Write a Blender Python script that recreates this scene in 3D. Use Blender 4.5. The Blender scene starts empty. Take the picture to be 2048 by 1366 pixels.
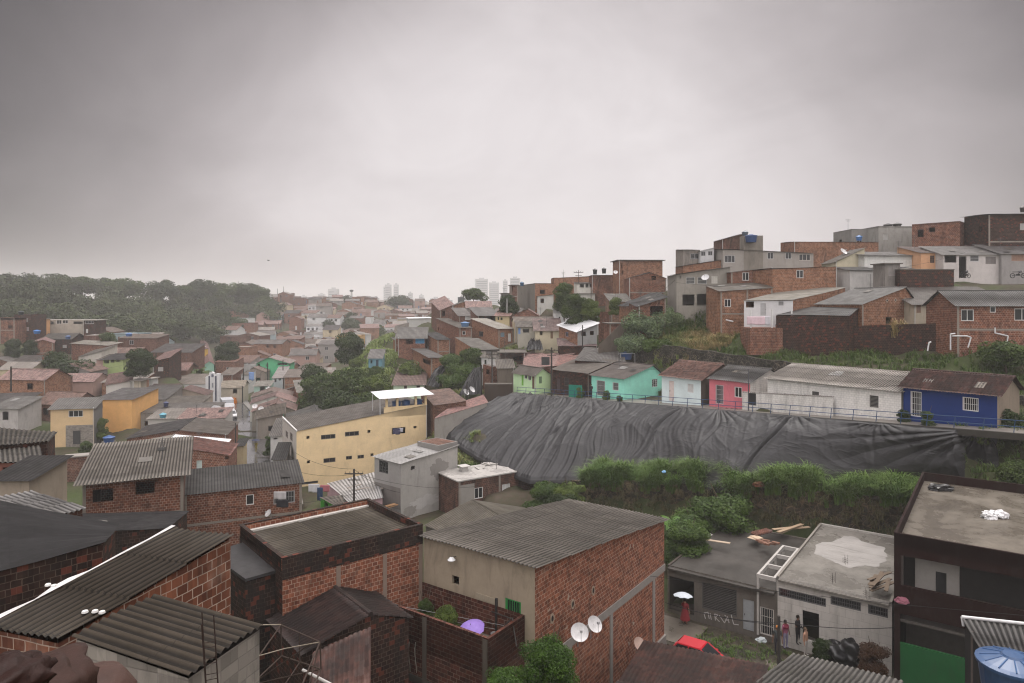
import bpy, math, random
import numpy as np
from mathutils import Vector, Matrix, noise as mnoise
scene = bpy.context.scene
COL = scene.collection
R = math.radians
F, CX, HY = 1365.33, 1024.0, 600.0          # 24 mm lens on 36 mm, for a 2048 px wide frame
rng = random.Random(7)

# ------------------------------------------------------------------ camera
cd = bpy.data.cameras.new("camera"); cam = bpy.data.objects.new("camera", cd); COL.objects.link(cam)
cam.location = (0, 0, 0); cam.rotation_euler = (R(90), 0, 0)
cd.lens = 24.0; cd.sensor_width = 36.0; cd.shift_y = -(683 - HY) / 2048.0
cd.clip_start = 0.1; cd.clip_end = 20000
scene.camera = cam
scene.view_settings.view_transform = 'Standard'; scene.view_settings.look = 'None'
scene.view_settings.exposure = -0.17; scene.view_settings.gamma = 1.0
scene.cycles.max_bounces = 6; scene.cycles.diffuse_bounces = 1; scene.cycles.glossy_bounces = 2
scene.cycles.transmission_bounces = 3; scene.cycles.volume_bounces = 4; scene.cycles.transparent_max_bounces = 4
scene.cycles.caustics_reflective = False; scene.cycles.caustics_refractive = False
scene.cycles.use_denoising = True; scene.cycles.filter_width = 1.15

# ------------------------------------------------------------------ node helpers
class NT:
    def __init__(s, tree): s.t = tree; s.n = tree.nodes; s.l = tree.links
    def node(s, typ, **kw):
        n = s.n.new(typ)
        for k, v in kw.items():
            if k.startswith('i_'):
                key = k[2:]
                key = int(key) if key.isdigit() else key.replace('_', ' ')
                s.put(n.inputs[key], v)
            else: setattr(n, k, v)
        return n
    def put(s, sock, v):
        if isinstance(v, bpy.types.NodeSocket): s.l.new(v, sock)
        elif v is not None:
            if hasattr(sock.default_value, '__len__') and len(sock.default_value) == 4 and len(v) == 3: v = (*v, 1)
            sock.default_value = v
    def math(s, op, a, b=None, c=None, clamp=False):
        n = s.n.new('ShaderNodeMath'); n.operation = op; n.use_clamp = clamp
        s.put(n.inputs[0], a)
        if b is not None: s.put(n.inputs[1], b)
        if c is not None: s.put(n.inputs[2], c)
        return n.outputs[0]
    def mix(s, f, a, b, typ='MIX'):
        n = s.n.new('ShaderNodeMix'); n.data_type = 'RGBA'; n.blend_type = typ; n.clamp_factor = True
        s.put(n.inputs[0], f); s.put(n.inputs[6], a); s.put(n.inputs[7], b)
        return n.outputs[2]
    def ramp(s, f, *pts):
        n = s.n.new('ShaderNodeValToRGB'); e = n.color_ramp.elements
        while len(e) < len(pts): e.new(0.5)
        for el, (p, c) in zip(e, pts):
            el.position = p; el.color = (c, c, c, 1) if not hasattr(c, '__len__') else (*c[:3], 1)
        s.put(n.inputs[0], f); return n.outputs[0]
    def noise(s, vec, scale, detail=4, rough=0.6, dist=0.0):
        n = s.n.new('ShaderNodeTexNoise'); s.put(n.inputs['Vector'], vec)
        n.inputs['Scale'].default_value = scale; n.inputs['Detail'].default_value = detail
        n.inputs['Roughness'].default_value = rough; n.inputs['Distortion'].default_value = dist
        return n.outputs['Fac']
    def mapping(s, vec, scale=(1, 1, 1), loc=(0, 0, 0)):
        n = s.n.new('ShaderNodeMapping'); s.put(n.inputs[0], vec)
        n.inputs['Scale'].default_value = scale; n.inputs['Location'].default_value = loc
        return n.outputs[0]

# ------------------------------------------------------------------ world: rain clouds over a daylight sky
SUN_EL, SUN_AZ = R(52), R(25)
w = bpy.data.worlds.new("World"); scene.world = w; w.use_nodes = True
t = NT(w.node_tree); t.n.clear()
tc = t.node('ShaderNodeTexCoord'); D = tc.outputs['Generated']
sky = t.node('ShaderNodeTexSky'); sky.sky_type = 'NISHITA'; sky.sun_disc = False
sky.sun_elevation = SUN_EL; sky.sun_rotation = SUN_AZ
sx = t.node('ShaderNodeSeparateXYZ', i_0=D)
X, Y, Z = sx.outputs
n1 = t.noise(t.mapping(D, (1, 1, 1.7), (3.1, .4, 0)), 1.7, 4, .5, .6)
n2 = t.noise(t.mapping(D, (1, 1, 1.5), (8.7, 2.2, 0)), 4.2, 6, .56, .9)
# thin bright cloud ahead and low, lens falloff painted in at sides and top
az = t.math('ARCTAN2', X, Y)
el = t.math('ARCSINE', Z)
a1 = t.math('DIVIDE', t.math('SUBTRACT', az, 0.09), 0.60)
e1 = t.math('DIVIDE', t.math('SUBTRACT', el, 0.12), 0.46)
r2 = t.math('ADD', t.math('MULTIPLY', a1, a1), t.math('MULTIPLY', e1, e1))
r2 = t.math('ADD', r2, t.math('MULTIPLY', t.math('SUBTRACT', n1, .5), 1.0))
glow = t.math('POWER', 2.718, t.math('MULTIPLY', t.math('POWER', t.math('MAXIMUM', r2, 0.0), 1.5), -1.15))
front = t.math('ADD', t.math('MULTIPLY', glow, 0.88), 0.05)
front = t.math('MULTIPLY', front, t.math('ADD', t.math('MULTIPLY', t.math('SUBTRACT', n2, .5), .34), 1.0))
over = t.ramp(el, (0.62, 0.0), (1.0, 1.0))
back = t.ramp(t.math('MULTIPLY', Y, -1.0), (0.0, 0.0), (0.5, 1.0))
ov = t.math('MAXIMUM', over, back)
lit = t.math('ADD', t.math('MULTIPLY', over, 1.8), 1.75)  # brightness added overhead and behind, out of view, to light ground and walls
lum = t.math('ADD', t.math('MULTIPLY', front, t.math('SUBTRACT', 1.0, ov)), t.math('MULTIPLY', ov, lit))
tint = t.mix(lum, (1.0, .87, .885), (1.0, .938, .944))
cl = t.node('ShaderNodeVectorMath', operation='SCALE'); t.l.new(tint, cl.inputs[0]); t.l.new(lum, cl.inputs[3])
sk = t.node('ShaderNodeVectorMath', operation='SCALE'); t.l.new(sky.outputs[0], sk.inputs[0]); sk.inputs[3].default_value = 1.0
WS = 0.1
cl2 = t.node('ShaderNodeVectorMath', operation='SCALE'); t.l.new(cl.outputs[0], cl2.inputs[0]); cl2.inputs[3].default_value = 1.0 / WS
col = t.mix(0.96, sk.outputs[0], cl2.outputs[0])
bg = t.node('ShaderNodeBackground', i_Strength=WS); t.l.new(col, bg.inputs[0])
wo = t.node('ShaderNodeOutputWorld'); t.l.new(bg.outputs[0], wo.inputs[0])

# ------------------------------------------------------------------ sun behind the clouds
sl = bpy.data.lights.new("sun", 'SUN'); sl.energy = 1.4; sl.angle = R(25); sl.color = (1, .96, .9)
so = bpy.data.objects.new("sun", sl); COL.objects.link(so)
sd = Vector((math.sin(SUN_AZ) * math.cos(SUN_EL), math.cos(SUN_AZ) * math.cos(SUN_EL), math.sin(SUN_EL)))
so.rotation_euler = sd.to_track_quat('Z', 'Y').to_euler(); so.location = (0, 0, 60)

# ------------------------------------------------------------------ pixels of the photograph to points of the place
def P(px, py, d): return Vector(((px - CX) / F * d, d, -(py - HY) / F * d))
def PZ(px, py, z): return P(px, py, -z * F / (py - HY))

# ------------------------------------------------------------------ materials
MATS = {}
def mat(key, fn):
    if key not in MATS:
        m = bpy.data.materials.new(key); m.use_nodes = True
        tt = NT(m.node_tree); b = m.node_tree.nodes['Principled BSDF']
        b.inputs['Specular IOR Level'].default_value = .16
        fn(tt, b); MATS[key] = m
    return MATS[key]
def rgb(c, k=1.0): return tuple(min(1, max(0, x * k)) for x in c)
def bump(t, b, h, s=0.3, d=0.02):
    n = t.node('ShaderNodeBump'); n.inputs['Strength'].default_value = s; n.inputs['Distance'].default_value = d
    t.l.new(h, n.inputs['Height']); t.l.new(n.outputs[0], b.inputs['Normal'])
def uvn(t): return t.node('ShaderNodeUVMap').outputs[0]

BR = {'red': ((.27, .10, .055), (.16, .058, .035), (.40, .31, .25)),
      'orange': ((.35, .16, .085), (.26, .11, .06), (.40, .31, .24)),
      'dark': ((.060, .027, .019), (.028, .014, .011), (.12, .085, .065)),
      'bare': ((.35, .125, .068), (.19, .066, .04), (.42, .31, .235)),
      'mossy': ((.14, .046, .03), (.065, .024, .017), (.21, .15, .115)),
      'brown': ((.20, .085, .055), (.13, .058, .04), (.27, .21, .17)),
      'pale': ((.34, .19, .12), (.26, .14, .09), (.40, .33, .27)),
      'grey': ((.33, .30, .26), (.28, .25, .22), (.20, .18, .16))}
def brick(kind='red', mould=0.35, bw=.26, bh=.195):
    def fn(t, b):
        c1, c2, mo = BR[kind]; c1, c2, mo = rgb(c1, .84), rgb(c2, .78), rgb(mo, 1.05); uv = uvn(t)
        wob = t.noise(uv, 1.3, 2)
        wv = t.node('ShaderNodeVectorMath', operation='ADD'); t.l.new(uv, wv.inputs[0])
        cw = t.node('ShaderNodeCombineXYZ'); t.l.new(t.math('MULTIPLY', wob, .06), cw.inputs[1]); t.l.new(t.math('MULTIPLY', t.noise(uv, 2.9, 1), .05), cw.inputs[0]); t.l.new(cw.outputs[0], wv.inputs[1])
        bt = t.node('ShaderNodeTexBrick'); t.l.new(wv.outputs[0], bt.inputs['Vector'])
        bt.inputs['Color1'].default_value = (*c1, 1); bt.inputs['Color2'].default_value = (*c2, 1); bt.inputs['Mortar'].default_value = (*mo, 1)
        bt.inputs['Scale'].default_value = 1; bt.inputs['Mortar Size'].default_value = .013; bt.inputs['Mortar Smooth'].default_value = .25
        bt.inputs['Brick Width'].default_value = bw; bt.inputs['Row Height'].default_value = bh; bt.inputs['Bias'].default_value = 0
        # some bricks fired darker, smears of mortar, moss and soot
        ws = t.node('ShaderNodeSeparateXYZ', i_0=wv.outputs[0]); rw = t.math('FLOOR', t.math('DIVIDE', ws.outputs[1], bh))
        cl = t.math('FLOOR', t.math('ADD', t.math('DIVIDE', ws.outputs[0], bw), t.math('MULTIPLY', t.math('FLOORED_MODULO', rw, 2.0), .5)))
        cc = t.node('ShaderNodeCombineXYZ'); t.l.new(cl, cc.inputs[0]); t.l.new(rw, cc.inputs[1]); cell = t.node('ShaderNodeTexWhiteNoise', noise_dimensions='2D'); t.l.new(cc.outputs[0], cell.inputs['Vector'])
        sepc = t.node('ShaderNodeSeparateColor'); t.l.new(cell.outputs['Color'], sepc.inputs[0])
        c = t.mix(t.math('MULTIPLY', t.ramp(sepc.outputs[0], (.45, 0), (.9, 1)), .55), bt.outputs['Color'], rgb(c2, .55))
        c = t.mix(t.math('MULTIPLY', t.ramp(sepc.outputs[1], (.75, 0), (.95, 1)), .35), c, rgb(c1, 1.35))
        g = t.noise(uv, 1.1, 6, .65)
        c = t.mix(t.math('MULTIPLY', t.ramp(g, (.55, 0), (.75, 1)), .30), c, mo)
        st = t.noise(t.mapping(uv, (1.2, .42, 1)), 1.0, 8, .68, .6)
        c = t.mix(t.math('MULTIPLY', t.ramp(st, (.60 - .35 * mould, 0), (.82 - .3 * mould, 1)), min(1, .45 + mould * .5)), c, (.022, .019, .016))
        if kind == 'dark': c = t.mix(t.math('MULTIPLY', t.ramp(sepc.outputs[2], (.88, 0), (.92, 1)), .7), c, (.15, .042, .026))
        t.l.new(c, b.inputs['Base Color']); b.inputs['Roughness'].default_value = .75
        bump(t, b, t.math('ADD', t.math('MULTIPLY', bt.outputs['Fac'], -1.0), t.math('MULTIPLY', g, .5)), .6, .012)
    return mat('brick_%s_%.2f_%.2f_%.2f' % (kind, mould, bw, bh), fn)

def plaster(c, grime=.35, rough=.8):
    c = tuple(min(.86, 1.12 * x ** 1.25) for x in c)
    def fn(t, b):
        uv = uvn(t)
        n = t.noise(uv, .8, 6, .62); n3 = t.noise(uv, 6, 4, .7)
        st = t.noise(t.mapping(uv, (1.5, .38, 1)), 1.0, 8, .7, .7)
        k = t.mix(t.math('MULTIPLY', t.ramp(n, (.35, 0), (.7, 1)), .45), c, rgb(c, .66))
        k = t.mix(t.math('MULTIPLY', t.ramp(n3, (.45, 0), (.75, 1)), .18), k, rgb(c, .6))
        k = t.mix(t.math('MULTIPLY', t.ramp(st, (.62 - .3 * grime, 0), (.88 - .25 * grime, 1)), grime), k, (.045, .04, .034))
        t.l.new(k, b.inputs['Base Color']); b.inputs['Roughness'].default_value = rough
        bump(t, b, n3, .25, .012)
    return mat('plaster_%.3f_%.3f_%.3f_%.2f' % (*c, grime), fn)

def painted_brick(c, grime=.35, bw=.3, bh=.2):
    c = rgb(c, 1.2); grime *= .85
    def fn(t, b):
        uv = uvn(t)
        bt = t.node('ShaderNodeTexBrick'); t.l.new(uv, bt.inputs['Vector'])
        bt.inputs['Color1'].default_value = (*c, 1); bt.inputs['Color2'].default_value = (*rgb(c, .9), 1); bt.inputs['Mortar'].default_value = (*rgb(c, .7), 1)
        bt.inputs['Scale'].default_value = 1; bt.inputs['Mortar Size'].default_value = .012; bt.inputs['Brick Width'].default_value = bw; bt.inputs['Row Height'].default_value = bh
        st = t.noise(t.mapping(uv, (1.8, .3, 1)), 1.0, 6, .68); n = t.noise(uv, 2.2, 6, .7)
        k = t.mix(t.math('MULTIPLY', t.ramp(st, (.58 - .3 * grime, 0), (.80 - .25 * grime, 1)), grime), bt.outputs['Color'], (.06, .05, .04))
        k = t.mix(t.math('MULTIPLY', t.ramp(n, (.60, 0), (.68, 1)), .8 * grime), k, (.20, .10, .065))
        t.l.new(k, b.inputs['Base Color']); b.inputs['Roughness'].default_value = .8
        bump(t, b, t.math('MULTIPLY', bt.outputs['Fac'], -1.0), .5, .012)
    return mat('paintbrick_%.3f_%.3f_%.3f_%.2f' % (*c, grime), fn)

def fibre(c=(.20, .185, .165), dirt=.5, rough=.55, sheet=(1.45, 1.15), corr=True):
    """old fibre cement sheets: u runs along the sheet, v across"""
    c = rgb(c, .80)
    def fn(t, b):
        uv = uvn(t)
        br = t.node('ShaderNodeTexBrick'); t.l.new(uv, br.inputs['Vector']); br.offset = 0.0
        br.inputs['Color1'].default_value = (*rgb(c, 1.18), 1); br.inputs['Color2'].default_value = (*rgb(c, .80), 1); br.inputs['Mortar'].default_value = (*rgb(c, .45), 1)
        br.inputs['Scale'].default_value = 1; br.inputs['Mortar Size'].default_value = .012; br.inputs['Mortar Smooth'].default_value = .6
        br.inputs['Brick Width'].default_value = sheet[0]; br.inputs['Row Height'].default_value = sheet[1]
        sy_ = t.node('ShaderNodeSeparateXYZ', i_0=uv).outputs[1]
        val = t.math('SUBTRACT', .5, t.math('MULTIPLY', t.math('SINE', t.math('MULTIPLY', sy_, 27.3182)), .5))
        st = t.noise(t.mapping(uv, (.35, 5.65, 1)), 1.0, 6, .7); n = t.noise(uv, .7, 6, .68); sp = t.noise(uv, 9, 4, .75)
        k = t.mix(t.math('MULTIPLY', t.ramp(st, (.42, 0), (.72, 1)), dirt), br.outputs['Color'], rgb(c, .38))
        k = t.mix(t.math('MULTIPLY', t.ramp(n, (.46, 0), (.70, 1)), dirt), k, rgb((c[0] * .5, c[1] * .5, c[2] * .42)))
        k = t.mix(t.math('MULTIPLY', t.ramp(sp, (.58, 0), (.74, 1)), .35), k, rgb(c, 1.5))
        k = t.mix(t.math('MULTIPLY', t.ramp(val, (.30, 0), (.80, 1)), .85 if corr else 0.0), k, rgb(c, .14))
        t.l.new(k, b.inputs['Base Color'])
        t.l.new(t.ramp(n, (.35, rough - .12), (.7, rough + .2)), b.inputs['Roughness'])
        bump(t, b, sp, .3, .01)
    return mat('fibre_%.3f_%.3f_%.3f_%.2f' % (*c, dirt), fn)

def tile(c=(.20, .085, .06), dark=.4, course=.36, pitch=.21):
    key = 'tile_%.3f_%.3f_%.3f_%.2f' % (*c, dark); g_ = sum(c) / 3; c = tuple(.62 * (x * .8 + g_ * .2) for x in c)
    def fn(t, b):
        uv = uvn(t)
        vo = t.node('ShaderNodeTexVoronoi'); vo.inputs['Scale'].default_value = 1; vo.inputs['Randomness'].default_value = .2
        t.l.new(t.mapping(uv, (1 / course, 1 / pitch, 1)), vo.inputs['Vector'])
        s = t.node('ShaderNodeSeparateColor'); t.l.new(vo.outputs['Color'], s.inputs[0])
        n = t.noise(uv, .6, 6, .7); n2 = t.noise(uv, 7, 4, .7)
        k = t.mix(s.outputs[0], rgb(c, 1.35), rgb(c, .55))
        k = t.mix(t.math('MULTIPLY', t.ramp(s.outputs[1], (.6, 0), (.9, 1)), .5), k, (c[0] * 1.1, c[0] * .85, c[0] * .75))
        k = t.mix(t.math('MULTIPLY', t.ramp(n, (.50 - .3 * dark, 0), (.72 - .2 * dark, 1)), min(1, .4 + dark * .6)), k, (.022, .019, .018))
        k = t.mix(t.math('MULTIPLY', t.ramp(n2, (.5, 0), (.75, 1)), .35), k, (.03, .027, .024))
        t.l.new(k, b.inputs['Base Color']); b.inputs['Roughness'].default_value = .62
        bump(t, b, n2, .3, .01)
    return mat(key, fn)

def slab(c=(.26, .235, .205), wet=.5, puddle=.25):
    """poured concrete, stained and rained on"""
    c = rgb(c, .85)
    def fn(t, b):
        tc = t.node('ShaderNodeTexCoord'); uv = tc.outputs['Object']
        n = t.noise(uv, .35, 7, .65, .4); n2 = t.noise(uv, 3.5, 6, .7); n3 = t.noise(uv, 14, 3, .7)
        k = t.mix(t.ramp(n, (.35, 0), (.65, 1)), rgb(c, 1.15), rgb(c, 1 - .65 * wet))
        k = t.mix(t.math('MULTIPLY', t.ramp(n2, (.45, 0), (.72, 1)), .55), k, rgb(c, .45))
        k = t.mix(t.math('MULTIPLY', t.ramp(n3, (.55, 0), (.75, 1)), .25), k, rgb(c, 1.5))
        t.l.new(k, b.inputs['Base Color'])
        t.l.new(t.ramp(n, (.40, .6), (.40 + puddle, .22)), b.inputs['Roughness'])
        bump(t, b, n2, .35, .02)
    return mat('slab_%.3f_%.3f_%.3f_%.2f' % (*c, wet), fn)

def plain(c, rough=.5, metal=0.0, var=.15, key=''):
    def fn(t, b):
        tc = t.node('ShaderNodeTexCoord')
        n = t.noise(tc.outputs['Object'], 3.0, 5, .65)
        t.l.new(t.mix(t.math('MULTIPLY', t.ramp(n, (.4, 0), (.75, 1)), var * 3), c, rgb(c, .6)), b.inputs['Base Color'])
        if rough < .42: b.inputs['Specular IOR Level'].default_value = .5
        b.inputs['Roughness'].default_value = rough; b.inputs['Metallic'].default_value = metal
    return mat('plain_%.3f_%.3f_%.3f_%.2f_%.2f' % (*c, rough, metal), fn)

def glass_dark():
    def fn(t, b):
        b.inputs['Specular IOR Level'].default_value = .5; b.inputs['Base Color'].default_value = (.018, .02, .022, 1); b.inputs['Roughness'].default_value = .12
    return mat('dark_pane', fn)
def leaf(c, var=.5, rough=.5):
    c = rgb(c, 1.3)
    def fn(t, b):
        tc = t.node('ShaderNodeTexCoord'); oi = t.node('ShaderNodeObjectInfo')
        n = t.noise(tc.outputs['Object'], .55, 3, .6); n2 = t.noise(tc.outputs['Object'], 3.1, 3, .7)
        k = t.mix(t.ramp(n, (.35, 0), (.68, 1)), rgb(c, 1 - .45 * var), (c[0] * (1 + .75 * var), c[1] * (1 + .5 * var), c[2] * 1.0))
        k = t.mix(t.math('MULTIPLY', t.ramp(n2, (.45, 0), (.75, 1)), .45), k, (c[0] * 1.7, c[1] * 1.35, c[2] * .9))
        k = t.mix(t.math('MULTIPLY', oi.outputs['Random'], .4), k, rgb(c, .55))
        t.l.new(k, b.inputs['Base Color']); b.inputs['Roughness'].default_value = rough
        b.inputs['Subsurface Weight'].default_value = 0
        tr = t.node('ShaderNodeBsdfTranslucent'); t.l.new(k, tr.inputs[0])
        mx = t.node('ShaderNodeMixShader'); mx.inputs[0].default_value = .22
        out = [x for x in t.n if x.type == 'OUTPUT_MATERIAL'][0]
        t.l.new(b.outputs[0], mx.inputs[1]); t.l.new(tr.outputs[0], mx.inputs[2]); t.l.new(mx.outputs[0], out.inputs[0])
    return mat('leaf_%.3f_%.3f_%.3f_%.2f' % (*c, var), fn)

# ------------------------------------------------------------------ mesh builder
class MB:
    def __init__(s): s.v = []; s.f = []; s.uv = []; s.mi = []; s.sm = []
    def face(s, pts, uvs=None, mi=0, smooth=False):
        i = len(s.v); pts = [Vector(p) for p in pts]; s.v += [tuple(p) for p in pts]
        s.f.append(tuple(range(i, i + len(pts))))
        if uvs is None:
            n = (pts[1] - pts[0]).cross(pts[-1] - pts[0])
            if n.length < 1e-12: n = Vector((0, 0, 1))
            n.normalize()
            if abs(n.z) > .8: uvs = [(p.x, p.y) for p in pts]
            else:
                h = Vector((-n.y, n.x, 0)).normalized(); uvs = [(p.dot(h), p.z) for p in pts]
        s.uv += list(uvs); s.mi.append(mi); s.sm.append(smooth)
    def hexa(s, p, mi=0):
        """8 corners: bottom 4 ccw, top 4 ccw"""
        for q in ((3, 2, 1, 0), (4, 5, 6, 7), (0, 1, 5, 4), (1, 2, 6, 5), (2, 3, 7, 6), (3, 0, 4, 7)): s.face([p[k] for k in q], None, mi)
    def box(s, lo, hi, mi=0, M=None):
        a, b = lo, hi
        p = [Vector(q) for q in ((a[0], a[1], a[2]), (b[0], a[1], a[2]), (b[0], b[1], a[2]), (a[0], b[1], a[2]), (a[0], a[1], b[2]), (b[0], a[1], b[2]), (b[0], b[1], b[2]), (a[0], b[1], b[2]))]
        if M is not None: p = [M @ q for q in p]
        s.hexa(p, mi)
    def tube(s, a, b, r, n=8, r2=None, mi=0, cap=True):
        a, b = Vector(a), Vector(b); d = (b - a)
        if d.length < 1e-6: return
        d.normalize(); u = d.orthogonal().normalized(); w = d.cross(u); r2 = r if r2 is None else r2
        A = [a + (u * math.cos(6.2832 * k / n) + w * math.sin(6.2832 * k / n)) * r for k in range(n)]
        B = [b + (u * math.cos(6.2832 * k / n) + w * math.sin(6.2832 * k / n)) * r2 for k in range(n)]
        for k in range(n): s.face([A[k], A[(k + 1) % n], B[(k + 1) % n], B[k]], None, mi, True)
        if cap: s.face(A[::-1], None, mi); s.face(B, None, mi)
    def path(s, pts, r, n=6, mi=0):
        for a, b in zip(pts[:-1], pts[1:]): s.tube(a, b, r, n, None, mi)
    def lathe(s, prof, n=20, c=(0, 0, 0), mi=0, smooth=True):
        c = Vector(c)
        for (r1, z1), (r2, z2) in zip(prof[:-1], prof[1:]):
            for k in range(n):
                a, b = 6.28319 * k / n, 6.28319 * (k + 1) / n
                q = [c + Vector((r1 * math.cos(a), r1 * math.sin(a), z1)), c + Vector((r1 * math.cos(b), r1 * math.sin(b), z1)),
                     c + Vector((r2 * math.cos(b), r2 * math.sin(b), z2)), c + Vector((r2 * math.cos(a), r2 * math.sin(a), z2))]
                if r1 < 1e-6: q = [q[0], q[2], q[3]]
                elif r2 < 1e-6: q = q[:3]
                s.face(q, None, mi, smooth)
    def build(s, name, mats, parent=None, weld=False):
        me = bpy.data.meshes.new(name); me.from_pydata(s.v, [], s.f)
        for m in (mats if isinstance(mats, (list, tuple)) else [mats]): me.materials.append(m)
        if s.f:
            me.polygons.foreach_set('material_index', s.mi); me.polygons.foreach_set('use_smooth', s.sm)
            ul = me.uv_layers.new(name='UVMap'); ul.data.foreach_set('uv', np.array(s.uv, dtype=np.float32).ravel())
        me.update()
        o = bpy.data.objects.new(name, me); COL.objects.link(o)
        if parent is not None: o.parent = parent
        return o

def np_obj(name, V, Q, m, parent=None, smooth=True, uv=None):
    """mesh from arrays: V (n,3), Q (m,k)"""
    me = bpy.data.meshes.new(name); V = np.asarray(V, np.float32); Q = np.asarray(Q, np.int32); k = Q.shape[1]
    me.vertices.add(len(V)); me.vertices.foreach_set('co', V.ravel())
    me.loops.add(Q.size); me.loops.foreach_set('vertex_index', Q.ravel())
    me.polygons.add(len(Q)); me.polygons.foreach_set('loop_start', np.arange(0, Q.size, k, dtype=np.int32))
    me.polygons.foreach_set('use_smooth', np.full(len(Q), smooth))
    if uv is not None:
        ul = me.uv_layers.new(name='UVMap'); ul.data.foreach_set('uv', np.asarray(uv, np.float32)[Q.ravel()].ravel())
    me.materials.append(m); me.update(calc_edges=True); me.validate()
    o = bpy.data.objects.new(name, me); COL.objects.link(o)
    if parent is not None: o.parent = parent
    return o
def grid_faces(nu, nv):
    i = np.arange((nu - 1) * (nv - 1)); a = (i // (nv - 1)) * nv + i % (nv - 1)
    return np.stack([a, a + nv, a + nv + 1, a + 1], 1)

def empty(name, loc, rz=0.0):
    o = bpy.data.objects.new(name, None); COL.objects.link(o); o.location = loc; o.rotation_euler = (0, 0, rz); o.empty_display_size = .3
    return o
def tag(o, label, cat, group=None):
    o['label'] = label; o['category'] = cat
    if group: o['group'] = group
    return o
def kind(o, k): o['kind'] = k; return o
def children_of(o): return [c for c in COL.objects if c.parent == o]
KIDS = {}
def dup(o, loc, rz=0.0, sc=1.0, label=None):
    """a copy of a thing with copies of its parts and sub-parts"""
    if o.name not in KIDS: KIDS[o.name] = [(c, [g for g in COL.objects if g.parent == c]) for c in COL.objects if c.parent == o]
    r = o.copy(); COL.objects.link(r); r.location = loc; r.rotation_euler = (0, 0, rz); r.scale = (sc, sc, sc)
    if label: r['label'] = label
    for c, gs in KIDS[o.name]:
        k = c.copy(); COL.objects.link(k); k.parent = r
        for g in gs:
            d = g.copy(); COL.objects.link(d); d.parent = k
    return r
# ------------------------------------------------------------------ roofs and houses
def surf_arrays(O, U, V, surf, d, E=None):
    """one roof slope: O top corner, U down the slope (along the sheets), V across, E how far the fourth corner strays from O+U+V"""
    O, U, V = Vector(O), Vector(U), Vector(V); lu, lv = U.length, V.length
    N = U.cross(V).normalized()
    if N.z < 0: N = -N
    if surf == 'corr' and d < 80:
        pit = .165 if d < 20 else .23; spw = 8 if d < 22 else (6 if d < 45 else 4); nv = max(5, int(lv / pit * spw) + 1)
        ns = max(1, round(lu / 1.5)); us, hs = [], []
        for k in range(ns): us += [k / ns, (k + 1) / ns]; hs += [0.0, .04]
        amp = pit * .155
        v = np.linspace(0, lv, nv); w_ = amp * np.sin(v / pit * 2 * np.pi)
        step = np.array(hs)[:, None] + w_[None, :]
        blk = (np.floor(v / (pit * 5)).astype(int) % 7)
        jit = np.array([[rng.uniform(-.012, .012) for _ in range(7)] for _ in range(len(us))])
        step = step + jit[:, blk]
    elif surf == 'tile' and d < 80:
        spw = 6 if d < 40 else 4; nv = max(5, int(lv / .21 * spw) + 1)
        ns = max(1, round(lu / .36)); us, hs = [], []
        for k in range(ns): us += [k / ns, (k + 1) / ns - 1e-4]; hs += [0.0, .035]
        v = np.linspace(0, lv, nv); w_ = .055 * np.abs(np.sin(v / .21 * np.pi))
        step = np.array(hs)[:, None] + w_[None, :]
        cell = np.floor(v / .21).astype(int); nc = cell.max() + 1
        jit = np.array([[rng.uniform(-.012, .012) for _ in range(nc)] for _ in range(ns)])
        step = step + np.repeat(jit, 2, axis=0)[:, cell]
    else:
        nu = max(2, int(lu / 1.2) + 1); nv = max(2, int(lv / 1.2) + 1)
        us = list(np.linspace(0, 1, nu)); v = np.linspace(0, lv, nv); step = np.zeros((nu, nv))
        for i in range(nu): step[i] += np.array([rng.uniform(-.02, .02) for _ in range(nv)])
    us = np.array(us); nu = len(us); kv = .23 / pit if surf == 'corr' and d < 80 else 1.0
    sag = .05 * np.sin(us * 3.14 * 2 + rng.uniform(0, 6))[:, None] * np.sin(v / max(lv, .1) * 5 + rng.uniform(0, 6))[None, :]
    step = step + sag * (0.5 if lu > 2 else 0.1)
    base = np.array(O)[None, None] + us[:, None, None] * np.array(U)[None, None] + (v / lv)[None, :, None] * np.array(V)[None, None]
    if E is not None: base = base + (us[:, None] * (v / lv)[None, :])[..., None] * np.array(E)[None, None]
    pts = (base + step[..., None] * np.array(N)[None, None]).reshape(-1, 3)
    uv = np.stack([np.repeat(us * lu, len(v)), np.tile(v * kv, nu)], 1) + np.array([rng.uniform(0, 40) // 1.45 * 1.45, 0])
    return pts, uv, grid_faces(nu, len(v))
def join_arrays(parts):
    Vs, Us, Qs, n = [], [], [], 0
    for p, u, q in parts: Vs.append(p); Us.append(u); Qs.append(q + n); n += len(p)
    return np.concatenate(Vs), np.concatenate(Us), np.concatenate(Qs)

GROUND = []          # ground points under every house: (x, y, z)
HOUSES = []
WHITE = (.62, .61, .58); CREAM = (.55, .47, .34)

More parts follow.
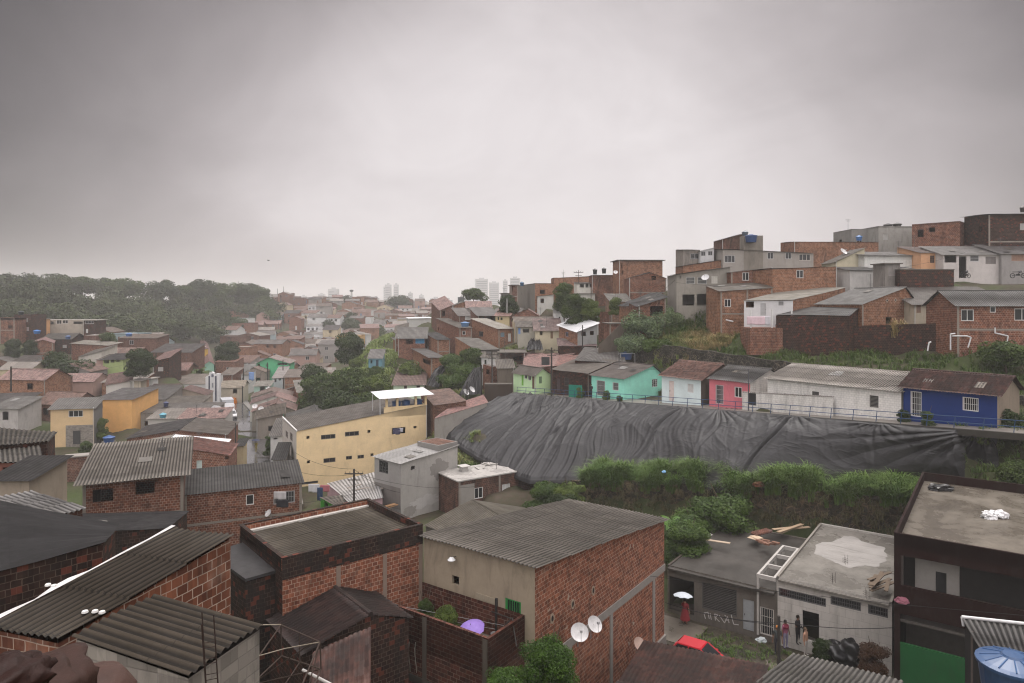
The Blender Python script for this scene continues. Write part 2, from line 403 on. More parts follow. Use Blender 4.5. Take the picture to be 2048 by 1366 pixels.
def wall_face(mb, o, ud, L, zt, zb, ops, nin, mi, flip, peaks=(), uvo=0.0, rev=.16):
    """a wall with real openings: o origin, ud direction along, zt(u) its top, ops [(u0,u1,z0,z1)], nin inward normal"""
    cuts = sorted(set([0.0, L] + [min(max(u, 0), L) for op in ops for u in op[:2]] + [p for p in peaks if 0 < p < L]))
    def q(us, zs):
        pts = [o + ud * u + Vector((0, 0, z)) for u, z in zip(us, zs)]; uvs = [(u + uvo, z) for u, z in zip(us, zs)]
        if flip: pts.reverse(); uvs.reverse()
        mb.face(pts, uvs, mi)
    for a, b in zip(cuts[:-1], cuts[1:]):
        if b - a < 1e-4: continue
        m = (a + b) / 2; st = sorted([op for op in ops if op[0] - 1e-4 <= m <= op[1] + 1e-4], key=lambda e: e[2]); z = zb
        for op in st:
            if op[2] > z + 1e-3: q((a, b, b, a), (z, z, op[2], op[2]))
            z = max(z, op[3])
        q((a, b, b, a), (z, z, max(zt(b), z + .001), max(zt(a), z + .001)))
    for u0, u1, z0, z1 in ops:
        c = [(u0, z0), (u1, z0), (u1, z1), (u0, z1)]
        for k in range(4):
            (ua, za), (ub, zb_) = c[k], c[(k + 1) % 4]
            pa, pb = o + ud * ua + Vector((0, 0, za)), o + ud * ub + Vector((0, 0, zb_))
            mb.face([pa, pb, pb + nin * rev, pa + nin * rev], [(ua, za), (ub, zb_), (ub, zb_ + rev), (ua, za + rev)], mi)

def fit_opening(parent, o, ud, nin, op, style, color, d):
    """frame and pane (or shutter, door leaf, grille) set back in an opening"""
    u0, u1, z0, z1 = op; W, H = u1 - u0, z1 - z0
    def bar(mb, a0, a1, b0, b1, d0, d1):
        p = []
        for z in (b0, b1):
            for (uu, dd) in ((a0, d0), (a1, d0), (a1, d1), (a0, d1)): p.append(o + ud * uu + nin * dd + Vector((0, 0, z)))
        mb.hexa(p)
    if style == 'hole': return
    m = plain(color, .5)
    if style == 'door':
        mb = MB(); bar(mb, u0, u1, z0, z1, .05, .09)
        mb.face([o + ud * (u0 + W * .15) + nin * .045 + Vector((0, 0, z0 + H * .12)), o + ud * (u1 - W * .15) + nin * .045 + Vector((0, 0, z0 + H * .12)), o + ud * (u1 - W * .15) + nin * .045 + Vector((0, 0, z0 + H * .45)), o + ud * (u0 + W * .15) + nin * .045 + Vector((0, 0, z0 + H * .45))])
        dr = mb.build('door', m, parent)
        if d < 110:
            mh = MB(); bar(mh, u0 + W * .82, u0 + W * .9, z0 + H * .46, z0 + H * .52, .02, .05); mh.build('handle', plain((.1, .1, .1), .4), dr)
        return
    fw = min(.07, W * .12, H * .12); mb = MB()
    for a in ((u0, u0 + fw, z0, z1), (u1 - fw, u1, z0, z1), (u0 + fw, u1 - fw, z0, z0 + fw), (u0 + fw, u1 - fw, z1 - fw, z1)): bar(mb, *a, .03, .10)
    if style in ('glass', 'shut') and W > .7:
        nm = 2 if W > 1.6 else 1
        for k in range(nm): uu = u0 + W * (k + 1) / (nm + 1); bar(mb, uu - fw * .4, uu + fw * .4, z0 + fw, z1 - fw, .04, .09)
    if style == 'lattice':
        for k in range(1, 3): uu = u0 + W * k / 3; bar(mb, uu - .025, uu + .025, z0 + fw, z1 - fw, .04, .08)
        for k in range(1, 4): zz = z0 + H * k / 4; bar(mb, u0 + fw, u1 - fw, zz - .02, zz + .02, .05, .07)
    if style in ('grille', 'gate'):
        n = max(3, int(W / (.13 if d < 110 else .3)))
        for k in range(1, n): uu = u0 + W * k / n; bar(mb, uu - .012, uu + .012, z0 + fw, z1 - fw, .03, .05)
        n = max(2, int(H / .5))
        for k in range(1, n): zz = z0 + H * k / n; bar(mb, u0 + fw, u1 - fw, zz - .012, zz + .012, .05, .07)
    if style == 'louvre':
        n = max(3, int(H / .12))
        for k in range(n): zz = z0 + fw + (H - 2 * fw) * k / n; bar(mb, u0 + fw, u1 - fw, zz, zz + .05, .04, .09)
    fr = mb.build('grille' if style == 'gate' else 'window', m, parent)
    mb = MB()
    pm = plain(rgb(color, .9), .6) if style == 'shut' else glass_dark()
    mb.face([o + ud * (u0 + fw * .5) + nin * .085 + Vector((0, 0, z0 + fw * .5)), o + ud * (u1 - fw * .5) + nin * .085 + Vector((0, 0, z0 + fw * .5)), o + ud * (u1 - fw * .5) + nin * .085 + Vector((0, 0, z1 - fw * .5)), o + ud * (u0 + fw * .5) + nin * .085 + Vector((0, 0, z1 - fw * .5))])
    mb.build('shutter' if style == 'shut' else 'pane', pm, fr)

class House: pass
def house(name, label, A, th, R_, L_, h, wall, roof=None, wins=(), mwins=(), group=None, cat='house', ground=True, skirt=2.5, base=None):
    """A = (px, py, depth) of the near top corner (eave height); th turns the wall that runs right from it (0 = facing the camera);
    R_, L_: length of the right-going and the left-going wall in metres, or ('p', px) for the pixel column where it ends"""
    a = Vector(A) if base == 'w' else P(*A); d = a.y; th = R(th)
    r = Vector((math.cos(th), math.sin(th), 0)); l = Vector((-math.sin(th), math.cos(th), 0))
    def ln(x, dv):
        if isinstance(x, tuple): k = (x[1] - CX) / F; return (k * a.y - a.x) / (dv.x - k * dv.y)
        return float(x)
    Lr, Ll = abs(ln(R_, r)), abs(ln(L_, l))
    root = empty(name, (a.x, a.y, a.z - h), th); tag(root, label, cat, group)
    H = House(); H.root = root; H.Lr, H.Ll, H.h, H.d, H.th, H.a = Lr, Ll, h, d, th, a
    rf = dict(kind='plane', sx=0.0, sy=0.0, rise=1.0, over=.25, surf='corr', run=None, mat=None, par=.5, ridge=.5)
    rf.update(roof or {})
    if rf['mat'] is None: rf['mat'] = fibre()
    k = rf['kind']; rise, rg = rf['rise'], rf['ridge']
    tent = lambda s: (s / rg if s < rg else (1 - s) / (1 - rg))
    if k == 'plane': zt = lambda x, y: h + rf['sx'] * x / Lr + rf['sy'] * y / Ll
    elif k == 'gx': zt = lambda x, y: h + rise * tent(min(max(y / Ll, 0), 1)) + rf['sx'] * x / Lr
    elif k == 'gy': zt = lambda x, y: h + rise * tent(min(max(x / Lr, 0), 1)) + rf['sy'] * y / Ll
    elif k == 'flat': zt = lambda x, y: h
    else: zt = lambda x, y: h - (rf['par'] if k == 'flat' else 0)
    # openings: pixel rectangles onto the two seen walls
    Mi = Matrix.Rotation(-th, 3, 'Z'); o_ = Mi @ (-root.location)
    ops = {'r': [], 'l': []}; fits = []
    for wn in wins:
        f, x0, y0, x1, y1, style = wn[:6]; colr = wn[6] if len(wn) > 6 else (.45, .45, .44)
        def hit(px, py):
            dr = Mi @ Vector(((px - CX) / F, 1, -(py - HY) / F))
            tt = -o_.y / dr.y if f == 'r' else -o_.x / dr.x
            p = o_ + dr * tt; return (p.x if f == 'r' else p.y), p.z
        ym, xm = (y0 + y1) / 2, (x0 + x1) / 2
        ua, ub = sorted((hit(x0, ym)[0], hit(x1, ym)[0])); za, zb = sorted((hit(xm, y0)[1], hit(xm, y1)[1]))
        fits.append((f, ua, za, ub, zb, style, colr))
    for m_ in mwins: fits.append(tuple(m_) if len(m_) > 6 else tuple(m_) + ((.45, .45, .44),))
    if not fits and cat == 'house' and d > 75:
        for f, Lx in (('r', Lr), ('l', Ll)):
            if Lx > 3.2 and rng.random() < .65:
                u = rng.uniform(.6, Lx - 1.8); z_ = min(h - 1.4, max(.9, h - 2.3)); fits.append((f, u, z_, u + rng.uniform(.7, 1.1), z_ + rng.uniform(.7, 1.0), rng.choice(('hole', 'glass', 'shut')), (.45, .44, .42)))
    good = []
    for f, ua, za, ub, zb, style, colr in fits:
        Lx = Lr if f == 'r' else Ll
        ua, ub = max(ua, .06), min(ub, Lx - .06); zb = min(zb, (zt((ua + ub) / 2, 0) if f == 'r' else zt(0, (ua + ub) / 2)) - .05); za = max(za, 0.02)
        if ub - ua < .12 or zb - za < .12: continue
        ops[f].append((ua, ub, za, zb)); good.append((f, (ua, ub, za, zb), style, colr))
    wm = wall if isinstance(wall, (list, tuple)) else [wall]
    mb = MB(); zb = -skirt; uo = rng.uniform(0, 30)
    pkx = (Lr * rg,) if k == 'gy' else (); pky = (Ll * rg,) if k == 'gx' else ()
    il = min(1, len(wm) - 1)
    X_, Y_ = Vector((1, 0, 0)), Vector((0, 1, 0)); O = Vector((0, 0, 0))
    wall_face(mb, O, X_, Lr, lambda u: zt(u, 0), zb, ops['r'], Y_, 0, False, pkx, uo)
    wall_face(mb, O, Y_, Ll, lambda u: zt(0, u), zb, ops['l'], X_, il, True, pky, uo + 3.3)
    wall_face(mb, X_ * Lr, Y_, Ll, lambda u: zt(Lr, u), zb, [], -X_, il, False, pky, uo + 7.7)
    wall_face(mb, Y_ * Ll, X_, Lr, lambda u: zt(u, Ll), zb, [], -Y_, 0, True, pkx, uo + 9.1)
    mb.face([(0, 0, .02), (Lr, 0, .02), (Lr, Ll, .02), (0, Ll, .02)], None, 0)
    p = rf['par']; e = .14
    if k == 'flat' and p > 0:
        hp = h - p; sk = rf.get('skip', '')
        for nm, lo, hi, i_ in (('r', (0, 0, hp), (Lr, e, h), 0), ('L', (0, Ll - e, hp), (Lr, Ll, h), 0), ('l', (0, e, hp), (e, Ll - e, h), il), ('R', (Lr - e, e, hp), (Lr, Ll - e, h), il)):
            if nm not in sk: mb.box(lo, hi, i_)
    H.wall = mb.build('wall', wm, root)
    ov = rf['over']; rm = rf['mat']; lift = .06
    if k == 'flat':
        m2 = MB(); i0 = e + .003 if p > 0 else -ov; hs = h - p; sk = rf.get('skip', '') if p > 0 else ''
        if rf.get('inset'):
            V_, U_, Q_ = surf_arrays(Vector((i0, i0, hs + .12)), Vector((Lr - 2 * i0, 0, .0)), Vector((0, Ll - 2 * i0, .05)), 'corr', d)
            H.roof = np_obj('roof', V_, Q_, rm, root, True, U_)
        else:
            b_ = {c_: (-ov if c_ in sk else i0) for c_ in 'rlRL'}
            m2.box((b_['l'], b_['r'], hs + .004), (Lr - b_['R'], Ll - b_['L'], hs + .13)); H.roof = m2.build('roof', rm, root)
    elif k == 'plane':
        run = rf['run'] or ('x' if abs(rf['sx']) / Lr > abs(rf['sy']) / Ll else 'y')
        f_ = lambda x, y: Vector((x, y, zt(x, y) + lift))
        c = {(i, j): f_(-ov if i == 0 else Lr + ov, -ov if j == 0 else Ll + ov) for i in (0, 1) for j in (0, 1)}
        if run == 'x':
            o0, o1, e0 = (c[0, 0], c[0, 1], c[1, 0]) if rf['sx'] < 0 else (c[1, 0], c[1, 1], c[0, 0])
        else:
            o0, o1, e0 = (c[0, 0], c[1, 0], c[0, 1]) if rf['sy'] < 0 else (c[0, 1], c[1, 1], c[0, 0])
        ar = [surf_arrays(o0, e0 - o0, o1 - o0, rf['surf'], d)]
        V_, U_, Q_ = join_arrays(ar); H.roof = np_obj('roof', V_, Q_, rm, root, rf['surf'] != 'smooth', U_)
    elif k in ('gx', 'gy'):
        ar = []
        if k == 'gx':
            s1 = rise / (Ll * rg); s2 = rise / (Ll * (1 - rg)); zr = h + rise + lift
            ra, rb = Vector((-ov, Ll * rg, zr)), Vector((Lr + ov, Ll * rg, zr + rf['sx']))
            d1, d2 = Vector((0, -(Ll * rg + ov), -s1 * (Ll * rg + ov))), Vector((0, Ll * (1 - rg) + ov, -s2 * (Ll * (1 - rg) + ov)))
        else:
            s1 = rise / (Lr * rg); s2 = rise / (Lr * (1 - rg)); zr = h + rise + lift
            ra, rb = Vector((Lr * rg, -ov, zr)), Vector((Lr * rg, Ll + ov, zr + rf['sy']))
            d1, d2 = Vector((-(Lr * rg + ov), 0, -s1 * (Lr * rg + ov))), Vector((Lr * (1 - rg) + ov, 0, -s2 * (Lr * (1 - rg) + ov)))
        ar = [surf_arrays(ra, d1, rb - ra, rf['surf'], d), surf_arrays(ra, d2, rb - ra, rf['surf'], d)]
        if rf.get('mat2'):
            H.roof = np_obj('roof', ar[0][0], ar[0][2], rm, root, rf['surf'] != 'smooth', ar[0][1]); np_obj('roof', ar[1][0], ar[1][2], rf['mat2'], root, rf['surf'] != 'smooth', ar[1][1])
        else:
            V_, U_, Q_ = join_arrays(ar); H.roof = np_obj('roof', V_, Q_, rm, root, rf['surf'] != 'smooth', U_)
        if d < 130:
            m2 = MB(); m2.tube(ra + Vector((0, 0, .01)), rb + Vector((0, 0, .01)), .11 if rf['surf'] == 'tile' else .09, 8); m2.build('ridge_cap', rm, H.roof)
    elif k == 'none': H.roof = None
    for f, op, style, colr in good:
        if f == 'r': fit_opening(root, O, X_, Y_, op, style, colr, d)
        else: fit_opening(root, O, Y_, X_, op, style, colr, d)
    mk = wm[0].name
    if mk.startswith('brick') and 45 < d < 170 and k != 'none' and cat == 'house' and h > 2.4 and rng.random() < .6:
        mb = MB(); cw = .22; us = [0.0, Lr - cw] + ([Lr * .5] if Lr > 7 else [])
        us = [u for u in us if not any(o_[0] < u + cw and o_[1] > u for o_ in ops['r'])]
        for u in us: mb.box((u, -.025, -skirt), (u + cw, -.003, min(zt(u, 0), zt(u + cw, 0)) - .05))
        if h > 3.4: mb.box((cw + .005, -.022, h * .5 - .1), (Lr - cw - .005, -.004, h * .5 + .1)) if not any(o_[2] < h * .5 + .1 and o_[3] > h * .5 - .1 for o_ in ops['r']) else None
        if us: mb.build('concrete_frame', plaster((.33, .30, .265), .4), root)
    if 45 < d < 190 and cat == 'house' and k != 'none' and h > 2:
        if rng.random() < .4:
            x = rng.choice((.08, Lr - .08)); mb = MB(); zt_ = zt(x, 0) + .02; mb.tube((x, -.07, -.5), (x, -.07, zt_), .045, 6); mb.tube((x, -.07, zt_), (x, .1, zt_ + .04), .045, 6); mb.build('downpipe', plain((.55, .55, .53), .5), root)
        if rng.random() < .3:
            x, y = Lr * rng.uniform(.2, .8), Ll * rng.uniform(.3, .8); z_ = zt(x, y); hh = rng.uniform(1.3, 2.4); mb = MB(); mb.tube((x, y, z_), (x, y, z_ + hh), .025, 5)
            for q_ in range(4): zz = z_ + hh - .1 - .14 * q_; w_ = .5 - .08 * q_; mb.tube((x - w_, y, zz), (x + w_, y, zz), .014, 4)
            mb.build('antenna', plain((.10, .10, .10), .5), root)
    if 40 < d < 120 and k in ('plane', 'gx', 'gy') and ground:
        for q_ in range(rng.randint(0, 3)):
            x, y = rng.uniform(.3, max(.4, Lr - 1.6)), rng.uniform(.3, max(.4, Ll - 1.6)); w_, l_ = rng.uniform(.5, 1.1), rng.uniform(.6, 1.5)
            if k == 'gx' and y < Ll * rg < y + l_: continue
            if k == 'gy' and x < Lr * rg < x + w_: continue
            mb = MB(); mb.face([Vector((a_, b_, zt(a_, b_) + lift + .075)) for a_, b_ in ((x, y), (x + w_, y), (x + w_, y + l_), (x, y + l_))]); mb.build('roof_patch', fibre(rng.choice(((.30, .28, .25), (.07, .065, .06), (.20, .17, .14), (.42, .41, .39))), .5), H.roof)
    if ground and d > 45:
        for x, y in ((0, 0), (Lr, 0), (0, Ll), (Lr, Ll), (Lr / 2, Ll / 2)):
            q = root.location + r * x + l * y; GROUND.append((q.x, q.y, q.z - (.9 if d < 48 else .25)))
    H.ax = lambda x, y, z: root.location + r * x + l * y + Vector((0, 0, z))
    HOUSES.append(H)
    return H
def part(H, name, mb, m, parent=None): return mb.build(name, m, parent or H.root)

def quad_house(name, label, C4, h, wall, surf='corr', run='y', mat_=None, wins=(), group=None, cat='house', over=.2, skirt=2.5, ground=True, world=False):
    """a house under one roof slope of any outline. C4: near, right, far and left corner of the eaves (px, py, depth); run 'y': sheets run near-far"""
    A, B, C, D = [Vector(c) if world else P(*c) for c in C4]; d = A.y
    root = empty(name, (A.x, A.y, A.z - h)); tag(root, label, cat, group)
    L = [c - root.location for c in (A, B, C, D)]
    H = House(); H.root = root; H.h = h; H.d = d; H.a = A
    O3 = -root.location; wm = wall if isinstance(wall, (list, tuple)) else [wall]; il = min(1, len(wm) - 1)
    mb = MB(); good = []
    cen = (L[0] + L[1] + L[2] + L[3]) / 4
    for fi, (p, q) in enumerate(((L[0], L[1]), (L[1], L[2]), (L[2], L[3]), (L[3], L[0]))):
        ud = Vector((q.x - p.x, q.y - p.y, 0)); W = ud.length; ud.normalize()
        nin = Vector((-ud.y, ud.x, 0))
        if nin.dot(cen - p) < 0: nin = -nin
        ops = []
        for wn in wins:
            if wn[0] != {0: 'r', 3: 'l'}.get(fi): continue
            f, x0, y0, x1, y1, style = wn[:6]; colr = wn[6] if len(wn) > 6 else (.45, .45, .44)
            o0 = Vector((p.x, p.y, 0))
            def hit(px, py):
                dr = Vector(((px - CX) / F, 1, -(py - HY) / F)); tt = (o0 - O3).dot(nin) / dr.dot(nin)
                x = O3 + dr * tt; return (x - o0).dot(ud), x.z
            ua, ub = sorted((hit(x0, (y0 + y1) / 2)[0], hit(x1, (y0 + y1) / 2)[0])); za, zb = sorted((hit((x0 + x1) / 2, y0)[1], hit((x0 + x1) / 2, y1)[1]))
            ua, ub = max(.06, ua), min(W - .06, ub); zb = min(zb, min(p.z, q.z) - .06)
            if ub - ua > .1 and zb - za > .1: ops.append((ua, ub, za, zb)); good.append((o0, ud, nin, (ua, ub, za, zb), style, colr))
        wall_face(mb, Vector((p.x, p.y, 0)), ud, W, lambda u, p=p, q=q, W=W: p.z + (q.z - p.z) * u / W, -skirt, ops, nin, il if fi in (1, 3) else 0, False, (), rng.uniform(0, 20))
    H.wall = mb.build('wall', wm, root)
    m = mat_ or fibre()
    G = [x + (Vector((x.x - cen.x, x.y - cen.y, 0)).normalized() * over) + Vector((0, 0, .06)) for x in L]
    H.roof = roof_quad(root, G, surf, run, m, d)
    for o0, ud, nin, op, style, colr in good: fit_opening(root, o0, ud, nin, op, style, colr, d)
    if ground and d > 45:
        for x in (A, B, C, D, (A + B + C + D) / 4): GROUND.append((x.x, x.y, root.location.z - .25))
    HOUSES.append(H); return H
def roof_quad(root, G, surf, run, m, d, name='roof'):
    A, B, C, D = G
    if surf == 'slab':
        mb = MB(); t_ = Vector((0, 0, .13)); mb.hexa([A, B, C, D, A + t_, B + t_, C + t_, D + t_]); return mb.build(name, m, root)
    if run == 'y': O, U, V = (D, A, C) if D.z + C.z > A.z + B.z else (A, D, B)
    else: O, U, V = (B, A, C) if B.z + C.z > A.z + D.z else (A, B, D)
    opp = [x for x in (A, B, C, D) if x is not O and x is not U and x is not V][0]
    p, u, q = surf_arrays(O, U - O, V - O, surf, d, opp - U - V + O)
    return np_obj(name, p, q, m, root, surf != 'smooth', u)
# ------------------------------------------------------------------ foreground houses, roof colours darkened to stand in for lens falloff
fib_old_dim = fibre((.060, .047, .033), .6); fib_mid = fibre((.17, .15, .125), .6); fib_lt = fibre((.33, .31, .27), .45)
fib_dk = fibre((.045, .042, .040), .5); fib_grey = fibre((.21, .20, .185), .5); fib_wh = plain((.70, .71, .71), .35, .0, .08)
til_dk = tile((.105, .05, .04), .75); til_red = tile((.30, .11, .065), .35); til_br = tile((.17, .085, .062), .6); til_pk = tile((.33, .15, .12), .2)
cem = plaster((.36, .34, .31), .35); cem_dk = plaster((.20, .185, .165), .6); conc = plain((.27, .25, .225), .7)
WHT = (.7, .7, .68); BRN = (.12, .08, .06); BLK = (.03, .03, .03)
SM = dict(surf='smooth')

# big red brick house in the middle of the foreground and its walled yard
TH = 54.5
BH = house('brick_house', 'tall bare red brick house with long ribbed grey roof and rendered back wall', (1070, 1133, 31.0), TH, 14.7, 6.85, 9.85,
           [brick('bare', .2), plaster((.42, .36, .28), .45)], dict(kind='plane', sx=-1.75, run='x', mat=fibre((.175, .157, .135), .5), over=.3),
           wins=[('l', 904, 1152, 918, 1170, 'hole'), ('l', 1010, 1200, 1042, 1262, 'gate', (.05, .30, .08))])
mb = MB()
zb = -16.6 - BH.root.location.z
mb.box((-.03, -.06, zb - .42), (14.73, .03, zb)); 
for u in (2.9, 7.3, 12.9): mb.box((u, -.05, .3), (u + .32, .03, zb - .425))
mb.box((-.05, -.12, -1), (14.76, .03, .9))
part(BH, 'concrete_frame', mb, conc)
def on_face(H, f, px, py):
    """a pixel onto a wall of a house, in the house's own axes"""
    Mi = Matrix.Rotation(-H.root.rotation_euler.z, 3, 'Z'); o = Mi @ (-H.root.location); dr = Mi @ Vector(((px - CX) / F, 1, -(py - HY) / F))
    return o + dr * (-o.y / dr.y if f == 'r' else -o.x / dr.x)
a = on_face(BH, 'l', 953, 1186); b = on_face(BH, 'l', 991, 1208)
y0, y1 = sorted((a.y, b.y)); z0, z1 = sorted((a.z, b.z))
mb = MB(); n, m_ = 9, 4
for i in range(n + 1): yy = y0 + (y1 - y0) * i / n; mb.box((-.03, yy - .025, z0), (-.002, yy + .025, z1))
for i in range(m_ + 1): zz = z0 + (z1 - z0) * i / m_; mb.box((-.034, y0, zz - .025), (-.004, y1, zz + .025))
vb = part(BH, 'vent_block', mb, plaster((.42, .37, .29), .2)); mb = MB(); mb.face([(-.0035, y0, z0), (-.0035, y0, z1), (-.0035, y1, z1), (-.0035, y1, z0)]); mb.build('vent_gap', plain(BLK, .9), vb)
for px, py in ((1104, 1237), (1145, 1208), (1186, 1181)):
    c = on_face(BH, 'r', px, py); mb = MB()
    for k in range(14):
        a0, a1 = 6.2832 * k / 14, 6.2832 * (k + 1) / 14
        q = lambda a, s, y: Vector((c.x + math.cos(a) * .17 * s, y, c.z + math.sin(a) * .24 * s))
        mb.face([q(a0, 1, -.04), q(a1, 1, -.04), q(a1, .62, -.035), q(a0, .62, -.035)]); mb.face([q(a0, 1, -.04), q(a0, 1, .02), q(a1, 1, .02), q(a1, 1, -.04)])
    ring = part(BH, 'vent_ring', mb, plaster((.40, .33, .26), .2)); mb = MB(); mb.face([q(6.2832 * k / 14, .64, -.008) for k in range(14)]); mb.build('vent_hole', plain(BLK, .9), ring)
# lamp over the yard
c = on_face(BH, 'l', 912, 1113); mb = MB()
mb.lathe([(.03, .16), (.10, .13), (.20, .02), (.19, .0), (.0, .05)], 14, (-.34, c.y, c.z - .08)); la = part(BH, 'wall_lamp', mb, plain((.75, .76, .76), .3))
mb = MB(); mb.tube((0, c.y, c.z), (-.34, c.y, c.z + .06), .018); mb.build('lamp_arm', plain(BLK, .5), la)
# dark post and beam at the yard door
mb = MB(); c = on_face(BH, 'l', 994, 1196); mb.box((-.10, c.y - .05, c.z - 2.2), (-.003, c.y + .05, c.z)); part(BH, 'door_post', mb, plain((.035, .032, .03), .7))
# mortar smears and repair patches on the brick
mb = MB(); rr = random.Random(3)
for k in range(16):
    u, z, w_, hh = rr.uniform(.8, 14), rr.uniform(2, 8.3), rr.uniform(.08, .22), rr.uniform(.06, .2)
    n = 8; ph = rr.uniform(0, 6)
    mb.face([Vector((u + math.cos(6.2832 * i / n) * w_ * (.6 + .4 * math.sin(i * 2.1 + ph)), -.006 - .0004 * k, z + math.sin(6.2832 * i / n) * hh * (.6 + .4 * math.cos(i * 1.7 + ph)))) for i in range(n)])
part(BH, 'mortar_patch', mb, plaster((.42, .36, .30), .1))

TW = house('yard_wall', 'dark mossy brick walled yard with concrete posts, built against the big red brick house', tuple(P(977, 1278, 29.06)), TH, 2.72, 7.35, 7.55,
           [brick('mossy', .4, .36, .19), brick('mossy', .3, .36, .19)], dict(kind='flat', par=1.65, skip='R', mat=slab((.20, .18, .15), .6)), cat='walled yard', base='w', ground=False)
mb = MB()
for y in (0.05, 3.55, 5.35, 7.2): mb.box((-.025, y, -2), (.30 if y > 7 else .0, y + .26, 7.5 + (.12 if y > 5 else -.02)))
part(TW, 'concrete_post', mb, plaster((.15, .13, .11), .6))
mb = MB(); mb.box((-.02, .2, 4.3), (-.004, 7.2, 4.65)); part(TW, 'concrete_beam', mb, plaster((.13, .115, .10), .6))
mb = MB()
for k in range(2): mb.tube((.3, 7.1, 7.2 - .3 * k), (2.6 , .4 + 1.2 * k, 6.9 - .4 * k), .008, 5)
part(TW, 'washing_line', mb, plain((.4, .4, .4), .5))
for k, (y, z) in enumerate(((4.9, 6.3), (4.6, 6.1), (4.2, 6.2))):
    mb = MB(); pts = [(-.012 - .001 * k, y + .05 * math.sin(i), z - .28 * i) for i in range(6)]
    for i in range(5): mb.face([pts[i], (pts[i][0], pts[i][1] + .05 + .03 * (i % 2), pts[i][2]), (pts[i + 1][0], pts[i + 1][1] + .04, pts[i + 1][2]), pts[i + 1]])
    part(TW, 'lime_drip', mb, plain((.45, .40, .33), .8))

# parapet roofed brick house left of it
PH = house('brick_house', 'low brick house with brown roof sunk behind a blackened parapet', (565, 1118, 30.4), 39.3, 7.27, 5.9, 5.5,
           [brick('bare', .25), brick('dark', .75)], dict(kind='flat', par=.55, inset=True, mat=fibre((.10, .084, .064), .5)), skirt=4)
mb = MB()
Lr, Ll, hh = PH.Lr, PH.Ll, PH.h
for lo, hi in (((-.02, -.02, hh - .95), (Lr + .02, -.003, hh + .0)), ((-.03, -.02, hh + .003), (Lr + .02, .16, hh + .05)), ((-.03, .163, hh + .003), (.16, Ll + .02, hh + .05)), ((Lr - .16, .163, hh + .003), (Lr + .02, Ll + .02, hh + .05)), ((.163, Ll - .16, hh + .003), (Lr - .163, Ll + .02, hh + .05))): mb.box(lo, hi)
part(PH, 'coping', mb, brick('dark', .8))
mb = MB(); mb.box((.15, Ll - .36, hh - .36), (Lr - .15, Ll - .145, hh - .26)); mb.box((.143, .2, hh - .33), (.28, Ll - .4, hh - .3)); part(PH, 'flashing', mb, plain((.60, .57, .53), .6))
mb = MB()
for u in (2.55, 5.0, 7.05): mb.box((u, -.028, -3), (u + .22, -.003, hh - .96))
part(PH, 'concrete_post', mb, plaster((.30, .24, .2), .3))
AN = quad_house('brick_shed', 'black mouldy brick shed with wet concrete slab roof beside the parapet roofed house', [(491, 1165, 30.2), (574, 1141, 31.5), (497, 1090, 34.7), (420, 1113, 33.3)], 5, brick('dark', .85), 'slab', 'y', slab((.06, .058, .058), .4, .4), cat='shed', over=.08)
# tile roofed house below it
TR = house('tiled_house', 'small house under a dark weathered clay tile roof in the gap between two brick houses', (606, 1309, 27.5), 39.3, 4.9, 3.7, 4, brick('dark', .5), dict(kind='gy', rise=.75, ridge=.6, surf='tile', mat=til_dk, over=.15))
RT = quad_house('tiled_house', 'low house with patchy orange and black clay tile roof beside the yard wall', [(628, 1392, 24.2), (735, 1372, 24.6), (738, 1262, 28.0), (632, 1312, 26.6)], 3.5, brick('dark', .5), 'tile', 'y', tile((.20, .085, .06), .6))

quad_house('yard_shelter', 'black sheeted yard shelter below the two unglazed openings', [(165, 1066, 40), (335, 1056, 42), (374, 1024, 47), (158, 1030, 46)], 2.5, brick('dark', .6), 'smooth', 'y', fibre((.018, .017, .017), .4, .5, (3, .9), False), cat='shelter')
# near roofs at the left
BL = house('corrugated_house', 'brick house under a long weathered corrugated roof sloping to the lower edge of the photo', (117, 1287, 11.95), 71.7, 4.27, 1.62, 3.2, brick('red', .25, .29, .21), dict(kind='plane', sx=.42, run='x', mat=fib_old_dim, over=.06), skirt=5)
mb = MB(); rr = random.Random(5); L0 = BL.Ll
pr = None
for k in range(13):
    x = -.3 + 4.6 * k / 12; w1 = .16 + .08 * math.sin(k * 1.7) + (.05 if k < 6 else .0); zz = BL.h + .42 * x / 4.27 + .10
    cur = (Vector((x, L0 + .03, zz + .02)), Vector((x, L0 + .03 + w1 * .5, zz + rr.uniform(.0, .04))), Vector((x, L0 + .05 + w1, zz - .10 + rr.uniform(-.02, .02))))
    if pr: mb.face([pr[0], cur[0], cur[1], pr[1]], None, 0, False); mb.face([pr[1], cur[1], cur[2], pr[2]], None, 0, False)
    pr = cur
part(BL, 'gutter_lining', mb, plain((.62, .61, .60), .4, .0, .3))
mb = MB()
for px, py in ((96, 1171), (108, 1173), (170, 1225), (190, 1224), (204, 1226)):
    Mi2 = Matrix.Rotation(-BL.root.rotation_euler.z, 3, 'Z'); o = Mi2 @ (-BL.root.location); dr = Mi2 @ Vector(((px - CX) / F, 1, -(py - HY) / F))
    # meet of the ray with the roof plane
    tt = (BL.h + .12 + .42 / 4.27 * o.x - o.z) / (dr.z - .42 / 4.27 * dr.x); c = o + dr * tt
    mb.lathe([(.0, .05), (.05, .035), (.06, 0)], 8, c)
part(BL, 'patch', mb, plain((.7, .69, .66), .5))
RB = house('block_shed', 'small grey block shed with sagging corrugated roof near the lower left corner', (377, 1357, 9.6), 71.7, 1.5, 2.1, 2.6, brick('grey', .3, .38, .2), dict(kind='plane', sy=.22, run='y', mat=fib_old_dim, over=.05), cat='shed', skirt=4)
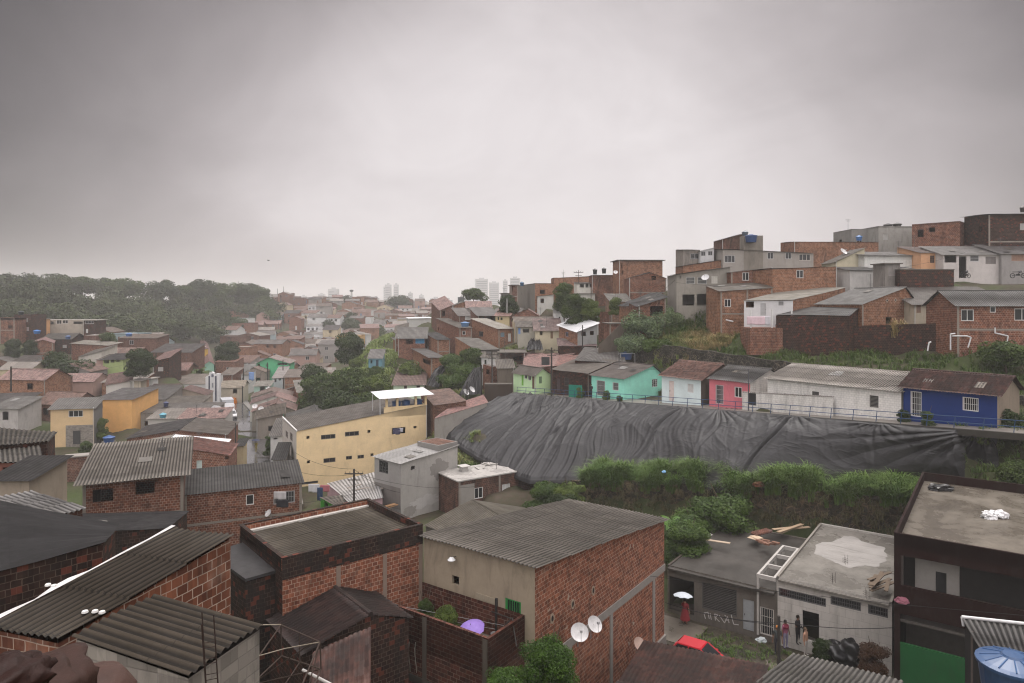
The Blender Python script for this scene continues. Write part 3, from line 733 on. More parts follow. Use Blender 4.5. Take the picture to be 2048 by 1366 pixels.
DL = quad_house('dark_roof_house', 'house under wide black corrugated roof at the left edge', [(-90, 1168, 17.4), (206, 1088, 20), (231, 1054, 22), (-90, 985, 24)], 3, brick('dark', .6), 'smooth', 'x', fibre((.022, .021, .021), .4, .5, (6, 1.1), False), over=.1)
mb = MB()
for a_, b_ in (((110, 1033), (212, 1046)), ((118, 1030), (215, 1043))): mb.tube(P(a_[0], a_[1], 23) - DL.root.location, P(b_[0], b_[1], 22.6) - DL.root.location, .02)
part(DL, 'roof_pole', mb, plain((.35, .33, .3), .6))
quad_house('corrugated_house', 'low house with pale grey corrugated roof behind the wide black roof', [(95, 1036, 26), (165, 1018, 27.5), (62, 988, 31), (-25, 1003, 28.5)], 3, brick('brown', .5), 'corr', 'y', fibre((.25, .24, .23), .4))

# near right: roofs of the houses along the lower street
TRF = quad_house('tiled_house', 'low house under mossy clay tile roof with dark ridge, beside the red car', [(1235, 1375, 30.5), (1496, 1425, 27.6), (1535, 1336, 33.3), (1288, 1287, 37)], 3.4, plaster((.3, .27, .24), .5), 'tile', 'y', tile((.17, .06, .042), .65), over=.12)
G = [P(1180, 1500, 26.5), P(1440, 1560, 24), P(1498, 1423, 27.7), P(1233, 1373, 30.6)]; rp = roof_quad(TRF.root, [g - TRF.root.location + Vector((0, 0, .05)) for g in G], 'tile', 'y', tile((.15, .05, .035), .65), 28)
mb = MB(); mb.tube(P(1233, 1372, 30.6) - TRF.root.location + Vector((0, 0, .1)), P(1498, 1422, 27.7) - TRF.root.location + Vector((0, 0, .1)), .13, 8); mb.build('ridge_cap', til_dk, rp)
quad_house('corrugated_house', 'house under grey ribbed roof at the lower edge in front of the four people', [(1470, 1405, 29.0), (1720, 1490, 26.4), (1800, 1366, 31), (1588, 1313, 34.3)], 3.6, plaster((.3, .28, .25), .5), 'corr', 'y', fibre((.19, .18, .165), .6))
GR = quad_house('corrugated_house', 'dark house with ribbed roof and white gutter at the right edge', [(1978, 1318, 27.5), (2150, 1352, 25.5), (2150, 1268, 28), (1930, 1242, 30.5)], 6, plaster((.05, .05, .05), .5), 'corr', 'y', fibre((.13, .125, .12), .5))
mb = MB(); a_, b_ = P(1924, 1239, 30.6) - GR.root.location, P(2150, 1264, 28) - GR.root.location; mb.tube(a_ + Vector((0, 0, .12)), b_ + Vector((0, 0, .12)), .07, 8); mb.tube(a_ + Vector((0, 0, .12)), a_ + Vector((0, -.1, -.25)), .06, 8); part(GR, 'gutter', mb, plain((.7, .7, .7), .4))
mb = MB(); mb.tube(P(1948, 1262, 29.5) - GR.root.location, P(1948, 1500, 29.5) - GR.root.location, .12, 8); part(GR, 'pillar', mb, plain((.12, .10, .09), .7))

# houses on the far side of the lower street, colours darkened as painted lens falloff
LS = 54.3
GA = house('flat_roof_house', 'low house with rubbish strewn black slab roof and scrawled facade on the lower street', (1555, 1182, 44.3), LS, 11.5, ('p', 1335), 3.1, [plaster((.12, .105, .09), .5), plaster((.20, .182, .16), .55)],
           dict(kind='flat', par=.22, skip='l', over=.35, mat=slab((.075, .068, .06), .55, .35)),
           wins=[('l', 1338, 1158, 1388, 1246, 'hole'), ('l', 1404, 1172, 1474, 1226, 'louvre', (.10, .095, .09)), ('l', 1486, 1200, 1508, 1266, 'door', (.33, .35, .36)), ('l', 1520, 1216, 1548, 1272, 'gate', (.55, .52, .48))])
WB = house('flat_roof_house', 'whitewashed block house with pale patched slab roof and barred vents on the lower street', (1784, 1204, 40.5), LS, 13, 6.6, 4.1, [plaster((.3, .28, .25), .4), painted_brick((.44, .42, .385), .4, .9, .5)],
           dict(kind='flat', par=.28, skip='l', over=.2, mat=slab((.22, .205, .18), .4, .15)),
           wins=[('l', 1557, 1186, 1652, 1203, 'grille', (.12, .12, .12)), ('l', 1661, 1198, 1722, 1216, 'grille', (.12, .12, .12)), ('l', 1736, 1213, 1776, 1232, 'grille', (.12, .12, .12)), ('l', 1605, 1224, 1638, 1282, 'hole')])
MHx, MHy, MHz = 28.6, 32.8, -12.95
MH = house('balcony_house', 'two storey maroon house with wide bare roof terrace and green ground floor', (MHx, MHy, MHz), LS, 16.5, 9.0, 9.05, [plaster((.03, .0095, .007), .5), plaster((.033, .011, .008), .45)],
           dict(kind='flat', par=.75, mat=slab((.17, .148, .118), .55, .15)), mwins=[('l', .3, 6.2, 8.65, 7.85, 'hole'), ('l', .4, .1, 8.7, 4.6, 'hole')], base='w')
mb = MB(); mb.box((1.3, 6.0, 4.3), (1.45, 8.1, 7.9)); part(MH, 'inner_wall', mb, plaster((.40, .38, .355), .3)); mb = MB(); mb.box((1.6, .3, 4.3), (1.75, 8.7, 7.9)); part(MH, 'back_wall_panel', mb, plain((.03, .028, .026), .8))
mb = MB(); mb.box((.165, .3, 4.1), (1.3, 8.7, 4.25)); mb.box((.17, .3, 7.9), (3, 8.7, 8.0)); mb.box((3.0, .3, 0), (3.1, 8.7, 8)); part(MH, 'balcony_floor', mb, plain((.10, .09, .08), .8))
mb = MB(); mb.box((.02, 4.6, -.6), (.14, 8.7, 3.0)); part(MH, 'front_wall', mb, plaster((.03, .15, .055), .35)); mb = MB(); mb.box((.02, .4, -.6), (.14, 2.6, 3.0)); part(MH, 'front_wall', mb, plaster((.03, .15, .055), .35))
mb = MB(); mb.box((.05, 2.9, -.5), (.10, 4.3, 2.6)); part(MH, 'door', mb, plain((.10, .055, .05), .6))
for y in (.15, 3.0, 8.55): mb = MB(); mb.box((.0, y, 6.2), (.16, y + .16, 7.85)); part(MH, 'balcony_post', mb, plain((.06, .05, .045), .7))
mb = MB(); mb.box((1.27, 6.6, 4.3), (1.295, 7.1, 6.9)); part(MH, 'dark_door', mb, plain(BLK, .8))
g = random.Random(12); n = 90; mb = MB(); zz = WB.h - .28 + .138
pts = [Vector((8.0 + math.cos(6.2832 * k / n) * 3.7 * (.85 + .22 * mnoise.fractal(Vector((math.cos(6.2832 * k / n) * 1.6, math.sin(6.2832 * k / n) * 1.6, 2)), 1, 2, 4)), 3.4 + math.sin(6.2832 * k / n) * 2.5 * (.85 + .22 * mnoise.fractal(Vector((math.cos(6.2832 * k / n) * 1.6, math.sin(6.2832 * k / n) * 1.6, 2)), 1, 2, 4)), zz)) for k in range(n)]
for k in range(n): mb.face([Vector((8.0, 3.4, zz)), pts[k], pts[(k + 1) % n]])
part(WB, 'lime_patch', mb, plaster((.385, .37, .35), .45))
# open beams in the gap between the two low houses
a_ = P(1551, 1156, 44.2)
cf = empty('open_beams', (a_.x, a_.y, -22), R(LS)); tag(cf, 'open pale concrete beam frame in the gap between two slab roofs', 'frame')
mb = MB(); zt_ = 4.0
mb.box((0, .0, zt_ - .25), (6.5, .16, zt_)); mb.box((0, 1.05, zt_ - .25), (6.5, 1.2, zt_))
for x in (0, 2.1, 4.3, 6.34): mb.box((x, .163, zt_ - .25), (x + .15, 1.047, zt_ - .003)); mb.box((x, 1.06, 0), (x + .15, 1.19, zt_ - .253))
mb.build('beam', plain((.45, .43, .40), .7), cf)

# plastered grey house, flat roofed brick house, yellow block, huts
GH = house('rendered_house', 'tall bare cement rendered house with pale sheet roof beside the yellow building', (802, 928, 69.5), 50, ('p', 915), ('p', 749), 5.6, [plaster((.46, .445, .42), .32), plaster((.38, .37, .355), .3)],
           dict(kind='plane', sx=.55, sy=.1, run='y', mat=fibre((.52, .51, .49), .25, .5, (1.5, 4)), surf='smooth', over=.2),
           wins=[('l', 758, 922, 776, 946, 'lattice', (.08, .08, .08)), ('l', 770, 992, 788, 1010, 'hole'), ('r', 822, 932, 830, 940, 'hole')])
mb = MB(); mb.box((5.3, .0, 5.9), (8.2, 3.4, 6.6)); part(GH, 'upper_block', mb, plaster((.30, .29, .275), .3))
mb = MB(); mb.box((5.5, .2, 6.603), (8.0, 3.2, 6.62)); part(GH, 'roof_hatch', mb, brick('brown', .4))
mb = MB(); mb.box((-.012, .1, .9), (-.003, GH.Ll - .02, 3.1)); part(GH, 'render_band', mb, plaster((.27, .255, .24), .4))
g = random.Random(9)
for k, (u0, z0, a_, b_) in enumerate(((5.4, 4.2, 1.6, 1.2), (6.9, 2.6, .9, .7), (3.2, 1.1, 2.4, .7), (1.2, .5, 1.0, .6))):
    mb = MB(); mb.face([Vector((u0 + math.cos(6.2832 * i / 40) * a_ * (.85 + .5 * mnoise.fractal(Vector((math.cos(6.2832 * i / 40) * 2, math.sin(6.2832 * i / 40) * 2, k * 5.0)), 1, 2, 4)), -.004 - .001 * k, z0 + math.sin(6.2832 * i / 40) * b_ * (.85 + .5 * mnoise.fractal(Vector((math.cos(6.2832 * i / 40) * 2, math.sin(6.2832 * i / 40) * 2, k * 5.0)), 1, 2, 4)))) for i in range(40)]); part(GH, 'render_patch', mb, plaster(((.33, .315, .295), (.30, .29, .27), (.52, .51, .49), (.36, .345, .32))[k], .3))
FB = house('flat_roof_house', 'low brick house with cluttered pale slab roof joined to the cement rendered house', (917, 964, 70), 34, ('p', 1072), 4.6, 3.7, brick('brown', .6), dict(kind='flat', par=0, over=.15, mat=slab((.46, .44, .41), .35, .1)),
           wins=[('r', 949, 975, 966, 997, 'glass', WHT), ('r', 1004, 968, 1020, 989, 'shut', WHT)])
mb = MB(); mb.box((0, -.02, -2), (1.9, -.003, 3.3)); part(FB, 'render', mb, plaster((.36, .345, .32), .3))
mb = MB(); rr = random.Random(2)
for k in range(16):
    x, y = rr.uniform(4, 8.5), rr.uniform(3.2, 4.4); M = Matrix.Translation((x, y, 3.9)) @ Matrix.Rotation(rr.uniform(0, 3), 4, 'Z') @ Matrix.Rotation(rr.uniform(-.25, .25), 4, 'X'); mb.box((-.6, -.09, 0), (.6, .09, .04), 0, M)
part(FB, 'scrap_board', mb, plain((.42, .40, .37), .7))
mb = MB(); mb.box((2.2, 3.0, 3.83), (2.9, 3.7, 4.3)); mb.box((2.0, 2.8, 4.303), (3.1, 3.9, 4.38)); part(FB, 'chimney_block', mb, plain((.5, .48, .45), .7))
HR = quad_house('brown_roof_house', 'low house with a brown hipped roof between the cement house and the big brick house', [(950, 1088, 49.5), (1004, 1034, 55.6), (943, 1001, 60), (852, 1052, 54.5)], 3, cem_dk, 'smooth', 'x', fibre((.145, .125, .095), .7))
roof_quad(HR.root, [P(1085, 1052, 55) - HR.root.location, P(1004, 1033, 55.5) - HR.root.location + Vector((0, 0, .06)), P(943, 1000, 60) - HR.root.location + Vector((0, 0, .06)), P(1050, 1015, 62) - HR.root.location], 'smooth', 'x', fibre((.17, .15, .115), .6), 55)
YB = house('yellow_building', 'long two storey yellow building with slit windows and covered water tanks on its roof', (593, 863, 82), 27, ('p', 854), ('p', 565), 6.5, [plaster((.86, .66, .43), .26), plaster((.52, .49, .45), .35)],
           dict(kind='plane', sx=2.0, sy=-.1, run='y', mat=fibre((.16, .14, .12), .5), surf='smooth', over=.12),
           wins=[('r', 613, 872, 619, 878, 'hole'), ('r', 642, 869, 671, 878, 'glass', (.15, .13, .11)), ('r', 690, 863, 718, 872, 'glass', (.15, .13, .11)), ('r', 735, 860, 741, 866, 'hole'), ('r', 784, 855, 811, 868, 'hole'), ('r', 827, 852, 833, 857, 'hole'),
                 ('r', 614, 921, 620, 927, 'hole'), ('r', 647, 916, 671, 925, 'glass', (.15, .13, .11)), ('r', 692, 912, 704, 919, 'glass', (.15, .13, .11)), ('r', 715, 910, 728, 917, 'glass', (.15, .13, .11)), ('r', 741, 907, 747, 913, 'hole'), ('r', 604, 963, 636, 974, 'grille', (.1, .1, .1)),
                 ('l', 571, 862, 576, 876, 'lattice', (.25, .22, .2)), ('l', 580, 866, 585, 882, 'lattice', (.25, .22, .2)), ('l', 572, 908, 577, 922, 'lattice', (.25, .22, .2)), ('l', 580, 914, 586, 930, 'lattice', (.25, .22, .2))])
mb = MB(); Lr = YB.Lr; z_ = YB.h + 2.0
mb.box((10.8, .0, z_ - 1.2), (Lr, .22, z_ + .12)); mb.box((Lr - .22, .223, z_ - 1), (Lr, 3.2, z_ + .12))
for x in (11.0, 12.4, 14.9, Lr - .3): mb.box((x, .01, z_ + .122), (x + .28, .25, z_ + 1.25))
part(YB, 'tank_gallery', mb, plaster((.86, .66, .43), .26))
V_, U_, Q_ = surf_arrays((10.0, 3.6, z_ + 1.75), (0, -4.3, -.45), (7.3, 0, .15), 'smooth', 90); np_obj('canopy', V_, Q_, plain((.72, .73, .73), .4), YB.root, False, U_)
mb = MB(); mb.tube((10.2, -.2, z_ - .8), (10.2, -.2, z_ + 1.3), .05); mb.tube((10.2, 3.3, z_ - .8), (10.2, 3.3, z_ + 1.6), .05); part(YB, 'canopy_post', mb, plain((.6, .6, .6), .5))
for x in (12.75, 14.0, 15.7):
    tk = empty('water_tank', YB.ax(x, 1.1, z_ + .0)); tag(tk, 'blue water tank under the white canopy on the yellow building, %s' % {12.75: 'leftmost of three', 14.0: 'middle of three', 15.7: 'rightmost of three'}[x], 'water tank', 'blue water tanks')
    mb = MB(); mb.lathe([(0, -.5), (.46, -.5), (.58, .55), (.60, .6)], 18); mb.build('tank', plain((.03, .10, .26), .35), tk); mb = MB(); mb.lathe([(.63, .58), (.63, .64), (.2, .78), (0, .8)], 18); mb.build('lid', plain((.03, .10, .26), .35), tk)
mb = MB(); mb.box((-.04, -.05, YB.h - .06), (.08, YB.Ll + .05, YB.h + .16)); part(YB, 'verge', mb, plain((.75, .74, .72), .6))
PK = quad_house('patched_hut', 'patched hut roofed with pale loose metal sheets below the yellow building', [(700, 1006, 66), (765, 996, 67), (750, 945, 79), (655, 968, 76)], 2.6, plaster((.5, .36, .38), .3), 'smooth', 'y', fibre((.50, .49, .48), .45, .4, (1.5, .9)))
GN = quad_house('green_hut', 'tiny bright green hut with rusty sheet roof in front of the yellow building', [(668, 1010, 65), (690, 1008, 65.5), (684, 992, 69), (641, 996, 68)], 2.0, plaster((.10, .36, .07), .2), 'smooth', 'y', fibre((.16, .14, .12), .6), cat='hut', wins=[('l', 648, 1003, 656, 1018, 'hole')])
# ------------------------------------------------------------------ the row of painted houses above the tarpaulin
def SL(t, off=0.0, dz=0.0):
    """along the fronts of the upper street; off metres out towards the slope"""
    return Vector((10.8 + .62 * t - .787 * off, 89 - .79 * t - .617 * off, -12.7 + .0589 * t + dz))
US = 38.2
def row(name, label, t0, t1, h, depth, wall, roof, wins, **kw):
    a = SL(t1); a.z += h
    return house(name, label, tuple(a), US, depth, (t1 - t0) * 1.004, h, wall, roof, wins, base='w', **kw)
blue = plaster((.025, .065, .22), .2); turq = plaster((.40, .82, .68), .14); mint = plaster((.72, .88, .81), .12); pink = plaster((.68, .25, .29), .35)
white_br = painted_brick((.66, .645, .61), .34)
row('tiled_house', 'deep blue house with dark clay tile roof and white barred door', 37.5, 44.4, 2.55, 5.4, [plaster((.33, .28, .23), .4), blue], dict(kind='gy', rise=1.25, ridge=.55, surf='tile', mat=tile((.15, .06, .045), .55), over=.4),
    [('l', 1821, 783, 1843, 833, 'gate', WHT), ('l', 1925, 795, 1957, 822, 'grille', WHT)])
row('corrugated_house', 'long stained white brick house with pale corrugated roof, left of the deep blue house', 24.6, 37.3, 2.5, 6.6, [white_br, white_br], dict(kind='gy', rise=1.15, ridge=.8, surf='corr', mat=fibre((.37, .34, .30), .4), over=.35),
    [('l', 1739, 791, 1757, 815, 'louvre', (.16, .15, .14)), ('l', 1624, 783, 1638, 792, 'louvre', (.16, .15, .14))])
PKH = row('pink_house', 'pink house with dark sheet roof and peeling white brick side wall', 17.6, 22.6, 2.7, 6.2, [painted_brick((.64, .60, .56), .5), pink], dict(kind='gy', rise=1.2, ridge=.6, surf='corr', mat=fibre((.125, .12, .115), .5), over=.25),
    [('l', 1431, 770, 1447, 808, 'gate', (.55, .5, .5)), ('l', 1469, 774, 1484, 795, 'glass', WHT)])
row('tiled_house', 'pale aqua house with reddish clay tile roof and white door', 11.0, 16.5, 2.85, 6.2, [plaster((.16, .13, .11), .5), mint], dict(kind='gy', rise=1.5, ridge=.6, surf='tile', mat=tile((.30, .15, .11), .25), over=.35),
    [('l', 1338, 762, 1348, 803, 'door', (.72, .62, .58)), ('l', 1375, 768, 1387, 785, 'shut', WHT)])
row('turquoise_house', 'turquoise house with brown sheet roof, barred door and side window', -.6, 5.1, 2.6, 7.35, [turq, turq], dict(kind='gy', rise=1.35, ridge=.72, surf='smooth', mat=fibre((.155, .13, .115), .45), over=.35),
    [('l', 1193, 761, 1210, 794, 'gate', (.62, .62, .6)), ('l', 1225, 765, 1237, 781, 'grille', (.6, .6, .58)), ('r', 1304, 758, 1315, 774, 'lattice', (.6, .62, .6))])
row('dark_brick_house', 'dark sooty brick house with drooping grey roof, between green and turquoise houses', -8.2, -1.3, 3.1, 5.2, [brick('dark', .5), brick('dark', .4)], dict(kind='plane', sx=1.3, surf='smooth', mat=fibre((.19, .165, .14), .5), over=.3),
    [('l', 1113, 757, 1120, 786, 'door', (.07, .05, .05)), ('l', 1128, 755, 1138, 772, 'grille', (.1, .08, .07))])
house('green_house', 'bright lime green house with grey roof at the left end of the railing', (1070, 751, 97), 34, ('p', 1101), ('p', 1027), 2.7, [plaster((.62, .84, .50), .15), plaster((.62, .82, .53), .15)], dict(kind='gy', rise=.9, ridge=.5, surf='smooth', mat=fibre((.17, .15, .13), .5), over=.3),
    [('l', 1029, 737, 1036, 746, 'glass', WHT), ('l', 1049, 746, 1054, 758, 'glass', WHT), ('l', 1056, 748, 1062, 761, 'glass', WHT), ('l', 1064, 750, 1069, 778, 'door', (.16, .09, .07)), ('r', 1078, 753, 1084, 767, 'shut', (.2, .3, .18)), ('l', 1043, 741, 1047, 771, 'door', (.20, .50, .08))])
# white yard wall with a dark door in front of the long white house
a_ = SL(31.6, .55); yw = empty('yard_wall', a_, R(US)); tag(yw, 'low peeling white brick yard wall with dark doorway, between pink house and long white house', 'wall')
mb = MB(); L0 = 9.6; wall_face(mb, Vector((0, 0, 0)), Vector((0, 1, 0)), L0, lambda u: 1.75 + .12 * (u > 8) - u * .06, -1, [(8.0, 8.95, .0, 1.25)], Vector((1, 0, 0)), 0, True, rev=.18)
wall_face(mb, Vector((.2, 0, 0)), Vector((0, 1, 0)), L0, lambda u: 1.75 + .12 * (u > 8) - u * .06, -1, [], Vector((1, 0, 0)), 0, False)
mb.box((-.02, 0, 1.72 - .55), (.22, .02, 1.80)); mb.build('wall', painted_brick((.60, .585, .55), .5), yw)
mb = MB(); rr = random.Random(8)
for k in range(46): y = L0 * k / 46; mb.box((-.03, y, 1.75 - y * .06 - .01), (.23, y + .12, 1.85 - y * .06 + rr.uniform(-.03, .02)))
mb.build('coping', painted_brick((.40, .38, .35), .8), yw); mb = MB(); mb.box((.10, 8.0, -.3), (.14, 8.95, 1.25)); mb.build('door', plain(BLK, .7), yw)
# stub of stained wall and the turquoise fence
for nm, lab, t0, t1, off, hh, m_ in (('yard_fence', 'solid turquoise panel fence beside the turquoise house', -3.6, -1.2, 1.2, 1.6, plain((.03, .27, .19), .5)),):
    a, b = SL(t0, off), SL(t1, off); mb = MB(); dv = (b - a)
    mb.hexa([Vector((0, 0, -.3)), dv + Vector((0, 0, -.3)), dv + Vector((.06, .05, -.3)), Vector((.06, .05, -.3)), Vector((0, 0, hh)), dv + Vector((0, 0, hh)), dv + Vector((.06, .05, hh)), Vector((.06, .05, hh))])
    n = 6
    for k in range(n + 1): p = dv * (k / n); mb.tube(p + Vector((-.03, -.03, -.3)), p + Vector((-.03, -.03, hh + .05)), .03, 6)
    o = mb.build(nm, m_); o.location = a; tag(o, lab, 'fence')

# ------------------------------------------------------------------ terraces of houses on the right hand hill
T = house
brk = brick
T('brick_house', 'orange brick house with three diamond vents in its gable, grey roof', (1724, 609, 80), 20, ('p', 1833), ('p', 1631), 4.6, brk('orange', .22), dict(kind='gy', rise=2.0, ridge=.78, mat=fibre((.19, .185, .175), .45)))
V3 = HOUSES[-1]
for px, py in ((1774, 601), (1791, 600), (1810, 599)):
    c = on_face(V3, 'r', px, py); mb = MB(); mb.face([c + Vector((dx, -.02, dz)) for dx, dz in ((-.28, 0), (0, -.28), (.28, 0), (0, .28))]); mb.face([c + Vector((dx, -.03, dz)) for dx, dz in ((-.12, 0), (0, -.12), (.12, 0), (0, .12))], None, 1); part(V3, 'vent', mb, [plaster((.4, .33, .27), .2), plain(BLK, .9)])
quad_house('lean_to', 'lean-to of dark corrugated sheets on blackened brick posts below the diamond vent house', [(1552, 631, 84), (1698, 632, 78), (1722, 611, 81.5), (1638, 611, 88)], 4.0, brk('dark', .3), 'corr', 'y', fibre((.11, .108, .105), .5), cat='shed')
T('brick_house', 'reddish brick house with grey speckled roof and three framed windows at the right edge', (1914, 611, 71), -4, ('p', 2140), 6, 5.0, brk('red', .25), dict(kind='gx', rise=1.5, mat=fibre((.20, .195, .185), .4), over=.35), [('r', 1922, 619, 1948, 642, 'glass', WHT), ('r', 1980, 613, 1992, 625, 'glass', WHT), ('r', 2029, 617, 2060, 641, 'glass', WHT)])
T('plastered_house', 'cream house under a dark corrugated roof with broken eaves, right of the diamond vent house', (1828, 609, 80), -4, ('p', 2030), 7.5, 4.2, plaster((.52, .47, .38), .4), dict(kind='plane', sy=2.1, mat=fibre((.17, .155, .14), .55), over=.4), [('r', 1833, 610, 1842, 626, 'shut', (.3, .2, .15))])
T('peach_house', 'small peach house with tiled porch roof on the upper terrace', (1842, 506, 98), 0, ('p', 1888), 6, 3.2, plaster((.66, .42, .27), .15), dict(kind='plane', sy=1.3, surf='tile', mat=tile((.16, .10, .08), .5)), [('r', 1860, 511, 1869, 526, 'lattice', (.2, .12, .08))])
T('white_house', 'white house with one wide dark window and barred vent on the upper terrace', (1887, 510, 96), -3, ('p', 2003), 6, 3.9, plaster((.58, .55, .53), .28), dict(kind='plane', sy=1.6, mat=fibre((.20, .19, .18), .4)), [('r', 1889, 511, 1913, 525, 'hole'), ('r', 1918, 513, 1933, 556, 'hole'), ('r', 1940, 509, 1958, 523, 'grille', (.5, .5, .5)), ('r', 1971, 513, 1992, 528, 'shut', (.22, .2, .19))])
T('plastered_house', 'grey plastered house behind a blue fence at the right edge of the upper terrace', (2003, 508, 95), -3, ('p', 2120), 6, 4.0, plaster((.36, .345, .335), .35), dict(kind='plane', sy=1.7, mat=fibre((.17, .16, .155), .4)), [('r', 2023, 509, 2060, 522, 'shut', (.32, .2, .15))])
T('plastered_house', 'house with yellow and pink gable and flat dark eaves behind the peach house', (1870, 496, 106), 0, ('p', 1940), 6, 4, [plaster((.60, .45, .20), .2)], dict(kind='gx', rise=.8, mat=fib_mid))
T('tiled_house', 'house with reddish sloped tile roof behind the white house on the upper terrace', (1935, 494, 104), -6, ('p', 2080), 7, 4, brk('brown', .4), dict(kind='plane', sy=1.6, surf='tile', mat=tile((.24, .12, .10), .3)))
T('brick_house', 'long windowless dark red brick block on the skyline with two small holes', (1920, 442, 104), 45, ('p', 1974), ('p', 1824), 6.5, brk('red', .3), dict(kind='flat', par=.3, mat=cem), [('l', 1835, 459, 1847, 474, 'hole'), ('l', 1858, 455, 1870, 464, 'hole')])
T('brick_house', 'dark brick block with thin roof on the skyline at the right edge', (1977, 429, 100), -4, ('p', 2130), 6, 8, brk('dark', .3), dict(kind='plane', sy=.3, mat=fib_dk, over=.5))
T('concrete_house', 'grey cement block on the skyline with rain streaks and two black tank lids', (1757, 452, 115), 4, ('p', 1825), 6, 8, plaster((.38, .37, .345), .45), dict(kind='flat', par=.3, mat=cem))
T('concrete_house', 'low stepped grey cement block left of the streaked cement block', (1703, 458, 118), 3, ('p', 1756), 6, 6, plaster((.30, .29, .275), .45), dict(kind='flat', par=.2, mat=cem_dk))
T('brick_house', 'long brick house with white posts on the skyline left of the grey cement blocks', (1588, 484, 113), 3, ('p', 1757), 5, 6, brk('orange', .35), dict(kind='plane', sy=.3, mat=fib_dk, over=.1))
T('white_house', 'off white house with one sloping roof edge left of the long white house', (1671, 524, 102), -6, ('p', 1729), 6, 3.5, plaster((.58, .54, .42), .35), dict(kind='plane', sx=2.0, run='x', mat=fib_mid))
T('white_house', 'long white house with grey roof below the streaked cement block', (1729, 511, 100), 2, ('p', 1840), 6, 4, painted_brick((.6, .6, .57), .3), dict(kind='plane', sy=.9, mat=fibre((.2, .19, .18), .4), over=.4))
T('white_house', 'white stained yard house with black shed in front of it', (1700, 541, 93), 0, ('p', 1842), 4, 3, plaster((.56, .55, .53), .4), dict(kind='plane', sy=.6, mat=fib_dk))
T('shed', 'small blackened outhouse with pale door frame above the diamond vent house', (1770, 528, 88), 5, ('p', 1800), 2.5, 4, plaster((.30, .28, .26), .6), dict(kind='flat', par=0, mat=cem_dk), [('r', 1777, 531, 1796, 552, 'shut', (.3, .28, .26))], cat='shed')
T('garden_wall', 'black stained brick wall with white patch below the white house', (1800, 540, 87), 2, ('p', 1908), 1, 3.6, brk('dark', .5), dict(kind='flat', par=0, over=.05, mat=cem_dk), cat='wall')
T('concrete_house', 'tall grey bare block house with four windows, large blue tank on its roof', (1446, 499, 108), 0, ('p', 1627), 6, 8, plaster((.40, .375, .345), .35), dict(kind='plane', sx=-.6, sy=.4, run='y', mat=fib_dk, over=.25),
  [('r', 1449, 511, 1470, 525, 'glass', (.5, .5, .5)), ('r', 1535, 505, 1547, 518, 'glass', (.5, .5, .5)), ('r', 1571, 505, 1583, 518, 'glass', (.5, .5, .5)), ('r', 1598, 508, 1621, 521, 'glass', (.6, .55, .5))])
U13 = HOUSES[-1]; mb = MB(); mb.box((3.3, -.06, 4), (6.3, 2.0, 10.2)); mb.box((4.2, -.08, 4), (5.4, 0, 9.7)); part(U13, 'stair_tower', mb, plaster((.30, .275, .24), .45))
T('house', 'weathered brick room with small window on top of the skyline beside two tanks', (1444, 479, 113), 3, ('p', 1492), 4, 4, brk('brown', .45), dict(kind='plane', sx=1.1, mat=fib_dk), [('r', 1481, 477, 1488, 485, 'glass', WHT)])
T('brick_house', 'mossy brick and cement house at the left end of the skyline terrace', (1366, 500, 112), 0, ('p', 1400), 5, 6, [plaster((.34, .31, .28), .55)], dict(kind='plane', sy=.4, mat=fib_dk), [('r', 1381, 507, 1398, 518, 'glass', (.4, .4, .4))])
T('white_house', 'small white house with two square windows on the skyline terrace', (1400, 503, 111), -2, ('p', 1428), 5, 5, plaster((.62, .62, .62), .2), dict(kind='plane', sx=.6, run='x', mat=fib_dk), [('r', 1402, 503, 1411, 512, 'glass', (.4, .4, .4)), ('r', 1416, 502, 1425, 511, 'glass', (.4, .4, .4))])
T('brick_house', 'low house of mixed grey and orange brick below the small white skyline house', (1366, 532, 109), 0, ('p', 1446), 5, 4, brk('orange', .3), dict(kind='plane', sx=1.0, run='x', mat=fib_dk))
T('concrete_house', 'grey cement house raised on pillars with dish and slanting shutters', (1353, 549, 100), -2, ('p', 1460), 7, 7.0, plaster((.36, .34, .305), .4), dict(kind='plane', sx=1.1, run='x', mat=fibre((.15, .14, .13), .5), over=.4),
  [('r', 1359, 552, 1362, 557, 'hole'), ('r', 1372, 554, 1390, 568, 'grille', (.45, .45, .43)), ('r', 1395, 554, 1414, 568, 'grille', (.45, .45, .43)), ('r', 1423, 552, 1435, 567, 'shut', (.6, .58, .52)), ('r', 1365, 589, 1389, 611, 'hole'), ('r', 1394, 588, 1421, 611, 'hole'), ('r', 1428, 588, 1441, 611, 'hole')])
T('brick_house', 'recessed brick house with curtained orange window beside the pillared house', (1462, 545, 98), 1, ('p', 1545), 6, 6, brk('red', .3), dict(kind='plane', sx=.7, run='x', mat=fibre((.15, .14, .13), .5)), [('r', 1485, 545, 1498, 561, 'glass', WHT), ('r', 1508, 543, 1519, 560, 'shut', (.55, .22, .06))])
T('brick_house', 'orange brick house with one white framed window, second terrace on the right', (1545, 538, 93), 10, ('p', 1673), 7, 5.5, brk('orange', .2), dict(kind='plane', sx=.4, run='x', mat=fib_dk, over=.15), [('r', 1593, 540, 1607, 556, 'glass', WHT)])
T('brick_house', 'brick house with single window below the recessed brick house', (1441, 583, 92), 2, ('p', 1545), 6, 6.0, brk('orange', .35), dict(kind='plane', sx=.5, sy=.9, run='y', mat=fib_mid), [('r', 1449, 598, 1462, 614, 'glass', WHT)])
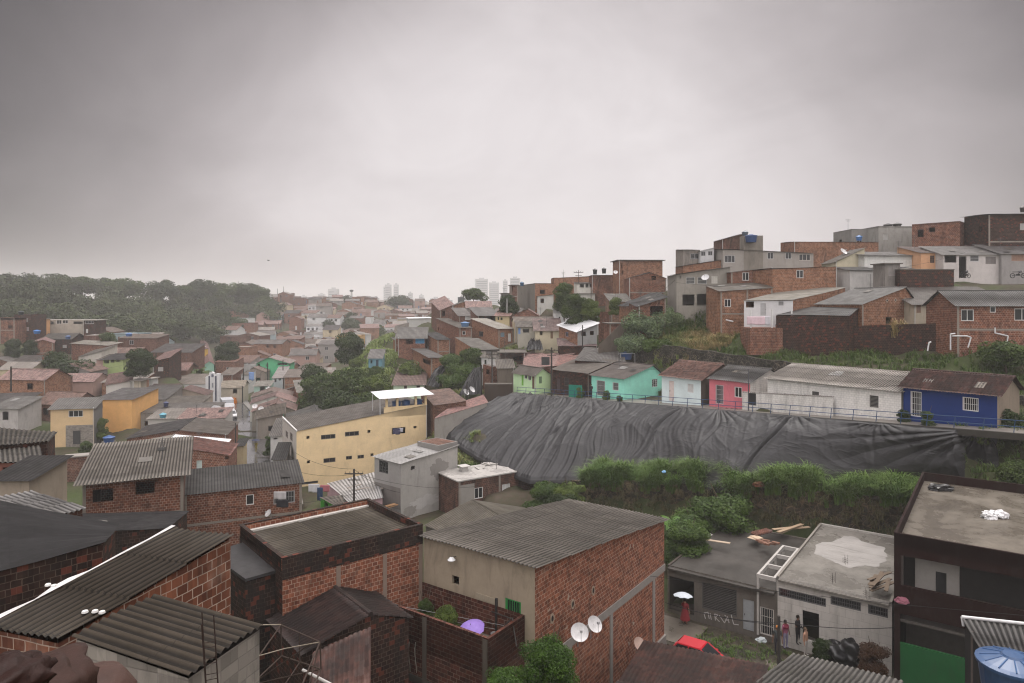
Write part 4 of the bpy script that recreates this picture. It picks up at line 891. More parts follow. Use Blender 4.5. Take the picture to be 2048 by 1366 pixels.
quad_house('white_house', 'white house with long pale corrugated roof and washing on its terrace', [(1488, 602, 87), (1586, 601, 85.5), (1690, 576, 92), (1590, 576, 97)], 3.6, [plaster((.64, .64, .64), .15), brk('orange', .3)], 'corr', 'x', fibre((.34, .32, .27), .3), wins=[('r', 1492, 602, 1508, 615, 'hole'), ('r', 1521, 607, 1532, 631, 'door', (.4, .4, .4)), ('r', 1557, 603, 1567, 611, 'shut', (.3, .3, .3))])
WH_ = HOUSES[-1]; mb = MB(); mb.box((-.5, -3.6, -3), (6.5, -.05, .3)); part(WH_, 'terrace', mb, brk('red', .3))
for x in (-.4, 2.2, 4.6): mb = MB(); mb.box((x, -3.5, .303), (x + .14, -3.36, 2.6)); part(WH_, 'terrace_post', mb, plain((.66, .66, .64), .6))
# long dark wall below the diamond vent house
a, b = P(1551, 655, 84), P(1912, 640, 74); gw = empty('garden_wall', (a.x, a.y, -5.6)); tag(gw, 'long dark mossy brick wall along the top of the right hand grass bank', 'wall')
dv = Vector((b.x - a.x, b.y - a.y, 0)); L0 = dv.length; mb = MB(); nn = Vector((dv.y, -dv.x, 0)).normalized()
wall_face(mb, Vector((0, 0, 0)), dv.normalized(), L0, lambda u: 2.6 + .55 * (u > 9) + .0 * u, -1.5, [], -nn, 0, False, (9,)); wall_face(mb, -nn * .2, dv.normalized(), L0, lambda u: 2.6 + .55 * (u > 9), -1.5, [], -nn, 0, True, (9,))
mb.face([Vector((0, 0, 2.6)), dv.normalized() * 9 + Vector((0, 0, 2.6)), dv.normalized() * 9 - nn * .2 + Vector((0, 0, 2.6)), -nn * .2 + Vector((0, 0, 2.6))]); mb.face([dv.normalized() * 9 + Vector((0, 0, 3.15)), dv + Vector((0, 0, 3.15)), dv - nn * .2 + Vector((0, 0, 3.15)), dv.normalized() * 9 - nn * .2 + Vector((0, 0, 3.15))])
mb.build('wall', brk('dark', .4), gw)

# ------------------------------------------------------------------ middle of the right hand hill
T('brick_house', 'tall orange brick block with flat overhanging roof on the crest, left of the skyline terrace', (1238, 521, 131), 3, ('p', 1325), 6, 8, brk('orange', .3), dict(kind='flat', par=0, over=.45, mat=cem_dk), [('r', 1242, 528, 1245, 536, 'hole'), ('r', 1243, 541, 1246, 549, 'hole')])
T('brick_house', 'brick house with rounded sloping roof line below the tall orange block', (1258, 557, 122), 0, ('p', 1333), 6, 5, brk('red', .3), dict(kind='gy', rise=1.0, ridge=.55, mat=fib_dk, over=.1), [('r', 1303, 552, 1312, 560, 'hole')])
T('brick_house', 'wide brick house on the crest right of the small white balcony house', (1184, 550, 137), 0, ('p', 1258), 6, 5, brk('red', .5), dict(kind='flat', par=.2, mat=cem_dk))
T('white_house', 'small white balcony house with row of four windows on the crest', (1154, 567, 138), 2, ('p', 1213), 5, 4.2, plaster((.62, .61, .56), .3), dict(kind='plane', sy=.3, mat=fib_dk), [('r', 1160, 568, 1168, 575, 'hole'), ('r', 1171, 568, 1177, 575, 'hole'), ('r', 1179, 568, 1185, 575, 'hole'), ('r', 1187, 567, 1192, 575, 'hole'), ('r', 1206, 566, 1209, 575, 'hole')])
T('white_house', 'low white wall house under the white balcony house', (1154, 588, 136), 2, ('p', 1190), 4, 3, plaster((.55, .54, .50), .4), dict(kind='flat', par=0, mat=cem_dk))
T('brick_house', 'long orange brick house on the crest with a rooftop antenna', (1108, 556, 152), 3, ('p', 1192), 6, 6, brk('orange', .25), dict(kind='plane', sx=.4, run='x', mat=fib_dk, over=.1))
T('brick_house', 'half grey half orange brick house on the crest with pale shed at its foot', (1070, 567, 150), 6, ('p', 1108), ('p', 1034), 6, [brk('orange', .2), plaster((.27, .25, .22), .4)], dict(kind='plane', sy=.2, mat=fib_dk, over=.1))
T('white_house', 'tiny white shed house with dark door at the foot of the half grey house', (1075, 593, 148), 0, ('p', 1107), 4, 3.2, plaster((.58, .57, .54), .25), dict(kind='plane', sx=.4, run='x', mat=fib_mid), [('r', 1081, 597, 1088, 606, 'hole')])
T('brick_house', 'narrow two storey house on the crest beside a blue rooftop tank', (1021, 571, 156), 3, ('p', 1036), 5, 5, brk('brown', .3), dict(kind='flat', par=0, over=.3, mat=cem_dk), [('r', 1024, 574, 1026, 582, 'hole')])
T('concrete_house', 'grey low house with dark windows right of the round mango tree', (1001, 587, 165), 0, ('p', 1024), 5, 4, plaster((.32, .31, .29), .4), dict(kind='flat', par=0, over=.3, mat=cem_dk), [('r', 1004, 590, 1007, 595, 'hole'), ('r', 1010, 590, 1014, 595, 'hole')])
T('white_house', 'long white flat roofed house with four windows in the middle of the hill', (1112, 618, 126), 2, ('p', 1197), 6, 5.2, plaster((.66, .66, .65), .2), dict(kind='flat', par=.9, mat=cem), [('r', 1117, 633, 1121, 641, 'glass', WHT), ('r', 1126, 632, 1131, 640, 'shut', (.5, .5, .48)), ('r', 1143, 632, 1148, 641, 'glass', WHT), ('r', 1165, 633, 1170, 642, 'shut', (.5, .5, .48))])
T('brick_house', 'red brick house with ragged top, right of the long white flat roofed house', (1219, 624, 118), 30, ('p', 1247), ('p', 1197), 6, brk('red', .35), dict(kind='flat', par=.2, mat=cem_dk))
T('cream_house', 'cream house with pinkish tile roof and brick gable, middle of the hill', (991, 632, 138), -8, ('p', 1018), 7, 3.5, plaster((.60, .52, .34), .2), dict(kind='plane', sy=1.4, surf='smooth', mat=tile((.36, .19, .15), .2), over=.4), [('r', 995, 634, 998, 640, 'hole'), ('r', 1001, 635, 1005, 640, 'hole')])
T('brick_house', 'low gabled brick house beside the cream house, middle of the hill', (1018, 633, 139), -4, ('p', 1080), 6, 3.2, brk('red', .2), dict(kind='gy', rise=1.5, ridge=.6, surf='smooth', mat=tile((.34, .18, .15), .2)))
T('cream_house', 'beige house with shallow roof and white gable behind the blue door house', (1030, 645, 127), 5, ('p', 1120), 6, 3.2, plaster((.52, .45, .33), .3), dict(kind='gx', rise=.9, surf='smooth', mat=fibre((.24, .20, .165), .4)))
T('brick_house', 'brick house with open dark porch under a wide grey roof, left of the cream house', (956, 631, 142), 25, ('p', 996), ('p', 941), 3.6, [brk('dark', .3), brk('brown', .2)], dict(kind='plane', sy=1.5, surf='smooth', mat=fibre((.20, .19, .18), .4), over=.4), [('r', 960, 634, 992, 644, 'hole')])
T('brick_house', 'brown brick house with grey lean-to roof and white door, next to the open porch house', (918, 632, 146), 20, ('p', 942), ('p', 904), 4.5, brk('brown', .3), dict(kind='plane', sy=1.6, surf='smooth', mat=fibre((.22, .20, .185), .4)), [('r', 930, 630, 941, 640, 'shut', WHT)])
T('brick_house', 'long brown house with pink sheet roof at the tip of the spur', (880, 620, 160), 20, ('p', 906), ('p', 863), 5, brk('brown', .25), dict(kind='plane', sy=2.0, sx=1.2, run='y', surf='smooth', mat=tile((.36, .22, .19), .1)), [('r', 884, 622, 890, 632, 'hole')])
T('brick_house', 'brick gable house with weathered walls behind the pink roofed house', (906, 612, 165), 14, ('p', 956), ('p', 900), 4, brk('orange', .3), dict(kind='gy', rise=1.0, ridge=.45, surf='smooth', mat=fib_mid))
T('white_house', 'low long white shed house with pale roof at the far tip of the spur', (817, 637, 175), 35, ('p', 862), ('p', 814), 3.6, plaster((.62, .62, .60), .2), dict(kind='plane', sy=.2, surf='smooth', mat=fib_wh), [('l', 815, 640, 816.5, 648, 'hole')])
T('brick_house', 'bright orange brick house with pale slab roof and white door on the slope edge', (997, 658, 128), 28, ('p', 1027), ('p', 944), 3.4, brk('orange', .12), dict(kind='plane', sy=1.6, surf='smooth', mat=fibre((.46, .43, .37), .2), over=.35), [('r', 1001, 665, 1009, 674, 'shut', (.2, .28, .33)), ('r', 1016, 667, 1022, 683, 'door', WHT), ('l', 958, 663, 966, 673, 'grille', (.1, .1, .1))])
T('brick_house', 'brick house with blue tank on top, left of the bright orange house', (919, 656, 132), 16, ('p', 944), ('p', 873), 3.6, brk('red', .2), dict(kind='plane', sy=1.2, surf='smooth', mat=fib_mid), [('r', 925, 662, 931, 670, 'glass', WHT), ('l', 876, 655, 878, 662, 'hole'), ('l', 883, 658, 885, 665, 'hole')])
quad_house('brick_house', 'brick house with long sloping grey roof and shaded porch above the bushes', [(952, 701, 116), (999, 699, 115), (957, 677, 126), (911, 675, 127)], 3.2, [plaster((.13, .12, .11), .3), brk('orange', .15)], 'smooth', 'y', fibre((.21, .195, .17), .45), wins=[('l', 929, 692, 935, 702, 'hole')])
T('brick_house', 'orange brick house with dark broken roof above the spur slope', (875, 680, 132), 25, ('p', 900), ('p', 850), 4.5, brk('orange', .2), dict(kind='plane', sy=1.0, surf='smooth', mat=fib_dk))
T('brick_house', 'house with blue shutter panel and white posts under a grey roof on the spur', (796, 676, 135), 5, ('p', 850), 5, 3.0, brk('red', .3), dict(kind='plane', sy=1.7, surf='smooth', mat=fibre((.20, .19, .175), .4), over=.5), [('r', 812, 678, 826, 688, 'hole'), ('r', 831, 674, 849, 687, 'shut', (.06, .24, .42))])
T('brick_house', 'weathered brick house at the left edge of the spur above the trees', (790, 666, 142), 8, ('p', 815), 6, 5, brk('red', .3), dict(kind='plane', sy=1.2, sx=.6, run='y', surf='smooth', mat=fib_mid), [('r', 800, 666, 804, 671, 'hole')])
T('brick_house', 'long brick house with dark porch and flat roof hanging over the spur slope', (862, 716, 118), 18, ('p', 886), ('p', 786), 3.2, brk('orange', .2), dict(kind='plane', sy=1.0, surf='smooth', mat=fibre((.17, .16, .15), .4), over=.5), [('l', 790, 714, 797, 726, 'hole'), ('l', 845, 719, 860, 728, 'hole')])
T('blue_hut', 'small turquoise blue hut among the slope trees', (737, 717, 128), 5, ('p', 764), 5, 2.2, plaster((.20, .34, .40), .45), dict(kind='plane', sy=1.3, surf='smooth', mat=fibre((.22, .21, .2), .4)), [('r', 741, 720, 745, 727, 'hole'), ('r', 752, 720, 757, 735, 'door', (.03, .05, .07))])
T('pale_green_house', 'pale green house with brown and white roof behind the yellow building', (787, 771, 110), 6, ('p', 848), ('p', 764), 3.0, plaster((.56, .66, .53), .15), dict(kind='plane', sy=1.3, surf='smooth', mat=fibre((.22, .15, .13), .4), over=.35), [('r', 808, 771, 814, 780, 'glass', BRN), ('r', 833, 769, 840, 777, 'glass', BRN)])
quad_house('tiled_house', 'house under faded brown tile roof touching the yellow building', [(868, 812, 88), (932, 802, 90), (898, 777, 99), (842, 783, 97)], 3, brk('brown', .3), 'smooth', 'y', tile((.26, .15, .11), .3))
quad_house('pink_roof_house', 'long low house with pinkish sheet roof along the left edge of the tarpaulin', [(869, 838, 84), (974, 806, 92), (966, 790, 96), (905, 812, 90)], 2.8, plaster((.40, .38, .35), .4), 'smooth', 'x', tile((.36, .17, .145), .15))
T('brick_house', 'small two tone brick house behind dark poles at the street corner', (984, 734, 106), 20, ('p', 997), ('p', 966), 4.5, brk('red', .35), dict(kind='flat', par=.1, mat=cem_dk), [('l', 972, 739, 979, 749, 'hole')])
T('concrete_house', 'windowless dirty grey house with sloping roof left of the lime green house', (996, 737, 103), 4, ('p', 1028), 5, 4.4, plaster((.22, .19, .16), .5), dict(kind='plane', sy=.9, surf='smooth', mat=fib_mid))
T('garden_wall', 'black streaked retaining wall at the left end of the upper street', (969, 769, 99), -2, ('p', 1024), 1, 3, plaster((.10, .075, .06), .8), dict(kind='flat', par=0, over=.02, mat=cem_dk), cat='wall')
T('white_house', 'little white house with sagging grey roof above the slope tarpaulin', (963, 715, 112), 3, ('p', 998), 5, 4, plaster((.58, .58, .56), .3), dict(kind='plane', sy=1.0, surf='smooth', mat=fib_mid), [('r', 969, 720, 973, 729, 'hole')])
T('dark_brick_house', 'dark brick house with flat black roof edge beside the pink tile roofs', (998, 706, 113), 0, ('p', 1050), 6, 4, brk('dark', .3), dict(kind='flat', par=0, over=.3, mat=cem_dk), [('r', 1020, 711, 1045, 722, 'hole')])
quad_house('tiled_house', 'house under checkered pink clay tile roof behind the lime green house', [(1046, 736, 103), (1108, 733, 98), (1150, 706, 110), (1050, 706, 117)], 3, brk('brown', .3), 'tile', 'y', tile((.38, .20, .17), .15))
quad_house('tiled_house', 'house under red clay tile roof behind the dark sooty house', [(1110, 733, 97), (1170, 722, 96), (1186, 709, 104), (1120, 712, 108)], 3, brk('brown', .3), 'tile', 'y', tile((.36, .15, .12), .25))
quad_house('grey_roof_house', 'low house with wide folded grey roof behind the turquoise house', [(1150, 722, 96), (1250, 726, 92), (1245, 700, 100), (1170, 695, 106)], 3, brk('dark', .3), 'smooth', 'y', fibre((.16, .15, .14), .4))
T('brick_house', 'low dark brick house behind the pink roofs below the concrete stair', (1118, 692, 110), -2, ('p', 1192), 5, 3.4, brk('dark', .2), dict(kind='plane', sy=.9, surf='tile', mat=tile((.30, .19, .18), .3)))
T('cream_house', 'cream house with brown tile roof and small garden, beside the white roofed house', (1071, 661, 118), 0, ('p', 1122), 7, 3.6, plaster((.60, .55, .42), .2), dict(kind='plane', sy=1.8, surf='smooth', mat=tile((.25, .16, .14), .3), over=.4), [('r', 1080, 662, 1085, 670, 'hole'), ('r', 1101, 663, 1106, 677, 'door', (.2, .13, .08))])
T('white_roof_house', 'house with bright white sheet roof and mixed brick and grey walls', (1155, 663, 110), 20, ('p', 1194), ('p', 1118), 3.6, [plaster((.44, .45, .44), .3), brk('orange', .2)], dict(kind='plane', sy=.8, sx=1.2, run='y', surf='smooth', mat=fib_wh, over=.4), [('l', 1131, 664, 1137, 673, 'glass', (.2, .2, .3)), ('r', 1163, 663, 1172, 672, 'hole'), ('r', 1180, 662, 1188, 670, 'hole')])
T('blue_door_house', 'grey house with bright blue door under a dark roof', (1036, 654, 121), 2, ('p', 1078), 5, 3.2, plaster((.46, .44, .38), .3), dict(kind='plane', sy=.8, surf='smooth', mat=fib_mid, over=.4), [('r', 1035, 656, 1041, 668, 'door', (.16, .28, .55)), ('r', 1046, 658, 1058, 665, 'hole')])
T('brick_house', 'brick house with dark corrugated roof below the tall orange block on the crest', (1222, 603, 117), 3, ('p', 1262), 5, 4.2, brk('pale', .3), dict(kind='plane', sy=1.3, surf='smooth', mat=fibre((.17, .16, .14), .5), over=.3), [('r', 1238, 608, 1243, 616, 'glass', WHT)])
T('brick_house', 'house with stepped roofs and pale gable left of the pillared house', (1262, 612, 103), 8, ('p', 1325), 6, 4.5, brk('orange', .35), dict(kind='plane', sx=1.9, run='x', surf='smooth', mat=fib_dk, over=.3))
T('porch_house', 'open porch with white posts under a dark roof beside the grass bank', (1277, 612, 98), 10, ('p', 1332), 4, 3.4, brk('red', .4), dict(kind='plane', sx=1.2, sy=.6, run='x', surf='smooth', mat=fib_dk, over=.4), [('r', 1300, 612, 1326, 632, 'hole')])
T('brick_house', 'red barred porch house at the head of the concrete stair', (1219, 648, 103), 5, ('p', 1262), 4, 5, brk('red', .4), dict(kind='flat', par=0, mat=cem_dk), [('r', 1242, 634, 1262, 646, 'grille', (.35, .06, .05))])
# stair
sa, sb = P(1252, 644, 101), P(1195, 700, 101); st = empty('concrete_stair', (sb.x, sb.y, sb.z - 2)); tag(st, 'steep concrete stair with dark parapet climbing the hill beside the grass bank', 'stair')
mb = MB(); dv = sa - sb; n = 22
for k in range(n):
    p = dv * (k / n); q = dv * ((k + 1) / n); mb.box((p.x, -.9, -2), (q.x, .9, 2 + q.z))
mb.build('steps', plain((.33, .31, .28), .8), st); mb = MB()
mb.hexa([Vector((0, -1.15, -2)), Vector((dv.x, -1.15, -2 + dv.z)), Vector((dv.x, -.95, -2 + dv.z)), Vector((0, -.95, -2)), Vector((0, -1.15, 2.7)), Vector((dv.x, -1.15, 2.7 + dv.z)), Vector((dv.x, -.95, 2.7 + dv.z)), Vector((0, -.95, 2.7))]); mb.build('parapet', plaster((.17, .145, .12), .6), st)

# ------------------------------------------------------------------ the left side of the valley
T('brick_house', 'dark red brick tower house with rooftop tank at the left edge', (28, 629, 172), 2, ('p', 62), 6, 7, brk('dark', .12), dict(kind='flat', par=.2, mat=cem_dk), [('r', 50, 636, 56, 644, 'shut', (.35, .33, .32)), ('r', 36, 653, 42, 663, 'shut', (.33, .27, .24)), ('r', 53, 654, 58, 662, 'shut', (.35, .3, .3))])
T('brick_house', 'lower red brick house with concrete frame at the left edge', (-30, 636, 168), 0, ('p', 29), 6, 6, brk('red', .45), dict(kind='flat', par=.5, mat=cem_dk), [('r', 16, 651, 25, 657, 'hole')])
T('concrete_house', 'long bare block house with row of windows at the foot of the wood', (77, 640, 188), 2, ('p', 168), 6, 5.5, plaster((.47, .43, .37), .3), dict(kind='flat', par=.1, mat=cem), [('r', 80, 644, 85, 649, 'hole'), ('r', 100, 643, 108, 649, 'hole'), ('r', 113, 640, 123, 648, 'glass', WHT), ('r', 125, 640, 136, 647, 'glass', WHT), ('r', 147, 643, 165, 648, 'hole')])
T('brick_house', 'dark brick house with glazed gallery at the right end of the long block house', (168, 641, 187), 5, ('p', 190), 6, 7, brk('dark', .2), dict(kind='flat', par=0, over=.4, mat=cem), [('r', 170, 642, 188, 647, 'glass', WHT), ('r', 172, 658, 176, 666, 'shut', WHT)])
T('orange_hut', 'narrow white and orange painted house beside the brick tower', (61, 640, 182), 3, ('p', 77), 5, 5, plaster((.62, .38, .2), .2), dict(kind='plane', sy=.2, mat=fib_mid))
T('dark_roof_house', 'house with low dark brown hip roof below the long block house', (86, 678, 172), 8, ('p', 142), 7, 3.2, brk('dark', .2), dict(kind='gx', rise=1.2, surf='smooth', mat=fibre((.10, .09, .075), .5), over=.5))
T('brick_house', 'brick house with faded pink sheet roof and white pipes down its corner', (64, 687, 160), 32, ('p', 106), ('p', 12), 4.6, brk('red', .3), dict(kind='gy', rise=.8, ridge=.5, surf='smooth', mat=tile((.34, .17, .16), .1)), [('l', 51, 688, 58, 695, 'glass', BRN)])
T('brick_house', 'long low brick house with flat light roof and white corner post, left valley side', (218, 691, 166), 74, ('p', 243), ('p', 143), 3.6, brk('red', .3), dict(kind='plane', sx=.5, sy=.3, run='x', surf='smooth', mat=fibre((.36, .33, .28), .4), over=.4), [('r', 223, 693, 233, 699, 'glass', WHT)])
T('brick_house', 'small brick house among trees with mossy slab roof, above the long low brick house', (167, 671, 178), 3, ('p', 192), 5, 4, brk('brown', .3), dict(kind='flat', par=.1, mat=cem))
T('white_house', 'white house with stained gable wall behind the large dark tree', (157, 714, 152), 8, ('p', 204), ('p', 120), 4, plaster((.56, .53, .48), .4), dict(kind='plane', sx=1.2, sy=1.0, run='y', surf='smooth', mat=fib_mid))
T('pale_green_house', 'house with lime green lower wall and dark openings, right of the large dark tree', (206, 719, 149), 0, ('p', 246), 5, 3.6, plaster((.42, .50, .25), .25), dict(kind='plane', sy=.8, surf='smooth', mat=fib_dk, over=.5), [('r', 208, 720, 218, 727, 'hole'), ('r', 221, 719, 229, 725, 'hole'), ('r', 232, 718, 240, 724, 'hole')])
T('pink_house', 'pinkish plastered house end with door, left of the lime green wall', (193, 720, 150), 0, ('p', 206), 5, 3.6, plaster((.48, .34, .3), .3), dict(kind='plane', sy=.8, surf='smooth', mat=fib_mid))
T('white_house', 'white house with single window and brown roof at the left edge', (10, 731, 150), 0, ('p', 46), 6, 3, plaster((.60, .60, .60), .2), dict(kind='plane', sy=1.6, surf='smooth', mat=fibre((.10, .085, .075), .4), over=.5), [('r', 22, 734, 34, 740, 'hole')])
T('cream_house', 'house with dark carport and cream gable beside the white house, left edge', (46, 730, 151), 10, ('p', 94), 6, 3, plaster((.52, .45, .33), .2), dict(kind='gy', rise=.9, ridge=.8, surf='smooth', mat=fibre((.15, .11, .085), .4)), [('r', 47, 733, 63, 746, 'hole')])
T('brick_house', 'windowless brick house with pale slab roof at the left, below the dark tree', (36, 765, 126), -3, ('p', 121), 3.2, 3.2, brk('brown', .25, .3, .16), dict(kind='plane', sy=.9, surf='smooth', mat=fibre((.20, .18, .15), .4)))
T('cream_house', 'cream upper storey with sliding window on a grey stone ground floor', (101, 818, 101), 10, ('p', 188), ('p', 80), 5.5, [plaster((.64, .50, .32), .15), plaster((.22, .215, .21), .3)], dict(kind='plane', sy=1.0, mat=fib_grey, over=.35), [('r', 137, 821, 166, 834, 'glass', (.6, .6, .6)), ('r', 143, 859, 157, 893, 'louvre', (.12, .12, .12))])
CH = HOUSES[-1]; mb = MB(); mb.box((2.1, -.12, -2.5), (CH.Lr - .1, -.003, 3.0)); lb = part(CH, 'stone_front', mb, brick('grey', .1, .25, .12))
mb = MB(); mb.box((3.1, -.17, .2), (4.1, -.125, 2.2)); fit = part(CH, 'barred_window', mb, plain((.05, .05, .05), .5))
T('orange_house', 'house with plain bright orange side wall and tiny window', (188, 800, 108), 3, ('p', 264), 9, 4.2, plaster((.76, .48, .22), .15), dict(kind='plane', sy=.7, surf='smooth', mat=fibre((.15, .14, .135), .4)), [('r', 202, 811, 206, 816, 'hole')])
T('white_house', 'long white house with red brown tile roof and dark window, below the round tree', (212, 770, 126), 22, ('p', 262), 4, 2.8, plaster((.64, .62, .58), .2), dict(kind='plane', sy=1.5, sx=.6, run='y', surf='tile', mat=tile((.18, .09, .07), .3)), [('r', 213, 763, 234, 769, 'hole')])
T('church_hall', 'long pale hall with beige roof joined to the white church front', (305, 769, 148), 0, ('p', 411), 9, 5, plaster((.58, .58, .57), .12), dict(kind='plane', sy=1.3, surf='smooth', mat=fibre((.30, .26, .22), .3), over=.1), cat='church hall')
T('white_house', 'tall narrow white house with stained walls left of the pale hall', (298, 758, 132), 3, ('p', 305), ('p', 286), 4.5, plaster((.60, .60, .58), .4), dict(kind='flat', par=0, mat=cem))
T('water_tower', 'cream concrete water tower with mossy slab top', (268, 762, 125), 8, ('p', 282), 2.6, 5, plaster((.50, .46, .38), .35), dict(kind='flat', par=0, over=.6, mat=cem_dk), cat='water tower')
T('grey_roof_house', 'house with flat grey roof behind the orange wall house', (262, 800, 122), 5, ('p', 330), 8, 3, plaster((.3, .28, .26), .4), dict(kind='plane', sy=1.5, surf='smooth', mat=fibre((.145, .135, .125), .4)))
T('tiled_house', 'house with dark tile roof in front of the pale hall', (283, 791, 126), 6, ('p', 336), 6, 3, brk('dark', .2), dict(kind='plane', sy=1.3, surf='smooth', mat=tile((.15, .085, .065), .4)))
T('tiled_house', 'gabled tile roof house with white rake boards in front of the church', (340, 792, 130), 12, ('p', 412), 6, 3, plaster((.42, .36, .3), .3), dict(kind='gy', rise=1.3, ridge=.35, surf='smooth', mat=tile((.20, .10, .08), .3)))
T('grey_roof_house', 'long low roof with pale ledge wall below the gabled tile house', (276, 808, 120), 4, ('p', 400), 5, 3, plaster((.46, .42, .37), .4), dict(kind='plane', sy=.6, surf='smooth', mat=fib_mid))
T('grey_roof_house', 'low dark roofed house with small black tank, middle of the left valley side', (264, 826, 111), 5, ('p', 425), 6, 3, plaster((.40, .38, .35), .5), dict(kind='plane', sy=.6, surf='smooth', mat=fibre((.18, .165, .15), .5)))
T('white_roof_house', 'low house with pinkish tile roof and white verge boards beside the road', (356, 838, 105), 8, ('p', 448), 5, 3, plaster((.55, .53, .5), .3), dict(kind='plane', sy=.8, surf='smooth', mat=tile((.34, .2, .17), .15)))
T('grey_roof_house', 'pale slab roofed house with turquoise tank on top', (296, 838, 106), 6, ('p', 356), 5, 3, plaster((.5, .48, .45), .4), dict(kind='plane', sy=.7, surf='smooth', mat=fibre((.33, .3, .265), .3)))
T('dark_roof_house', 'brick house with wide charcoal gable roof, left of the wet road', (254, 878, 91), 13, ('p', 452), 10, 3.8, brk('red', .2), dict(kind='gy', rise=.9, ridge=.52, surf='smooth', mat=fibre((.065, .06, .058), .4), mat2=fibre((.145, .125, .105), .4)))
T('white_roof_house', 'house with half beige half bright white gable roof, in front of the charcoal roof', (222, 906, 84), 14, ('p', 446), 5, 3.5, brk('red', .2), dict(kind='gy', rise=.95, ridge=.47, surf='smooth', mat=fibre((.36, .33, .28), .25), mat2=fib_wh))
T('brick_house', 'brick house with red clay tile gable roof and one curtained window beside the road', (240, 922, 78), 14, ('p', 458), 6.2, 3.9, brk('red', .2), dict(kind='gy', rise=1.1, ridge=.56, surf='tile', mat=tile((.30, .11, .08), .2), over=.2), [('r', 393, 921, 404, 937, 'shut', (.5, .58, .55)), ('r', 450, 913, 457, 919, 'hole')])
T('brick_house', 'brick house with two unglazed openings under a wide grey corrugated roof', (165, 968, 50), 24, ('p', 367), ('p', 113), 5.6, [brk('red', .35), brk('brown', .45)], dict(kind='plane', sy=1.0, mat=fibre((.235, .21, .18), .35), over=.55), [('r', 185, 978, 226, 1004, 'hole'), ('r', 271, 963, 309, 988, 'hole')])
T('brick_house', 'long brick house with black and brown roof, drying cloths at its window', (368, 990, 55), 24, ('p', 604), 4.5, 5.0, brk('red', .2), dict(kind='plane', sy=.9, surf='smooth', mat=fibre((.085, .08, .075), .5), over=.2), [('r', 492, 989, 508, 1010, 'glass', WHT), ('r', 547, 983, 590, 1007, 'grille', (.35, .35, .35))])
quad_house('brown_roof_house', 'small gable of faded brown sheets at the left, second roof above the black roof', [(-40, 893, 39), (95, 884, 42), (110, 868, 46), (-40, 855, 46)], 2.8, brk('dark', .3), 'corr', 'y', fibre((.12, .105, .085), .5))
quad_house('pink_house', 'dull pink house with grey corrugated roof at the left edge', [(-40, 926, 36), (84, 927, 37), (76, 891, 42), (-40, 893, 41)], 2.9, [plaster((.30, .15, .12), .4)], 'corr', 'y', fibre((.17, .155, .135), .5), wins=[('r', 5, 932, 22, 952, 'hole'), ('r', 44, 930, 70, 954, 'hole')])
T('yard_shelter', 'yard shelter with pale corrugated front and white panel, left edge', (-20, 962, 33), 2, ('p', 58), 3, 2.6, plaster((.38, .33, .27), .4), dict(kind='plane', sy=.4, surf='smooth', mat=fib_dk), cat='shelter')
T('white_house', 'small white house with ribbed roof at the left edge, below the brick house', (-20, 818, 100), 0, ('p', 36), 5, 3, plaster((.48, .46, .44), .4), dict(kind='plane', sy=1.0, mat=fib_grey, over=.3), [('r', 5, 823, 17, 840, 'hole')])
T('brick_hut', 'squat brick hut with slab top in front of the beige roof', (130, 916, 80), 25, ('p', 183), ('p', 126), 2.6, brk('brown', .3), dict(kind='flat', par=0, over=.15, mat=cem), cat='hut')
T('brick_plinth', 'square brick plinth carrying a blue tank beside the beige roof', (203, 889, 84), 25, ('p', 228), 1.4, 3.4, brk('dark', .3), dict(kind='flat', par=0, over=.05, mat=cem_dk), cat='plinth')

# ------------------------------------------------------------------ along the road and the valley floor
T('green_house', 'two storey sea green house with open gallery in the valley', (512, 727, 183), 8, ('p', 577), 9, 5.5, plaster((.16, .52, .30), .15), dict(kind='gy', rise=1.6, ridge=.4, surf='smooth', mat=fibre((.36, .29, .26), .3), over=.5), [('r', 515, 728, 520, 733, 'hole'), ('r', 531, 727, 537, 734, 'shut', (.08, .3, .16)), ('r', 555, 726, 575, 730, 'hole')])
T('brick_house', 'long red brick house with orange tile roof edge and white end, in the valley', (431, 724, 190), 5, ('p', 470), 8, 4, brk('red', .15), dict(kind='plane', sy=.7, surf='smooth', mat=tile((.36, .15, .09), .1)))
T('mint_house', 'small mint green house with red roof and dark door, in front of the yellow house', (409, 729, 182), 25, ('p', 428), ('p', 388), 4, plaster((.38, .62, .50), .15), dict(kind='gy', rise=.8, surf='smooth', mat=tile((.3, .14, .12), .2)), [('l', 403, 729, 408, 738, 'hole')])
T('yellow_house', 'narrow bright yellow house in the valley', (385, 706, 200), 3, ('p', 400), 6, 5.5, plaster((.74, .52, .14), .1), dict(kind='plane', sx=.8, mat=fib_mid))
T('blue_house', 'house with royal blue front under a white slab roof with grey tank', (355, 696, 205), 3, ('p', 392), 6, 5, plaster((.05, .12, .42), .15), dict(kind='flat', par=0, over=.5, mat=fib_wh))
T('blue_house', 'small bright blue wall house above the tiled shed', (360, 709, 195), 3, ('p', 371), 5, 4, plaster((.14, .30, .60), .1), dict(kind='flat', par=0, mat=cem))
T('tiled_house', 'house with faded red tile roof and wooden porch among gardens', (333, 740, 155), 8, ('p', 373), 7, 3, plaster((.25, .16, .12), .4), dict(kind='gx', rise=1.3, surf='smooth', mat=tile((.30, .15, .12), .2), over=.5))
T('tiled_house', 'house with pale verge and reddish roof right of the round tree', (306, 723, 145), 6, ('p', 338), 7, 3, brk('dark', .2), dict(kind='plane', sy=1.4, sx=.8, run='y', surf='smooth', mat=tile((.27, .14, .12), .2), over=.4))
